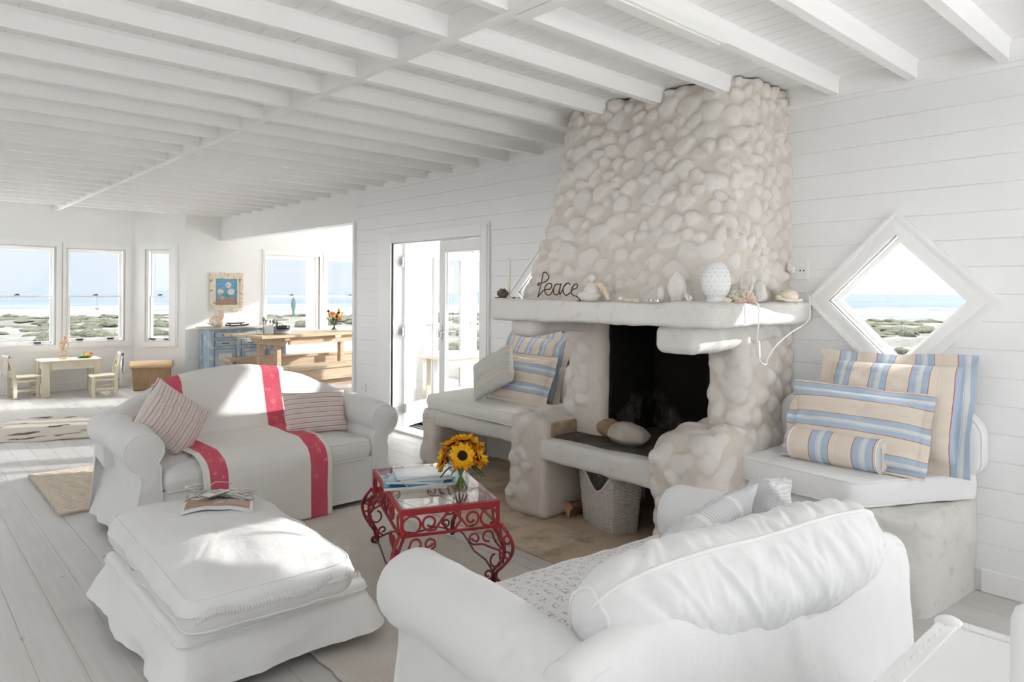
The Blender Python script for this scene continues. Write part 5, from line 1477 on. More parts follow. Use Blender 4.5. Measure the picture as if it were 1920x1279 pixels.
# sunflowers in a glass
vx, vy = 2.235, 2.845
t = thing('glass_vase', 'clear flared glass holding the sunflowers on the glass table', 'vase', (vx, vy, TT))
mb = MB(); mb.lathe([(.001, .001), (.036, 0), (.038, .006), (.044, .06), (.053, .125), (.058, .152), (.0555, .152), (.050, .125), (.041, .06), (.034, .012), (.001, .010)], 36, (vx, vy, TT), capb=False, capt=False)
mb.build('glass_body', MAT['vessel_glass'], t, angle=180)
thin_glass('water', (.93, .955, .93), 1.33, .6)
mb = MB(); mb.lathe([(.001, .012), (.034, .013), (.040, .06), (.045, .095), (.001, .095)], 30, (vx, vy, TT), capb=False, capt=False); mb.build('water', MAT['water'], t, angle=180)
simple('petal_yellow', (.93, .50, .015), .6, .3, var=.12, vs_=30); simple('petal_orange', (.88, .40, .012), .6, .3, var=.12, vs_=30)
simple('seed_disc', (.045, .022, .010), .9, .1, var=.4, vs_=90, bump=.6, bs=200); simple('stem_green', (.20, .30, .07), .6, .3, var=.2, vs_=30); simple('leaf_green', (.07, .12, .035), .6, .3, var=.2, vs_=20)
def sunflower(label, c, nrm, R_, seed, ring=2):
    rnd = random.Random(seed); nrm = Vector(nrm).normalized(); c = Vector(c)
    t = thing('sunflower', label, 'flower', c, 0, 'sunflowers in the glass')
    q = nrm.to_track_quat('Z', 'Y').to_matrix()
    mb = MB(); n = 19
    for ly in range(2):
        for k in range(n):
            a = 2 * PI * (k + .5 * ly) / n + rnd.uniform(-.12, .12); L = R_ * rnd.uniform(.82, 1.05) * (1 if ly == 0 else .88); w = R_ * .17
            cup = rnd.uniform(-.25, .45) if ly == 0 else rnd.uniform(.2, .8)
            P = []
            for i, s in enumerate((.32, .5, .7, .88, 1.0)):
                ww = w * (.55, 1, 1, .6, .05)[i]; zz = .012 * ly + cup * (s - .32) ** 1.2 * R_ * .9
                for j in (-1, 0, 1):
                    pt = Vector((math.cos(a) * L * s - math.sin(a) * ww * j, math.sin(a) * L * s + math.cos(a) * ww * j, zz - (.006 if j == 0 else 0)))
                    P.append(tuple(c + q @ pt))
            mb.add(P, [(i * 3 + j, i * 3 + j + 1, i * 3 + j + 4, i * 3 + j + 3) for i in range(4) for j in range(2)], mi=ly)
    mb.build('petals', [MAT['petal_orange'], MAT['petal_yellow']], t, angle=180, normals=False)
    mb = MB(); M4 = q.to_4x4(); mb.ell(tuple(c + nrm * .004), (R_ * .42, R_ * .42, .016), 20, 8, M4, .08, seed, 20); mb.build('seed_head', MAT['seed_disc'], t, angle=180)
    mb = MB()
    for k in range(11):
        a = 2 * PI * k / 11; P = [tuple(c + q @ Vector((math.cos(a + d) * R_ * r, math.sin(a + d) * R_ * r, z))) for d, r, z in ((-.22, .25, -.014), (.22, .25, -.014), (0, .62, -.004))]
        mb.add(P, [(0, 1, 2)])
    mb.ell(tuple(c - nrm * .010), (R_ * .3, R_ * .3, .014), 12, 6, M4); mb.build('sepals', MAT['leaf_green'], t, angle=180)
    foot = Vector((vx + (c.x - vx) * -.35 + rnd.uniform(-.008, .008), vy + (c.y - vy) * -.35 + rnd.uniform(-.008, .008), TT + .016))
    neck = Vector((vx + (c.x - vx) * .35, vy + (c.y - vy) * .35, TT + .15))
    mb = MB(); mb.tube([foot, foot.lerp(neck, .5), neck, c - nrm * .03 + Vector((0, 0, -.012)), c - nrm * .012], [.005, .005, .0048, .0045, .006], 7); mb.build('stem', MAT['stem_green'], t, angle=180)
R2 = Vector((.74, -.6726, 0)); F2 = Vector((.6726, .74, 0)); U2 = Vector((0, 0, 1))
def fl(r, u, f): return Vector((vx, vy, TT)) + R2 * r + U2 * u + F2 * f
sunflower('sunflower facing the camera in the middle with its dark centre showing', fl(.012, .195, -.05), -F2 * .9 + U2 * .42 + R2 * .02, .076, 1)
sunflower('sunflower drooping to the left of the bunch', fl(-.085, .165, -.01), -R2 * .95 + U2 * .25 - F2 * .12, .066, 2)
sunflower('sunflower at the right edge of the bunch, lower one', fl(.085, .185, -.02), R2 * .9 + U2 * .45 - F2 * .18, .066, 3)
sunflower('sunflower at the top right of the bunch', fl(.068, .235, .03), R2 * .4 + U2 * .95 + F2 * .1, .066, 4)
sunflower('sunflower at the top middle of the bunch, seen edge on', fl(.01, .255, .02), U2 * 1.0 + F2 * .05, .068, 5)
sunflower('sunflower at the top left of the bunch, seen edge on', fl(-.048, .235, .025), -R2 * .45 + U2 * .95 + F2 * .05, .064, 6)
sunflower('sunflower at the back of the bunch', fl(.03, .235, .075), U2 * .8 + F2 * .5, .056, 7)
mb = MB()
for k, (r, u, f, s) in enumerate(((-.05, .135, -.02, .05), (.055, .13, -.01, .05), (.075, .12, .02, .045), (-.01, .14, -.04, .035))):
    c_ = fl(r, u, f); d_ = (R2 * (1 if r > 0 else -1) - U2 * .6 - F2 * .2).normalized(); n_ = d_.cross(F2).normalized()
    P = []
    for i, q in enumerate(np.linspace(0, 1, 6)):
        ww = s * .45 * math.sin(PI * (q * .9 + .08)); pp = c_ + d_ * s * 1.3 * q - U2 * .02 * q * q
        P += [tuple(pp - F2 * ww), tuple(pp + n_ * .006), tuple(pp + F2 * ww)]
    mb.add(P, [(i * 3 + j, i * 3 + j + 1, i * 3 + j + 4, i * 3 + j + 3) for i in range(5) for j in range(2)])
tag(mb.build('sunflower_leaves', MAT['leaf_green'], angle=180, normals=False), 'dark green leaves hanging over the rim of the sunflower glass', 'leaf')

# magazines on the glass table
def magazine(label, c, rz, w, h, th, cov, z, group='magazines on the glass table', tilt=0, name='magazine'):
    t = thing(name, label, 'magazine', (c[0], c[1], z), rz, group)
    mb = MB(); nu = 12; L = []
    for zt in (0, th):
        U, V = np.meshgrid(np.linspace(-w / 2, w / 2, nu), np.linspace(-h / 2, h / 2, 4), indexing='ij')
        sag = .004 * np.cos(U / w * 3) * (zt > 0)
        L.append(np.stack([U, V, zt + sag + tilt * (U + w / 2)], -1))
    mb.grid(L[1]); mb.build('cover', cov, t, local=True, angle=180, normals=False)
    mb = MB(); a, b = L[0], L[1] - np.array([0, 0, .0008])
    mb.grid(a)
    for s in (0, -1):
        mb.grid(np.stack([a[:, s], b[:, s]], 1)); mb.grid(np.stack([a[s, :], b[s, :]], 1))
    mb.build('pages', MAT['paper'], t, local=True, angle=30, normals=False)
    return t
simple('paper', (.78, .79, .80), .6, .3, var=.06, vs_=200)
def cover_mat(name, stops, scale, seed=0, axis=1):
    N = Nodes(name); uv = N.coord('UV', (scale, scale * 1.3, 1)); n_ = N.noise(uv, 1.0, 5, .6); sp = N.n('ShaderNodeSeparateXYZ'); N.l(N.coord('UV'), sp.inputs[0])
    v = N.math('ADD', N.math('MULTIPLY', n_, .6), N.math('MULTIPLY', sp.outputs[axis], .4)); N.set(N.ramp(v, stops), .25, .5); MAT[name] = N.m; return N.m
ca = cover_mat('cover_pale', [(.30, (.45, .55, .62)), (.42, (.72, .77, .80)), (.55, (.80, .82, .83)), (.7, (.60, .68, .74))], 3)
cb = cover_mat('cover_blue', [(.3, (.03, .20, .33)), (.45, (.06, .32, .48)), (.6, (.30, .52, .62)), (.75, (.08, .28, .42))], 4)
cc_ = cover_mat('cover_teal', [(.3, (.22, .42, .52)), (.5, (.55, .68, .75)), (.62, (.12, .35, .48)), (.8, (.7, .76, .8))], 5)
mcx, mcy = 2.165, 3.10
magazine('blue magazine at the bottom of the pile on the glass table', (mcx - .02, mcy + .03), -.55, .33, .235, .012, cb, TT)
magazine('teal magazine with curled pages second from the bottom on the glass table', (mcx + .05, mcy - .03), -.36, .31, .225, .012, cb, TT + .0125)
magazine('pale blue magazine lying askew in the middle of the pile', (mcx - .01, mcy + .02), -.75, .30, .22, .010, cc_, TT + .025)
magazine('pale grey catalogue near the top of the pile on the glass table', (mcx + .03, mcy + .01), -.40, .29, .215, .012, ca, TT + .0355)
magazine('thin white brochure on top of the pile on the glass table', (mcx + .02, mcy + .03), -.46, .28, .20, .006, ca, TT + .048)

# open magazine, little music player and earphones on the ottoman
N = Nodes('magazine_spread'); uv = N.coord('UV'); sp = N.n('ShaderNodeSeparateXYZ'); N.l(uv, sp.inputs[0])
wd = N.mixc(N.rng(N.noise(N.coord('UV', (3, 40, 1)), 1, 4), .35, .65), (.30, .17, .10), (.46, .29, .18))
gx = N.noise(N.coord('UV', (7, 22, 1)), 1, 5, .7); gray = N.ramp(gx, [(.36, (.03, .03, .03)), (.47, (.16, .15, .14)), (.53, (.60, .58, .56)), (.62, (.76, .75, .73)), (.70, (.22, .20, .19))])
half = N.rng(sp.outputs[1], .485, .49); c = N.mixc(half, wd, gray)
ln = N.math('MULTIPLY', N.rng(N.math('ABSOLUTE', N.math('SUBTRACT', sp.outputs[1], .49)), .008, .012, 1, 0), 1.0); c = N.mixc(ln, c, (.78, .77, .76))
inset = N.math('MULTIPLY', N.math('MULTIPLY', N.rng(sp.outputs[0], .43, .435), N.rng(sp.outputs[0], .66, .665, 1, 0)), N.math('MULTIPLY', N.rng(sp.outputs[1], .16, .17), N.rng(sp.outputs[1], .45, .46, 1, 0)))
c = N.mixc(inset, c, gray)
dx_ = N.math('SUBTRACT', sp.outputs[0], .80); dy_ = N.math('SUBTRACT', sp.outputs[1], .30)
el = N.math('ADD', N.math('MULTIPLY', N.math('MULTIPLY', dx_, dx_), 400), N.math('MULTIPLY', N.math('MULTIPLY', dy_, dy_), 190)); c = N.mixc(N.rng(el, .9, 1.1, 1, 0), c, (.22, .19, .18))
edge = N.math('MAXIMUM', N.rng(sp.outputs[0], .955, .96), N.math('MAXIMUM', N.rng(sp.outputs[0], .04, .045, 1, 0), N.rng(sp.outputs[1], .045, .05, 1, 0)))
c = N.mixc(N.math('MULTIPLY', edge, N.rng(sp.outputs[1], .5, .505, 1, 0)), c, (.80, .80, .79)); N.set(c, .35, .5); MAT['magazine_spread'] = N.m
def cushion_top(x, y, obs=[o_ for o_ in bpy.data.objects if o_.name.startswith('loose_cushion')]):
    ob = obs[0]; b_ = world_loc(ob); ok, loc, nn_, i_ = ob.ray_cast(Vector((x, y, 2)) - b_, Vector((0, 0, -1)))
    return (loc + b_).z if ok else .49
OZ = cushion_top(1.2, 3.36)
def open_magazine():
    p = [(.985, 3.235), (1.255, 3.11), (1.41, 3.475), (1.15, 3.655)]
    t = thing('open_magazine', 'open magazine with photographs lying on the ottoman cushion', 'magazine', (1.2, 3.37, OZ))
    G = np.zeros((14, 26, 3))
    for i, u in enumerate(np.linspace(0, 1, 14)):
        for j, v in enumerate(np.linspace(0, 1, 26)):
            a = np.array(p[0]) * (1 - u) + np.array(p[1]) * u; b = np.array(p[3]) * (1 - u) + np.array(p[2]) * u; q = a * (1 - v) + b * v
            z = max(cushion_top(q[0], q[1]), OZ - .012) + .016 + .010 * math.sin(PI * abs(v - .49) * 2) * .7 - .008 * math.exp(-((v - .49) / .03) ** 2) - .004 * (1 - v) ** 3 + .006 * math.sin(u * 4) * (1 - v)
            G[i, j] = (q[0], q[1], z)
    mb = MB(); mb.grid(G); mb.build('spread', MAT['magazine_spread'], t, angle=180, normals=False)
    mb = MB(); lo = G - np.array([0, 0, .009]); mb.grid(lo); hi = G - np.array([0, 0, .001])
    for s in (0, -1): mb.grid(np.stack([lo[:, s], hi[:, s]], 1)); mb.grid(np.stack([lo[s, :], hi[s, :]], 1))
    mb.build('pages', MAT['paper'], t, angle=30, normals=False)
open_magazine()
t = thing('music_player', 'small grey music player lying on the open magazine', 'music player', (1.185, 3.39, cushion_top(1.185, 3.39) + .030), .33)
simple('player_body', (.20, .19, .19), .4, .5); simple('player_face', (.70, .70, .69), .3, .5)
mb = MB(); mb.box(-.062, .062, -.036, .036, 0, .009); mb.build('body', MAT['player_body'], t, local=True, bevel=.003)
mb = MB(); mb.box(-.060, .060, -.034, .034, .009, .0105); mb.build('face', MAT['player_face'], t, local=True, bevel=.001)
mb = MB(); mb.box(-.012, .048, -.022, .024, .0105, .011); simple('player_screen', (.50, .50, .46), .2, .5); mb.build('screen', MAT['player_screen'], t, local=True)
simple('ear_wire', (.80, .80, .80), .5, .4)
t = thing('earphones', 'white earphone wires curled over the open magazine and ottoman', 'earphones', (1.2, 3.5, OZ + .02))
mb = MB(); z = OZ + .028
mb.tube([(1.23, 3.36, z + .01), (1.265, 3.335, z + .02), (1.285, 3.36, z + .016), (1.262, 3.39, z + .02), (1.235, 3.375, z + .022), (1.245, 3.335, z + .018), (1.275, 3.318, z + .014)], .0022, 5)
mb.tube([(1.15, 3.36, z + .004), (1.115, 3.37, z + .01), (1.11, 3.41, z + .012), (1.15, 3.46, z + .01), (1.20, 3.52, z + .012), (1.21, 3.58, z + .012), (1.17, 3.60, z + .012), (1.13, 3.62, z + .002)], .002, 5)
mb.tube([(1.20, 3.52, z + .012), (1.255, 3.58, z + .014), (1.29, 3.60, z + .004), (1.33, 3.57, z + .001)], .002, 5)
mb.build('wire', MAT['ear_wire'], t, angle=180)
for x, y in ((1.13, 3.62), (1.33, 3.57)):
    mb = MB(); mb.ell((x, y, z), (.009, .008, .008), 10, 8); mb.build('earbud', MAT['ear_wire'], t, angle=180)
# ================================================================== mantel ornaments
MZ = 1.437
t = thing('candle_stand', 'slim pale candle on a dark slate dish at the left end of the mantel', 'candle', (2.97, 3.30, MZ))
simple('wax', (.80, .78, .72), .5, .4); simple('slate', (.13, .11, .12), .6, .3)
mb = MB(); mb.lathe([(.07, .004), (.085, .014), (.080, .016), (.06, .009), (.001, .009)], 28, (2.95, 3.285, MZ)); mb.build('dish', MAT['slate'], t, angle=60)
mb = MB(); mb.lathe([(.0115, .008), (.0108, .2), (.009, .245), (.004, .255)], 14, (2.985, 3.315, MZ)); mb.build('wax_candle', MAT['wax'], t, angle=60)
mb = MB(); mb.tube([(2.985, 3.315, MZ + .25), (2.985, 3.315, MZ + .268)], .0012, 5); mb.build('wick', MAT['slate'], t)
simple('cone_dark', (.20, .15, .11), .85, .2, var=.3, vs_=60)
mb = MB(); rnd = random.Random(3)
for k in range(70):
    z = k / 70; a = k * 2.4; r = .030 * math.sin(PI * (.15 + .8 * z)); c = Vector((2.895 + r * math.cos(a), 3.272 + r * math.sin(a), MZ + .012 + .052 * z))
    mb.ell(c, (.011, .008, .0035), 8, 5, Matrix.Rotation(a, 4, 'Z') @ Matrix.Rotation(-.6, 4, 'Y'))
tag(mb.build('pine_cone', MAT['cone_dark'], angle=180), 'small dark pine cone beside the candle dish on the mantel', 'pine cone')
simple('shell_cream', (.72, .65, .55), .6, .3, var=.12, vs_=40); simple('shell_pink', (.70, .52, .42), .5, .4, var=.2, vs_=40); simple('bone', (.66, .56, .42), .7, .3, var=.15, vs_=30); simple('bleached', (.72, .70, .66), .85, .2, var=.08, vs_=25, bump=.25, bs=60)
for i, (x, y, r, lab) in enumerate(((2.865, 3.175, .018, 'flat beige pebble shell at the left end of the mantel'), (2.885, 3.125, .014, 'tiny pale shell next to the flat beige pebble on the mantel'))):
    mb = MB(); mb.ell((x, y, MZ + .008), (r, r * 1.3, .009), 14, 8, None, .15, i, 40); tag(mb.build('pebble_shell', MAT['shell_cream'], angle=180), lab, 'shell')
# wire word
simple('rusty_wire', (.085, .045, .032), .65, .4, .3, var=.3, vs_=60)
def bez(pts, n=10):
    P = [Vector(p) for p in pts]; out = []
    for i in range(len(P) - 1):
        p0, p1, p2, p3 = P[max(i - 1, 0)], P[i], P[i + 1], P[min(i + 2, len(P) - 1)]
        for k in range(n):
            s = k / n; out.append(.5 * ((2 * p1) + (p2 - p0) * s + (2 * p0 - 5 * p1 + 4 * p2 - p3) * s * s + (3 * p1 - p0 - 3 * p2 + p3) * s ** 3))
    out.append(P[-1]); return out
# coordinates read from a tracing of the wire: millimetres right / up
W_ = [(0, 0), (6, 18), (22, 82), (30, 126)]
word1 = [(30, 126), (44, 128), (60, 108), (52, 88), (26, 74), (6, 74), (0, 64), (8, 62), (10, 70)]
word2 = [(0, 0), (14, 16), (36, 38), (64, 42), (76, 56), (72, 70), (56, 70), (40, 52), (40, 28), (54, 12), (72, 18), (84, 44), (98, 66), (114, 66), (116, 66), (100, 66), (86, 46), (88, 20), (104, 14), (116, 38), (124, 70), (116, 36), (118, 16), (128, 30), (142, 58), (158, 72), (170, 66), (156, 72), (138, 54), (136, 28), (150, 12), (172, 26), (184, 40), (202, 48), (206, 64), (194, 66), (180, 48), (176, 26), (186, 12), (204, 6), (214, -4), (218, -14), (210, -20), (206, -12)]
O_ = Vector((2.925, 2.990, MZ + .004)); D_ = Vector((-.02, -.345, 0)).normalized(); sc_ = .00165
mp = lambda p: O_ + D_ * p[0] * sc_ + Vector((0, 0, p[1] * sc_ * .70 + .013))
mb = MB(); r_ = .0034
mb.tube([mp(p) for p in bez([(*p, 0) for p in W_], 6)], r_, 6); mb.tube([mp(p) for p in bez([(*p, 0) for p in word1], 8)], r_, 6); mb.tube([mp(p) for p in bez([(*p, 0) for p in word2], 7)], r_, 6)
tag(mb.build('wire_word', MAT['rusty_wire'], angle=180), 'rusty wire bent into the word Peace standing on the mantel', 'ornament')
# carved figure, driftwood arch, spoon-like shell, tea lights, stones, coral
mb = MB(); c = Vector((2.93, 2.585, MZ)); q = Matrix.Rotation(.15, 4, 'Z')
mb.ell(c + Vector((.0, 0, .028)), (.040, .075, .030), 26, 16, q, .10, 4, 3); mb.ell(c + Vector((.005, -.015, .062)), (.032, .046, .045), 24, 16, q, .10, 6, 3); mb.ell(c + Vector((.004, -.018, .125)), (.020, .022, .025), 18, 12, q, .06, 7, 4)
tag(mb.build('stone_figure', MAT['bleached'], angle=180), 'pale seated stone figure on the mantel right of the wire word', 'figurine')
mb = MB(); pts = [(2.925, 2.535 - .02 * 0, MZ + .100), (2.922, 2.505, MZ + .094), (2.92, 2.472, MZ + .072), (2.918, 2.448, MZ + .040), (2.916, 2.437, MZ + .008)]
mb.tube(bez(pts, 6), [.010 + .008 * math.sin(PI * k / 24) for k in range(25)], 9)
tag(mb.build('curved_bone', MAT['bone'], angle=180), 'curved beige bone leaning against the stone figure on the mantel', 'bone')
mb = MB(); mb.ell((2.945, 2.372, MZ + .016), (.012, .018, .014), 12, 8); mb.tube([(2.945, 2.36, MZ + .012), (2.945, 2.31, MZ + .008), (2.94, 2.25, MZ + .006)], [.008, .010, .012], 8)
tag(mb.build('shell_spoon', MAT['shell_cream'], angle=180), 'long spoon shaped piece of driftwood lying on the mantel front edge', 'driftwood')
for i, (x, y, lab) in enumerate(((2.99, 2.205, 'left one of the two small tealights on the mantel'), (2.965, 2.155, 'right one of the two small tealights on the mantel'))):
    tt_ = thing('tealight', lab, 'candle', (x, y, MZ), 0, 'tealights on the mantel')
    mb = MB(); mb.lathe([(.018, 0), (.019, .014)], 20, (x, y, MZ), capt=False); mb.lathe([(.0185, .014), (.0175, .014), (.017, .011), (.001, .0105)], 20, (x, y, MZ), capb=False, capt=False); mb.build('cup', MAT['chrome'], tt_, angle=40)
    mb = MB(); mb.lathe([(.016, .006), (.016, .0125)], 20, (x, y, MZ)); mb.build('wax', MAT['wax'], tt_, angle=40)
def pebble(name, lab, c, rad, mat, seed, rough=.12, fr=3, rz=0, tilt=0, cat='stone'):
    mb = MB(); mb.ell((c[0], c[1], MZ + c[2]), rad, 24, 16, Matrix.Rotation(rz, 4, 'Z') @ Matrix.Rotation(tilt, 4, 'X'), rough, seed, fr); return tag(mb.build(name, MAT[mat], angle=180), lab, cat)
pebble('beach_stone', 'tall pale beach stone standing at the middle of the mantel', (3.04, 2.085, .075), (.035, .05, .078), 'bleached', 2, .14, 2.5)
pebble('beach_stone', 'small upright stone left of the tall pale beach stone', (3.02, 2.17, .040), (.018, .022, .042), 'bleached', 3)
mb = MB(); rnd = random.Random(8)
for k in range(9):
    a = rnd.uniform(0, 6.3); d = Vector((math.cos(a) * .025, math.sin(a) * .025, rnd.uniform(.015, .05))); mb.tube([(3.0, 1.985, MZ + .004), tuple(Vector((3.0, 1.985, MZ + .004)) + d * .6), tuple(Vector((3.0, 1.985, MZ + .004)) + d)], [.009, .007, .005], 6)
tag(mb.build('coral', MAT['bleached'], angle=180), 'small branching piece of coral left of the egg lamp', 'coral')
# egg lamp with pierced holes, its cord, switch and plug
N = Nodes('egg_ceramic'); N.set((.80, .81, .81), .35, .4); MAT['egg_ceramic'] = N.m
ex_, ey_ = 3.10, 1.895
t = thing('egg_lamp', 'white pierced egg shaped lamp standing on the mantel', 'lamp', (ex_, ey_, MZ))
prof = [(.044, 0), (.046, .012)]
for k in range(1, 26):
    s = k / 26; a = PI * s; z = .012 + .195 * (1 - math.cos(a)) / 2; r = .0735 * math.sin(a) ** .85 * (1 - .16 * (s - .35)); prof.append((max(r, .046 if s < .14 else r), z))
prof.append((.003, .209))
mb = MB(); mb.lathe(prof, 48, (ex_, ey_, MZ)); mb.build('shade', MAT['egg_ceramic'], t, angle=180)
mb = MB(); mb.lathe([(.047, 0), (.048, .010), (.044, .014)], 40, (ex_, ey_, MZ)); mb.build('base', MAT['egg_ceramic'], t, angle=40)
mb = MB()
for row, z in enumerate((.035, .058, .082, .106, .13, .15, .168)):
    r = float(np.interp(z, [p[1] for p in prof], [p[0] for p in prof])); n = 13
    for k in range(n):
        a = 2 * PI * (k + .5 * (row % 2)) / n; mb.ell((ex_ + r * math.cos(a), ey_ + r * math.sin(a), MZ + z), (.0017, .0017, .0017), 7, 6)
mb.build('pierced_hole', MAT['dark_void'], t, angle=180)
mb = MB(); yf = 1.80
cord = [(3.15, 1.915, MZ + .006), (3.24, 1.86, MZ + .005), (3.31, 1.805, MZ + .004), (3.325, 1.787, MZ - .02), (3.33, 1.79, 1.34), (3.335, 1.80, 1.27), (3.34, 1.80, 1.235)]
mb.tube(bez(cord, 6), .0027, 6)
cord2 = [(3.345, 1.80, 1.16), (3.38, 1.80, 1.125), (3.43, 1.80, 1.115), (3.45, 1.80, 1.15), (3.54, 1.80, 1.21), (3.70, 1.80, 1.27), (3.88, 1.81, 1.31), (3.97, 1.82, 1.345), (3.99, 1.825, 1.40), (3.985, 1.83, 1.46), (4.00, 1.86, 1.50), (4.03, 1.91, 1.54), (4.05, 1.955, 1.585), (4.055, 1.97, 1.61)]
mb.tube(bez(cord2, 6), .0027, 6); mb.build('cord', MAT['white_plastic'], t, angle=180)
mb = MB(); mb.bar((3.34, 1.80, 1.24), (3.346, 1.80, 1.155), .022, .014); mb.build('switch', MAT['white_plastic'], t, bevel=.004)
mb = MB(); mb.ell((4.068, 1.985, 1.635), (.020, .028, .020), 14, 10, None, .0); mb.ell((4.066, 1.99, 1.655), (.018, .016, .014), 12, 8); mb.ell((4.07, 1.972, 1.618), (.018, .013, .013), 12, 8); mb.build('plug', MAT['white_plastic'], t, angle=180)
# shells right of the lamp
pebble('shell', 'small round cream shell at the foot of the egg lamp', (3.03, 1.795, .014), (.016, .024, .014), 'shell_cream', 5, .1, 5, cat='shell')
N = Nodes('urchin'); v = N.coord(); N.set(N.mixc(N.rng(N.noise(v, 60, 4), .4, .62), (.70, .68, .63), (.42, .33, .22)), .9, .1); N.bump(N.noise(v, 120, 3), .6, .004); MAT['urchin'] = N.m
mb = MB(); mb.lathe([(.025, 0), (.045, .014), (.055, .036), (.053, .055), (.044, .062), (.040, .052), (.001, .040)], 26, (3.19, 1.83, MZ)); tag(mb.build('coconut_bowl', MAT['urchin'], angle=60), 'rough grey half shell bowl with a crusty rim right of the egg lamp', 'bowl')
pebble('shell', 'flat pinkish shell lying on the mantel edge right of the lamp', (3.05, 1.735, .008), (.014, .030, .008), 'shell_pink', 6, .2, 5, cat='shell')
pebble('shell', 'second flat pinkish shell, next to the coiled one', (3.10, 1.715, .007), (.012, .026, .007), 'shell_pink', 7, .2, 5, cat='shell')
mb = MB(); c = Vector((3.13, 1.69 + .03, MZ))
for k in range(34):
    a = k * .5; r = .020 * (1 - k / 40); mb.ell(c + Vector((.012 * math.cos(a) * (1 - k / 36), .012 * math.sin(a) * (1 - k / 36), .014 + k * .0011)), (r * .8,) * 3, 10, 7)
tag(mb.build('coiled_shell', MAT['shell_pink'], angle=180), 'orange coiled sea snail shell below the white horns', 'shell')
mb = MB(); c = Vector((3.27, 1.83, MZ)); mb.ell(c + Vector((0, 0, .035)), (.035, .042, .036), 20, 12, None, .12, 3, 4)
for s in (-1, 1): mb.tube(bez([tuple(c + Vector((0, s * .022, .055))), tuple(c + Vector((.008, s * .034, .095))), tuple(c + Vector((.01, s * .028, .14)))], 5), [.012 - .0009 * k for k in range(11)], 8)
tag(mb.build('horned_skull', MAT['bleached'], angle=180), 'small bleached skull with two upright horns on the mantel', 'skull')
pebble('beach_stone', 'white triangular stone behind the shells on the mantel', (3.28, 1.90, .045), (.03, .035, .05), 'bleached', 12, .1)
pebble('beach_stone', 'tall smooth egg shaped white stone left of the turtle shell', (3.42, 1.84, .058), (.028, .038, .060), 'bleached', 13, .06, 2, 0, .12)
pebble('beach_stone', 'low rounded stone against the chimney behind the turtle shell', (3.60, 1.93, .035), (.04, .04, .038), 'bleached', 14, .1)
mb = MB(); c = Vector((3.83, 1.885, MZ + .012)); mb.ell(c + Vector((0, 0, .022)), (.10, .055, .040), 28, 14, Matrix.Rotation(.15, 4, 'Z'), .05, 5, 4)
o = mb.build('turtle_shell', MAT['shell_cream'], angle=180); tag(o, 'cream turtle shell at the right end of the mantel by the socket', 'shell')
mb = MB(); mb.tube(bez([(3.66, 1.85, MZ + .022), (3.72, 1.835, MZ + .012), (3.82, 1.835, MZ + .010), (3.93, 1.845, MZ + .010)], 6), [.012] + [.009] * 17 + [.005], 8); mb.ell((3.655, 1.85, MZ + .026), (.016, .016, .014), 12, 8)
tag(mb.build('bone', MAT['shell_cream'], angle=180), 'slender pale bone lying in front of the turtle shell', 'bone')

# ================================================================== rugs
N = Nodes('woven_rug'); v = N.coord(); sp = N.n('ShaderNodeSeparateXYZ'); N.l(v, sp.inputs[0])
wv = N.math('MULTIPLY', N.math('SINE', N.math('MULTIPLY', sp.outputs[0], 900)), N.math('SINE', N.math('MULTIPLY', sp.outputs[1], 620)))
N.set(N.mixc(N.rng(N.math('ADD', N.noise(v, 3, 4), N.math('MULTIPLY', N.noise(v, 90, 3), .4)), .5, .9), (.62, .58, .525), (.74, .70, .645)), .95, .1); N.bump(N.math('ADD', N.math('MULTIPLY', wv, .5), N.noise(v, 200, 2)), .5, .004); MAT['woven_rug'] = N.m
rug = thing('rug', 'cream flat woven rug with a fringed end under the coffee table', 'rug', (1.95, 3.1, 0))
nx, ny = 60, 110; Xg, Yg = np.meshgrid(np.linspace(1.30, 2.56, nx), np.linspace(1.62, 4.27, ny), indexing='ij')
Xw = Xg + .012 * np.sin(Yg * 3.1) + .004 * np.sin(Yg * 41)
Zg = .010 + .0025 * fbm(np.stack([Xg, Yg, 0 * Xg], -1), 4, 2, 3)
mb = MB(); mb.grid(np.stack([Xw, Yg, Zg], -1)); mb.build('weave', MAT['woven_rug'], rug, angle=180, solid=.008)
mb = MB(); rnd = random.Random(5)
for k in range(120):
    x = 1.31 + 1.24 * k / 119
    mb.tube([(x, 4.265, .010), (x + rnd.uniform(-.012, .012), 4.30, .012), (x + rnd.uniform(-.02, .02), 4.335, .004)], [.004, .003, .002], 4)
mb.build('fringe', MAT['woven_rug'], rug, angle=180)
N = Nodes('jute'); v = N.coord(); n_ = N.noise(v, 40, 4)
N.set(N.mixc(n_, (.56, .48, .38), (.80, .74, .64)), .95, .1); N.bump(N.noise(v, 220, 3), .5, .006); MAT['jute'] = N.m
t = thing('jute_rug', 'chunky braided jute rug beside the left end of the camelback sofa', 'rug', (1.3, 6.0, 0))
rows = []; mb = MB(); rnd = random.Random(2)
for k in range(22):
    y = 5.37 + 1.22 * k / 21; n = 46; pts = []
    for i in range(n):
        x = .885 + (1.25) * i / (n - 1) + .03 * (k / 21) * 0; pts.append((x, y + .006 * math.sin(i * 1.7 + k * 2), .014 + .004 * math.sin(i * 1.7 + 1 + k)))
    mb.tube(pts, [.026 + .004 * math.sin(i * 1.7) for i in range(n)], 6)
for v_ in range(0): pass
P_ = np.concatenate(mb.V); P_[:, 2] = .004 + np.clip(P_[:, 2] + .014, 0, 1) * .62; mb.V = [P_]
fl_ = [f for f in mb.F]; uvs = np.concatenate(mb.UV); tn = np.concatenate(mb.tone); mb.UV = [uvs]; mb.tone = [tn]
mb.build('braids', MAT['jute'], t, angle=180)
mb = MB(); mb.box(.89, 2.13, 5.355, 6.60, .001, .008); mb.build('backing', MAT['jute'], t)
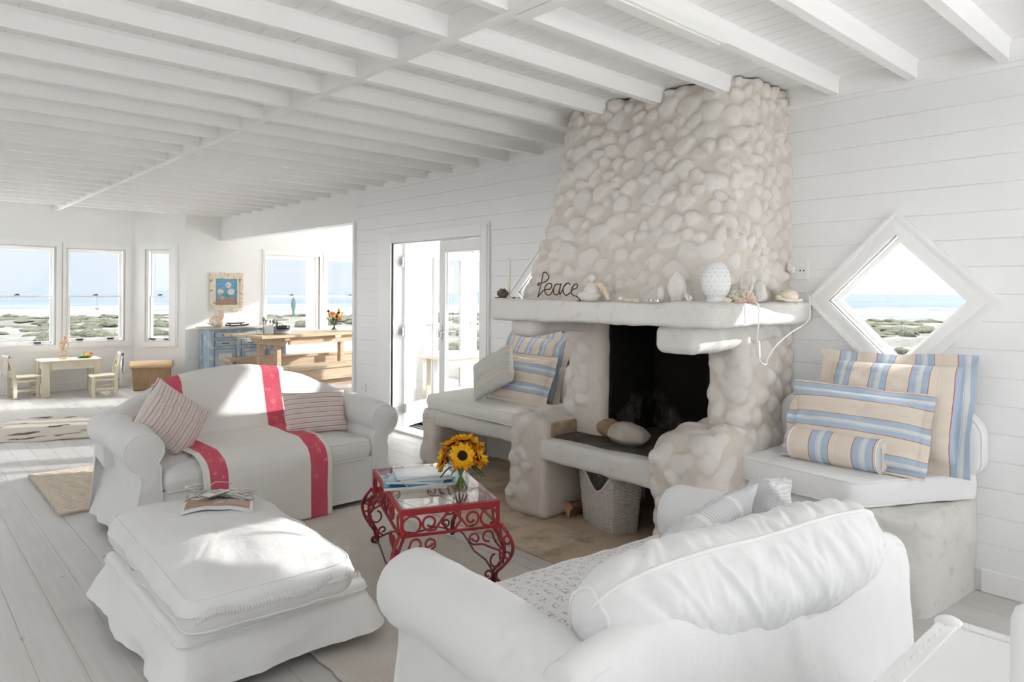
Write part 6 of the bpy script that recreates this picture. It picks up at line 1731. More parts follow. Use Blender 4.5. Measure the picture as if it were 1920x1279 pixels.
N = Nodes('cowhide'); v = N.coord(); n1 = N.noise(N.coord('Object', (1, 1.6, 1)), 2.3, 5, .6)
c = N.mixc(N.rng(n1, .585, .61), N.mixc(N.noise(v, 30, 3), (.55, .50, .44), (.66, .62, .56)), (.10, .065, .05)); N.set(c, .7, .25); N.bump(N.noise(v, 150, 3), .3, .003); MAT['cowhide'] = N.m
an = np.linspace(0, 2 * PI, 120, endpoint=False); rad = 1 + .16 * np.sin(an * 4 + .6) + .10 * np.sin(an * 2 + 1) + .05 * np.sin(an * 9)
G = np.zeros((120, 8, 3))
for j, f in enumerate(np.linspace(.02, 1, 8)):
    G[:, j, 0] = 1.42 + .95 * rad * f * np.cos(an); G[:, j, 1] = 8.82 + .80 * rad * f * np.sin(an); G[:, j, 2] = .006 + .004 * np.sin(an * 7) * f
mb = MB(); mb.grid(G, wrapu=True); tag(mb.build('cowhide_rug', MAT['cowhide'], angle=180, solid=.005), 'white cowhide with dark brown patches on the floor behind the sofa', 'rug')

# ================================================================== white trunk and post, bottom right
t = thing('trunk', 'white painted trunk with nailed edge bands behind the foreground sofa', 'trunk', (1.7, .40, 0))
simple('trunk_paint', (.82, .82, .82), .4, .4, var=.015)
tx0, tx1, ty0, ty1, tz = 1.22, 2.175, .12, .622, .60
mb = MB(); mb.box(tx0 + .006, tx1 - .006, ty0 + .006, ty1 - .006, .02, tz - .006); mb.build('box', MAT['trunk_paint'], t, bevel=.006)
mb = MB(); e = .048
for z0, z1 in ((tz - .007, tz), ):
    mb.box(tx0, tx1, ty1 - e, ty1, z0, z1); mb.box(tx0, tx1, ty0, ty0 + e, z0, z1); mb.box(tx0, tx0 + e, ty0 + e, ty1 - e, z0, z1); mb.box(tx1 - .034, tx1, ty0 + e, ty1 - e, z0, z1)
mb.box(tx0, tx1, ty1 - .007, ty1, tz - .05, tz - .007); mb.box(tx1 - .007, tx1, ty0, ty1 - .007, tz - .05, tz - .007); mb.box(tx0, tx0 + .007, ty0, ty1, tz - .05, tz - .007)
mb.build('edge_band', MAT['trunk_paint'], t, bevel=.003)
mb = MB()
for k in range(22): mb.ell((tx1 - .055 - k * .042, ty1 - e * .5, tz), (.0055, .0055, .0035), 8, 6)
for k in range(11): mb.ell((tx1 - .017, ty1 - .07 - k * .042, tz), (.0055, .0055, .0035), 8, 6)
mb.build('nail_heads', MAT['trunk_paint'], t, angle=180)
for x in (tx0 + .02, tx1 - .022):
    mb = MB(); mb.ell((x, ty1 - .022, tz - .010), (.036, .036, .022), 18, 12); mb.build('corner_cap', MAT['trunk_paint'], t, angle=180)
mb = MB(); px_, py_ = 1.385, .265
mb.lathe([(.055, tz), (.055, tz + .012), (.034, tz + .02), (.032, .90), (.031, .955), (.026, .972), (.014, .982), (.001, .985)], 28, (px_, py_, 0)); 
tag(mb.build('bottle_vase', MAT['egg_ceramic'], angle=50), 'slim white rounded upright standing on the trunk at the right edge', 'vase')

# ================================================================== play corner: small table, two chairs, mannequin, fruit
t = thing('play_table', 'small cream wooden child table under the bay windows', 'table', (2.05, 11.62, 0))
mb = MB(); mb.box(1.66, 2.40, 11.38, 11.87, .475, .50); mb.build('top', MAT['cream_wood'], t, bevel=.006)
for x in (1.72, 2.34):
    for y in (11.43, 11.82):
        mb = MB(); mb.box(x - .045, x + .045, y - .035, y + .035, 0, .475); mb.build('leg', MAT['cream_wood'], t, bevel=.004)
for a in ((1.765, 2.295, 11.405, 11.425), (1.765, 2.295, 11.825, 11.845)):
    mb = MB(); mb.box(*a, .37, .475); mb.build('apron', MAT['cream_wood'], t)
for a in ((1.70, 1.72, 11.465, 11.785), (2.34, 2.36, 11.465, 11.785)):
    mb = MB(); mb.box(*a, .37, .475); mb.build('apron', MAT['cream_wood'], t)
def kid_chair(label, loc, rz):
    t = thing('child_chair', label, 'chair', loc, rz, 'cream child chairs')
    m = MAT['cream_wood']; w, d, sh = .15, .145, .27
    mb = MB(); mb.box(-w - .015, w + .015, -d - .03, d, sh, sh + .022); mb.build('seat', m, t, local=True, bevel=.005)
    for sx in (-1, 1):
        mb = MB(); mb.box(sx * w - .02, sx * w + .02, -d - .005, -d + .035, 0, sh); mb.build('leg', m, t, local=True, bevel=.003)
        mb = MB(); P = []
        for z, y in ((0, d - .01), (sh, d), (.42, d + .02), (.56, d + .06)): P.append((sx * w, y, z))
        for a, b in zip(P[:-1], P[1:]): mb.bar(a, b, .034, .045)
        mb.build('leg', m, t, local=True, bevel=.003)
    for z, h, y in ((.50, .05, d + .045), (.40, .045, d + .022)):
        mb = MB(); mb.box(-w + .015, w - .015, y - .010, y + .010, z - h / 2, z + h / 2); mb.build('back_rail', m, t, local=True, bevel=.003)
    for z in (.09, .22):
        mb = MB()
        for sx in (-1, 1): mb.box(sx * w - .010, sx * w + .010, -d + .03, d - .02, z, z + .03)
        mb.box(-w, w, -d + .004, -d + .022, z + .02, z + .05); mb.build('stretcher', m, t, local=True)
    return t
kid_chair('cream child chair at the left end of the play table', (1.50, 11.66, 0), -PI / 2 + .12 + PI)
kid_chair('cream child chair pulled out at the right end of the play table', (2.36, 11.16, 0), -PI / 2 - .1)
def garment(label, c, ang, w, drop_f, drop_b, mat, seed, z=.575, skew=0):
    """cloth folded over the top of a chair back"""
    d = Vector((math.cos(ang), math.sin(ang), 0)); s = Vector((-d.y, d.x, 0)); G = np.zeros((26, 40, 3))
    for i, u in enumerate(np.linspace(-1, 1, 26)):
        for j, v in enumerate(np.linspace(0, 1, 40)):
            Lf, Lb = drop_f * (1 - .12 * math.sin(u * 5 + seed)), drop_b * (1 - .15 * math.cos(u * 4 + seed)); q = v * (Lf + Lb) - Lb
            if q < 0: off, zz = -.016 - .05 * (-q), z + q
            else: off, zz = .016 + .03 * q, z - q
            if abs(q) < .02: off *= abs(q) / .02; zz = z
            wv = .012 * math.sin(u * 9 + v * 3 + seed) * min(1, abs(q) * 8)
            p = Vector(c) + s * (u * w / 2 * (1 + .12 * abs(q))) + d * (off + wv) + s * skew * abs(q); G[i, j] = (p.x, p.y, zz + .006 * math.sin(u * 7 + seed))
    mb = MB(); mb.grid(G); return tag(mb.build('garment', mat, angle=180, solid=.004), label, 'garment', 'clothes hung over the child chairs')
fabric('shirt_beige', (.70, .64, .56), .05); fabric('shirt_white', (.78, .76, .72), .03)
N = Nodes('printed_top'); v = N.coord(); c = N.ramp(N.noise(v, 7, 3), [(.40, (.74, .73, .70)), (.52, (.66, .68, .72)), (.60, (.34, .40, .52)), (.68, (.70, .60, .38))]); N.set(c, .9, .1); MAT['printed_top'] = N.m
garment('beige shirt hung over the back of the left child chair', (1.295, 11.64, 0), PI + .12, .32, .24, .16, MAT['shirt_beige'], 1)
garment('white shirt hung over the outer side of the right child chair back', (2.575, 11.15, 0), -.1, .34, .26, .16, MAT['shirt_white'], 2, .590)
garment('white top with blue and yellow print hanging low from the right child chair', (2.575, 11.05, 0), PI - .1, .17, .44, .05, MAT['printed_top'], 4, .600)
t = thing('artist_mannequin', 'jointed wooden artist mannequin striding on the play table', 'mannequin', (1.95, 11.62, .50))
mb = MB(); mb.lathe([(.045, .50), (.045, .512), (.03, .518)], 20, (1.95, 11.62, 0)); mb.build('stand', MAT['mannequin_wood'], t, angle=40)
mb = MB(); hip = Vector((1.95, 11.62, .655)); rr_ = R2
def seg(a, b, r0, r1):
    a, b = Vector(a), Vector(b); mb.tube([a, a.lerp(b, .15), a.lerp(b, .5), a.lerp(b, .85), b], [r0 * .6, r0, (r0 + r1) / 2, r1, r1 * .6], 9)
pt = lambda r, z, f=0: hip + rr_ * r + Vector((0, 0, z)) + F2 * f
mb.ell(pt(0, .0), (.020, .020, .018), 12, 8); mb.ell(pt(.012, .075), (.026, .024, .036), 14, 10); mb.ell(pt(.008, .032), (.016, .016, .016), 10, 8); mb.ell(pt(.030, .150), (.018, .020, .028), 14, 10); seg(pt(.014, .105), pt(.022, .130), .008, .008)
seg(pt(0, -.01, -.012), pt(-.005, -.075, -.012), .012, .009); seg(pt(-.005, -.08, -.012), pt(-.075, -.125, -.012), .010, .006); seg(pt(-.075, -.125, -.012), pt(-.095, -.115, -.012), .008, .005)
seg(pt(.0, -.01, .012), pt(.050, -.065, .012), .012, .009); seg(pt(.050, -.068, .012), pt(.028, -.135, .012), .010, .006); seg(pt(.028, -.137, .012), pt(.050, -.137, .012), .008, .005)
seg(pt(-.012, .095, -.02), pt(-.022, .045, -.028), .008, .007); seg(pt(-.022, .045, -.028), pt(-.010, .0, -.034), .007, .005); mb.ell(pt(-.006, -.010, -.034), (.007, .007, .010), 8, 6)
seg(pt(.030, .095, .02), pt(.060, .060, .028), .008, .007); seg(pt(.060, .060, .028), pt(.050, .008, .034), .007, .005); mb.ell(pt(.050, -.002, .034), (.007, .007, .010), 8, 6)
mb.build('figure', MAT['mannequin_wood'], t, angle=180)
mb = MB(); mb.tube([(1.95, 11.62, .512), (1.95, 11.62, .655)], .0025, 6); mb.build('rod', MAT['chrome'], t)
simple('plate_green', (.06, .22, .10), .3, .5); simple('mango', (.70, .45, .06), .45, .4, var=.25, vs_=14); simple('mango_red', (.55, .14, .07), .45, .4, var=.3, vs_=16); simple('lime', (.38, .46, .06), .4, .4, var=.2, vs_=14)
mb = MB(); mb.lathe([(.03, .50), (.06, .503), (.105, .518), (.108, .520), (.06, .508), (.001, .506)], 30, (2.215, 11.62, 0), squash=.75); tag(mb.build('leaf_plate', MAT['plate_green'], angle=180), 'green oval plate holding fruit on the play table', 'plate')
for lab, c, r, m in (('red and orange mango on the green plate', (2.275, 11.63, .548), (.050, .038, .034), 'mango_red'), ('yellow mango in front of the red one on the green plate', (2.255, 11.585, .536), (.048, .034, .026), 'mango'), ('small green lime on the green plate', (2.185, 11.61, .528), (.028, .024, .020), 'lime')):
    mb = MB(); mb.ell(c, r, 18, 12, None, .04, 3, 2); tag(mb.build('fruit', MAT[m], angle=180), lab, 'fruit')
# hanging heart and fish in the windows
t = thing('hanging_heart', 'small white heart hanging on a thread in the bay window', 'ornament', (2.447, 11.985, 1.25))
mb = MB(); P = [(2.447 + .026 * math.sin(a) ** 3 * 1.0, .0, 1.195 + .0017 * (13 * math.cos(a) - 5 * math.cos(2 * a) - 2 * math.cos(3 * a) - math.cos(4 * a))) for a in np.linspace(0, 2 * PI, 30)[:-1]]
n = len(P); mb.add([(p[0], 11.975, p[2]) for p in P] + [(p[0], 11.987, p[2]) for p in P], [tuple(range(n)), tuple(range(2 * n - 1, n - 1, -1))] + [(i, (i + 1) % n, n + (i + 1) % n, n + i) for i in range(n)])
mb.build('heart', MAT['bleached'], t, bevel=.003)
mb = MB(); mb.tube([(2.447, 11.98, 1.215), (2.447, 11.985, 1.41)], .0016, 5); mb.build('thread', MAT['slate'], t)
simple('fish_green', (.10, .19, .17), .5, .4, var=.25, vs_=20)
t = thing('hanging_fish', 'grey green wooden fish hanging head up in the dining window', 'ornament', (5.32, 11.47, 1.2))
mb = MB(); pr = [(0, .008), (.03, .030), (.09, .042), (.16, .038), (.22, .024), (.255, .016), (.275, .022), (.30, .040)]; P = []
for sg in (1, -1):
    for s, wv in (pr if sg == 1 else pr[::-1]): P.append((5.32 + sg * wv, 1.365 - s))
n = len(P); mb.add([(x, 11.462, z) for x, z in P] + [(x, 11.474, z) for x, z in P], [tuple(range(n)), tuple(range(2 * n - 1, n - 1, -1))] + [(i, (i + 1) % n, n + (i + 1) % n, n + i) for i in range(n)])
mb.build('body', MAT['fish_green'], t, bevel=.004)
mb = MB(); mb.tube([(5.32, 11.468, 1.36), (5.32, 11.478, 1.415)], .002, 5); mb.build('thread', MAT['slate'], t)
mb = MB(); mb.ell((5.33, 11.46, 1.335), (.004, .003, .004), 8, 6); mb.build('eye', MAT['slate'], t)
# wicker hamper
simple('wicker', (.58, .42, .25), .7, .3, var=.15, vs_=40); simple('wicker_dark', (.48, .33, .19), .7, .3, var=.15, vs_=40)
hm = thing('wicker_hamper', 'tan wicker hamper with a curved lid in the bay corner', 'hamper', (3.05, 11.35, 0))
Mh = Matrix.Translation((3.06, 11.40, 0)) @ Matrix.Rotation(-.30, 4, 'Z'); hp = lambda x, y, z: tuple(Mh @ Vector((x, y, z)))
mw, ms = MB(), MB()
for (ax, ay, bx, by, ns) in ((-.23, -.15, .23, -.15, 26), (.23, -.15, .23, .15, 16), (.23, .15, -.23, .15, 26), (-.23, .15, -.23, -.15, 16)):
    k = 1.10; weave_panel(mw, ms, hp(ax, ay, .005), hp(bx, by, .005), hp(ax * k, ay * k, .335), hp(bx * k, by * k, .335), ns, 26, .0062)
o = mw.build('woven_body', MAT['wicker'], hm, angle=180); ms.build('stake', MAT['wicker_dark'], o, angle=180)
mb = MB(); mb.box(-.225, .225, -.145, .145, .01, .33, M=Mh); mb.build('lining', MAT['wicker_dark'], hm)
G = np.zeros((20, 16, 3))
for i, u in enumerate(np.linspace(-1, 1, 20)):
    for j, v in enumerate(np.linspace(-1, 1, 16)): G[i, j] = hp(u * .29, v * .19, .345 + .075 * (1 - v * v) ** .8 - .01 * (abs(v) > .9))
mb = MB(); mb.grid(G); N = Nodes('cane_lid'); v = N.coord('UV', (1, 60, 1)); N.set(N.mixc(N.noise(v, 3, 3), (.46, .31, .17), (.62, .45, .27)), .6, .3); N.bump(N.noise(N.coord('UV', (60, 60, 1)), 1, 2), .4, .006); MAT['cane_lid'] = N.m
mb.build('lid', MAT['cane_lid'], hm, angle=180, solid=.012)
mb = MB(); mb.tube([hp(-.26, -.17, .338), hp(.26, -.17, .338), hp(.26, .17, .338), hp(-.26, .17, .338)], .010, 6, True); mb.build('rim', MAT['wicker_dark'], hm, angle=180)
# ================================================================== dining area
simple('chalk_blue', (.36, .45, .52), .75, .2, var=.12, vs_=12)
N = Nodes('worn_blue'); v = N.coord(); n_ = N.noise(v, 9, 6, .65); N.set(N.mixc(N.rng(n_, .52, .62), (.33, .43, .52), (.58, .60, .58)), .7, .25); N.bump(n_, .2, .003); MAT['worn_blue'] = N.m
N = Nodes('worn_door'); v = N.coord(); n_ = N.noise(v, 11, 6, .65); N.set(N.mixc(N.rng(n_, .40, .62), (.52, .58, .62), (.70, .70, .66)), .7, .25); MAT['worn_door'] = N.m
wood('grey_top', (.40, .37, .33), (.58, .55, .50), (3, 30, 30), .7)
cb_ = thing('painted_cabinet', 'worn blue painted cabinet with drawers against the dining wall', 'cabinet', (4.2, 11.2, 0))
cx0, cx1, cy0, cy1, cz = 3.76, 4.98, 11.0, 11.44, .885
mb = MB(); mb.box(cx0 + .02, cx1 - .02, cy0 + .03, cy1, .03, cz); mb.build('carcass', MAT['worn_blue'], cb_)
mb = MB(); mb.box(cx0 - .06, cx1 + .06, cy0 - .05, cy1 + .02, cz, cz + .028); mb.build('top', MAT['grey_top'], cb_, bevel=.006)
mb = MB()
for x in (cx0, cx0 + .41, cx0 + .81, cx1 - .07): mb.box(x, x + .07, cy0, cy0 + .03, 0, cz)
for z in (.02, .585, .715, .845): mb.box(cx0 + .07, cx1 - .07, cy0 + .004, cy0 + .03, z, z + .035)
mb.box(cx0, cx0 + .02, cy0 + .03, cy0 + .10, 0, cz); mb.box(cx0, cx0 + .02, cy1 - .07, cy1, 0, cz); mb.box(cx0, cx0 + .02, cy0 + .1, cy1 - .07, .02, .10); mb.box(cx0, cx0 + .02, cy0 + .1, cy1 - .07, cz - .09, cz)
mb.build('frame', MAT['worn_blue'], cb_, bevel=.003)
for x0, x1 in ((cx0 + .08, cx0 + .40), (cx0 + .49, cx0 + .80), (cx0 + .89, cx1 - .08)):
    for z0, z1 in ((.625, .71), (.755, .84)):
        mb = MB(); mb.box(x0, x1, cy0 - .008, cy0 + .03, z0, z1); dr = mb.build('drawer', MAT['chalk_blue'], cb_, bevel=.004)
        mb = MB(); mb.tube([((x0 + x1) / 2 - .05, cy0 - .01, (z0 + z1) / 2), ((x0 + x1) / 2 - .045, cy0 - .03, (z0 + z1) / 2), ((x0 + x1) / 2 + .045, cy0 - .03, (z0 + z1) / 2), ((x0 + x1) / 2 + .05, cy0 - .01, (z0 + z1) / 2)], .007, 7); mb.build('handle', MAT['bronze'], dr)
    mb = MB(); mb.box(x0, x1, cy0 - .004, cy0 + .03, .065, .575); d_ = mb.build('door', MAT['worn_blue'], cb_, bevel=.004)
    mb = MB(); mb.box(x0 + .06, x1 - .06, cy0 - .006, cy0, .13, .51); mb.build('door_panel', MAT['worn_door'], d_)
    mb = MB(); mb.box(x1 - .045, x1 - .015, cy0 - .016, cy0 - .004, .33, .41); mb.build('lock_plate', MAT['bronze'], d_, bevel=.003)
CZ = cz + .028
# conch shell
N = Nodes('conch'); v = N.coord(); N.set(N.mixc(N.rng(N.noise(v, 14, 4), .4, .6), (.80, .74, .68), (.72, .52, .38)), .45, .4); MAT['conch'] = N.m
t = thing('conch_shell', 'large white and orange conch shell on the left of the blue cabinet', 'shell', (3.90, 11.2, CZ))
mb = MB(); G = np.zeros((90, 18, 3))
for i in range(90):
    s = i / 89; a = s * 2 * PI * 3.2; r = .085 * (s ** 1.3) + .006; cz_ = .21 - .155 * s ** .9; rc_ = .012 + .075 * s ** 1.5
    for j in range(18):
        q = 2 * PI * j / 18; G[i, j] = (3.915 + (r * .5 + rc_ * math.cos(q)) * math.cos(a), 11.2 + (r * .5 + rc_ * math.cos(q)) * math.sin(a), max(CZ + .002, CZ + cz_ + rc_ * 1.1 * math.sin(q)))
mb.grid(G, wrapv=True); mb.build('whorl', MAT['conch'], t, angle=180)
mb = MB(); pts = [(3.955, 11.13, CZ + .262), (3.975, 11.125, CZ + .20), (3.965, 11.12, CZ + .13), (3.93, 11.12, CZ + .08)]
mb.tube(bez(pts, 6), [.008 + .035 * math.sin(PI * min(1, k / 18 + .1)) for k in range(19)], 12); mb.build('lip', MAT['shell_pink'], t, angle=180)
mb = MB()
for k in range(7): a = k * .9; mb.tube([(3.90 + .07 * math.cos(a), 11.19 + .07 * math.sin(a), CZ + .05), (3.90 + .115 * math.cos(a), 11.19 + .115 * math.sin(a), CZ + .055 + .02 * math.sin(k))], [.018, .004], 7)
mb.build('spike', MAT['conch'], t, angle=180)
# dark rack with two glass cylinders
simple('ebony', (.025, .022, .022), .5, .4)
t = thing('candle_rack', 'black curved wooden rack on the blue cabinet holding the glass cylinders', 'candle holder', (4.21, 11.17, CZ))
mb = MB(); mb.tube(bez([(4.04, 11.14, CZ + .028), (4.12, 11.14, CZ + .018), (4.22, 11.14, CZ + .014), (4.34, 11.14, CZ + .020), (4.42, 11.14, CZ + .032)], 5), [.006] + [.014] * 19 + [.006], 8)
mb.tube(bez([(4.08, 11.2, CZ + .055), (4.2, 11.2, CZ + .048), (4.38, 11.2, CZ + .056)], 6), [.004] + [.010] * 11 + [.004], 8)
for x in (4.13, 4.31): mb.tube([(x, 11.13, CZ), (x, 11.17, CZ + .03), (x, 11.2, CZ + .05)], .012, 8)
mb.build('rack', MAT['ebony'], t, angle=180)
for x, h, lab in ((4.155, .24, 'tall clear glass cylinder on the black rack, left one'), (4.275, .19, 'shorter clear glass cylinder on the black rack, right one')):
    mb = MB(); mb.lathe([(.030, .058), (.030, .058 + h), (.028, .058 + h), (.028, .062), (.001, .062)], 22, (x, 11.19, CZ), capt=False); tag(mb.build('glass_cylinder', MAT['vessel_glass'], angle=40), lab, 'glass', 'glass cylinders on the cabinet')
# framed flower painting
pf = thing('framed_painting', 'painting of pale flowers on blue in a distressed cream frame', 'painting', (4.18, YP, 1.46))
fx0, fx1, fz0, fz1 = 3.918, 4.446, 1.157, 1.767
N = Nodes('distressed'); v = N.coord('Object', (30, 30, 30)); n_ = N.noise(v, .6, 6, .7); N.set(N.mixc(N.rng(n_, .56, .64), (.70, .64, .52), (.16, .11, .08)), .75, .2); N.bump(n_, .4, .006); MAT['distressed'] = N.m
mb = MB(); w1 = .095; y0 = YP - .004
for lev, (e0, e1, dpt) in enumerate(((0, .05, .045), (.04, .095, .03))):
    for (a, b, c, d) in ((fx0 + e0, fx1 - e0, fz1 - e1, fz1 - e0), (fx0 + e0, fx1 - e0, fz0 + e0, fz0 + e1), (fx0 + e0, fx0 + e1, fz0 + e1, fz1 - e1), (fx1 - e1, fx1 - e0, fz0 + e1, fz1 - e1)): mb.box(a, b, y0 - dpt, y0, c, d)
mb.build('frame', MAT['distressed'], pf, bevel=.006)
N = Nodes('flower_canvas'); uv = N.coord('UV'); sp = N.n('ShaderNodeSeparateXYZ'); N.l(uv, sp.inputs[0]); n_ = N.noise(N.coord('UV', (8, 11, 1)), 1, 5, .65)
bg = N.mixc(N.rng(n_, .35, .65), (.09, .24, .42), (.20, .42, .60)); c = N.mixc(N.rng(N.math('ADD', sp.outputs[1], N.math('MULTIPLY', n_, .05)), .27, .30), N.mixc(n_, (.28, .17, .14), (.40, .27, .24)), bg)
for (u, v_, r, col) in ((.40, .42, .16, (.12, .28, .24)), (.55, .36, .14, (.10, .25, .22)), (.24, .50, .15, (.66, .62, .50)), (.26, .44, .08, (.46, .30, .22)), (.60, .76, .15, (.70, .66, .56)), (.57, .74, .06, (.50, .36, .20)), (.72, .50, .17, (.72, .68, .62)), (.74, .52, .05, (.56, .42, .30)), (.32, .27, .09, (.50, .36, .30))):
    dx_ = N.math('SUBTRACT', sp.outputs[0], u); dy_ = N.math('MULTIPLY', N.math('SUBTRACT', sp.outputs[1], v_), 1.3)
    d_ = N.math('ADD', N.math('SQRT', N.math('ADD', N.math('MULTIPLY', dx_, dx_), N.math('MULTIPLY', dy_, dy_))), N.math('MULTIPLY', N.math('SUBTRACT', n_, .5), .22))
    c = N.mixc(N.rng(d_, r * .75, r, .9, 0), c, col)
N.set(c, .6, .3); N.bump(n_, .4, .004); MAT['flower_canvas'] = N.m
mb = MB(); x0, x1, z0, z1 = fx0 + .09, fx1 - .09, fz0 + .09, fz1 - .09
mb.add([(x0, y0 - .012, z0), (x1, y0 - .012, z0), (x1, y0 - .012, z1), (x0, y0 - .012, z1), (x0, y0, z0), (x1, y0, z0), (x1, y0, z1), (x0, y0, z1)], [(0, 1, 2, 3), (7, 6, 5, 4), (0, 4, 5, 1), (1, 5, 6, 2), (2, 6, 7, 3), (3, 7, 4, 0)], uv=[(0, 0), (1, 0), (1, 1), (0, 1)] * 2)
mb.build('canvas', MAT['flower_canvas'], pf, smooth=False)
# dining table and benches of thick pine, turned a little
DT, DA = Vector((4.02, 9.60, 0)), math.radians(9.0)
dt = thing('dining_table', 'long rustic pine trestle table in the dining area', 'table', DT, DA)
TH = .84; L_ = 2.35; W_t = 1.02
mb = MB()
for k in range(5): mb.box(-.03 + .01 * (k % 2), L_, k * W_t / 5 + .002, (k + 1) * W_t / 5 - .002, TH - .038, TH)
mb.build('top', MAT['pine'], dt, local=True, smooth=False, bevel=.004)
mb = MB()
for y in (.10, W_t - .14): mb.box(.48, L_ - .1, y, y + .04, TH - .150, TH - .038)
mb.build('apron', MAT['pine'], dt, local=True, smooth=False, bevel=.003)
def trestle(x):
    mb = MB(); Mx = Matrix(((0, 0, 1, x), (1, 0, 0, 0), (0, 1, 0, 0), (0, 0, 0, 1)))
    mb.prism([(.03, TH - .038), (.03, TH - .075), (.16, TH - .165), (W_t - .16, TH - .165), (W_t - .03, TH - .075), (W_t - .03, TH - .038)], 0, .075, M=Mx); mb.build('trestle_head', MAT['pine'], dt, local=True, smooth=False, bevel=.004)
    for y in (.24, .70):
        mb = MB(); mb.box(x + .005, x + .075, y, y + .09, .0, TH - .165); mb.build('leg', MAT['pine'], dt, local=True, smooth=False, bevel=.004)
    mb = MB(); mb.box(x, x + .08, .1, W_t - .1, 0, .07); mb.build('foot_beam', MAT['pine'], dt, local=True, smooth=False, bevel=.004)
trestle(.36); trestle(L_ - .5)
mb = MB(); mb.box(1.22, 1.33, -.002, .10, TH - .075, TH - .038); mb.build('key_block', MAT['pine_pale'], dt, local=True, smooth=False, bevel=.003)
def bench_(label, loc, rz, L_, w, h, plank):
    t = thing('dining_bench', label, 'bench', loc, rz, 'pine benches at the dining table')
    mb = MB(); mb.box(0, L_, 0, w, h - .04, h); mb.build('seat', MAT['pine'], t, local=True, smooth=False, bevel=.004)
    for y in (.03, w - .075):
        mb = MB(); mb.box(.16, L_ - .16, y, y + .045, h - plank, h - .04); mb.build('apron', MAT['pine'], t, local=True, smooth=False, bevel=.003)
    for x in (.20, L_ - .28):
        mb = MB(); mb.box(x, x + .08, .08, w - .08, .0, h - .04); mb.build('leg', MAT['pine'], t, local=True, smooth=False, bevel=.003)
    mb = MB(); mb.box(.28, L_ - .28, w / 2 - .02, w / 2 + .02, h - plank - .10, h - plank - .02); mb.build('stretcher', MAT['pine'], t, local=True, smooth=False)
    return t
bench_('pine bench on the near side of the dining table', (3.98, 8.80, 0), math.radians(9), 2.1, .40, .45, .20)
bench_('pine bench on the window side of the dining table', (3.92, 10.58, 0), math.radians(6), 2.4, .30, .45, .16)
# things on the dining table
c9, s9 = math.cos(DA), math.sin(DA)
def on_t(x, y): return (DT.x + x * c9 - y * s9, DT.y + x * s9 + y * c9)
simple('plate_white', (.78, .78, .77), .2, .5, var=.01); simple('plate_blue', (.16, .19, .28), .25, .5); simple('bowl_black', (.022, .020, .028), .3, .5)
px_, py_ = on_t(.50, .30); z = TH
for i, (r, m, lab) in enumerate(((.118, 'plate_white', 'bottom white plate of the stack on the dining table'), (.121, 'plate_white', 'second white plate from the bottom of the stack'), (.122, 'plate_white', 'third white plate from the bottom of the stack'), (.124, 'plate_white', 'topmost white plate, under the blue plate'), (.130, 'plate_blue', 'blue grey plate between the white plates and the black bowls'))):
    mb = MB(); mb.lathe([(r * .6, 0), (r * .65, .003), (r, .013), (r, .016), (r * .62, .007), (.001, .006)], 32, (px_, py_, z)); tag(mb.build('plate', MAT[m], angle=60), lab, 'plate', 'plates stacked on the dining table'); z += .0135
for i, lab in enumerate(('lower black bowl on top of the plate stack', 'upper black bowl on top of the plate stack')):
    mb = MB(); mb.lathe([(.075, 0), (.092, .006), (.100, .040), (.098, .042), (.088, .010), (.001, .006)], 32, (px_, py_, z + .003)); tag(mb.build('bowl', MAT['bowl_black'], angle=60), lab, 'bowl', 'black bowls on the plate stack'); z += .016
bx_, by_ = on_t(.40, .46)
t = thing('utensil_box', 'white square box full of cutlery on the dining table', 'utensil holder', (bx_, by_, TH), .75)
mb = MB(); q = .075
for a in ((-q, q, -q, -q + .006), (-q, q, q - .006, q), (-q, -q + .006, -q, q), (q - .006, q, -q, q), ): mb.box(*a, 0, .115)
mb.box(-q, q, -q, q, 0, .006); mb.build('box', MAT['plate_white'], t, local=True, smooth=False, bevel=.003)
simple('steel_dark', (.22, .20, .19), .35, .5, .8, var=.2, vs_=30)
rnd = random.Random(6)
for k, lab in enumerate(('big dark serving ladle standing in the white utensil box', 'dark fork leaning left in the white utensil box', 'dark fork standing straight in the white utensil box', 'dark spoon leaning right in the white utensil box', 'dark knife leaning right at the edge of the utensil box', 'short dark spoon at the back of the utensil box')):
    x, y = bx_ + (-.05 + .02 * k) * .74, by_ - (-.05 + .02 * k) * .67; lx = (-.06, -.045, .0, .03, .055, .04)[k]; top = Vector((x + lx * .74, y - lx * .67, TH + (.23, .20, .20, .20, .19, .17)[k]))
    mb = MB(); mb.tube([(x, y, TH + .012), tuple(Vector((x, y, TH + .01)).lerp(top, .7))], .0045, 6)
    mb.ell(top - Vector((0, 0, .015)), (.024 if k in (0, 3, 5) else .013, .006, .032), 12, 8, Matrix.Rotation(-.74, 4, 'Z')); tag(mb.build('utensil', MAT['steel_dark'], angle=180), lab, 'cutlery', 'cutlery in the white box')
t = thing('picture_stand', 'small grey framed card standing behind the utensil box', 'picture frame', (*on_t(.44, .60), TH), DA + .2)
mb = MB(); mb.box(-.095, .095, -.006, .006, 0, .225); mb.build('frame', MAT['steel_dark'], t, local=True, bevel=.003)
N = Nodes('grey_print'); N.set(N.ramp(N.noise(N.coord('Object', 14), 1, 4), [(.42, (.03, .03, .03)), (.48, (.40, .38, .36)), (.6, (.52, .50, .48)), (.66, (.08, .08, .08))]), .5, .4); MAT['grey_print'] = N.m
mb = MB(); mb.box(-.085, .085, -.008, -.006, .012, .213); mb.build('card', MAT['grey_print'], t, local=True)
jx, jy = on_t(.22, .45)
t = thing('glass_jug', 'clear glass jug catching the sun left of the utensil box', 'jug', (jx, jy, TH))
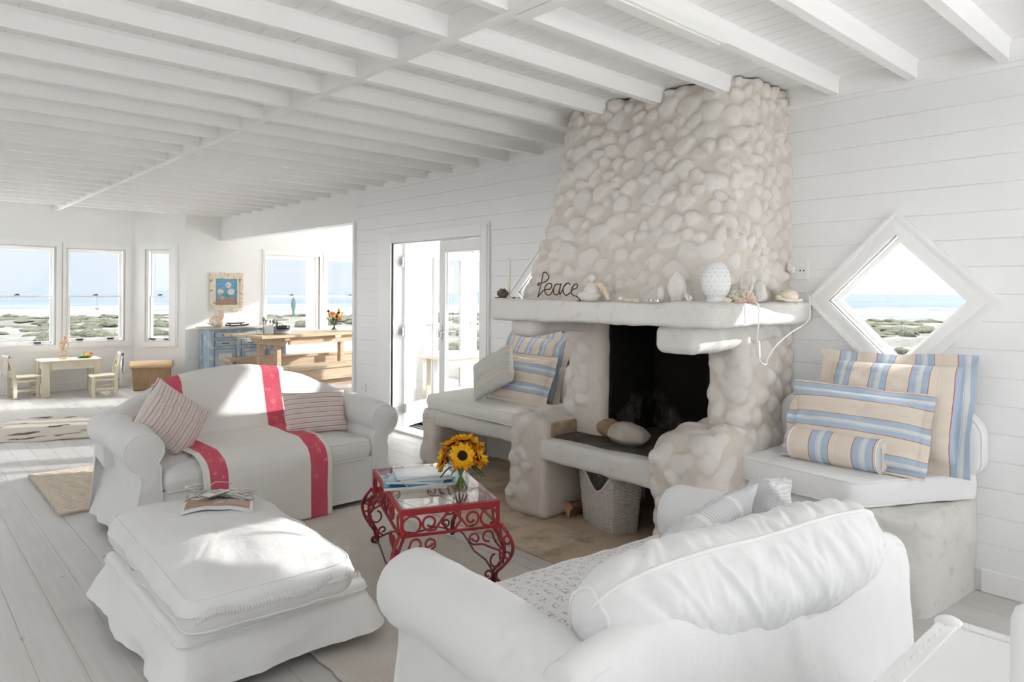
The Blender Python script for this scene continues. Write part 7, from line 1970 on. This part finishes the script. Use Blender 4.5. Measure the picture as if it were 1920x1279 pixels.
mb = MB(); mb.lathe([(.05, 0), (.062, .03), (.058, .08), (.045, .115), (.050, .135), (.047, .135), (.042, .115), (.055, .08), (.058, .03), (.001, .006)], 26, (jx, jy, TH)); mb.build('body', MAT['vessel_glass'], t, angle=180)
mb = MB(); d_ = Vector((-.74, .67, 0)); b_ = Vector((jx, jy, TH)); mb.tube(bez([tuple(b_ + d_ * .046 + Vector((0, 0, .125))), tuple(b_ + d_ * .085 + Vector((0, 0, .11))), tuple(b_ + d_ * .085 + Vector((0, 0, .06))), tuple(b_ + d_ * .058 + Vector((0, 0, .035)))], 5), .006, 7); mb.build('handle', MAT['vessel_glass'], t, angle=180)
# roses in a round glass vase
rx, ry = on_t(1.50, .40)
t = thing('round_vase', 'round clear glass vase with roses on the dining table', 'vase', (rx, ry, TH))
mb = MB(); mb.lathe([(.035, 0), (.060, .03), (.082, .075), (.085, .11), (.072, .135), (.070, .135), (.082, .11), (.079, .075), (.057, .032), (.001, .012)], 32, (rx, ry, TH)); mb.build('glass_body', MAT['vessel_glass'], t, angle=180)
mb = MB(); mb.lathe([(.001, .012), (.055, .034), (.077, .075), (.080, .10), (.001, .10)], 28, (rx, ry, TH), capb=False, capt=False); mb.build('water', MAT['water'], t, angle=180)
simple('rose_orange', (.85, .20, .06), .6, .3, var=.2, vs_=40); simple('rose_yellow', (.88, .52, .06), .6, .3, var=.15, vs_=40); simple('rose_plum', (.12, .015, .045), .6, .3, var=.2, vs_=40); simple('rose_peach', (.86, .34, .14), .6, .3, var=.2, vs_=40)
def rose(label, dr, dz, df, r, m, seed):
    c = Vector((rx, ry, TH)) + R2 * dr + U2 * dz + F2 * df; t = thing('rose', label, 'flower', c, 0, 'roses in the round vase'); rnd = random.Random(seed)
    mb = MB()
    for k in range(16):
        a = k * 2.4; rr = r * (.25 + .75 * k / 16); n = Vector((math.cos(a), math.sin(a), .35)).normalized(); q = n.to_track_quat('Z', 'Y').to_matrix().to_4x4()
        mb.ell(c + n * rr * .5 + U2 * (.012 * (1 - k / 16)), (r * .55, r * .60, r * .16), 9, 6, q)
    mb.ell(c, (r * .5, r * .5, r * .6), 10, 7); mb.build('bloom', MAT[m], t, angle=180)
    mb = MB(); foot = Vector((rx - R2.x * dr * .35, ry - R2.y * dr * .35, TH + .02)); mb.tube([foot, Vector((rx, ry, TH + .13)) + R2 * dr * .3, c - U2 * r * .5], .0035, 6); mb.build('stem', MAT['leaf_green'], t, angle=180)
for k, a in enumerate((('orange rose in the middle of the vase', .0, .275, -.03, .042, 'rose_orange'), ('orange rose at the lower right of the bunch', .105, .20, -.04, .044, 'rose_orange'), ('orange rose at the very top right', .075, .335, .0, .036, 'rose_peach'), ('coral rose left of the middle orange one', -.045, .285, .0, .036, 'rose_orange'), ('yellow rose low in the middle of the bunch', .0, .235, -.05, .040, 'rose_yellow'), ('yellow rose drooping at the far left', -.10, .20, -.02, .034, 'rose_yellow'), ('yellow rose right of the middle', .085, .245, -.03, .034, 'rose_yellow'), ('pale yellow rose at the far right', .125, .285, .02, .030, 'rose_yellow'), ('yellow rose behind the middle orange one', .04, .275, .03, .032, 'rose_yellow'), ('yellow rose under the plum one at the left', -.085, .275, .0, .028, 'rose_yellow'), ('dark plum rose at the top left', -.095, .315, .0, .032, 'rose_plum'), ('dark plum rose under the top orange one', .07, .295, .01, .034, 'rose_plum'), ('dark plum rose in the centre of the bunch', .045, .235, .0, .036, 'rose_plum'), ('dark plum rose low at the front', .0, .185, -.05, .034, 'rose_plum'))): rose(*a, seed=k)
mb = MB(); rnd = random.Random(9)
for k in range(26):
    a = rnd.uniform(0, 6.3); c = Vector((rx, ry, TH + rnd.uniform(.12, .24))); d_ = Vector((math.cos(a), math.sin(a), rnd.uniform(-.2, .3))); s = rnd.uniform(.06, .11); n_ = d_.cross(U2).normalized(); P = []
    for i, q in enumerate(np.linspace(0, 1, 5)):
        w_ = s * .26 * math.sin(PI * (q * .9 + .08)); pp = c + d_ * (.02 + s * q); P += [tuple(pp - n_ * w_), tuple(pp + U2 * .004), tuple(pp + n_ * w_)]
    mb.add(P, [(i * 3 + j, i * 3 + j + 1, i * 3 + j + 4, i * 3 + j + 3) for i in range(4) for j in range(2)])
tag(mb.build('rose_leaves', MAT['leaf_green'], angle=180, normals=False), 'dark green leaves between the roses in the round vase', 'leaf')
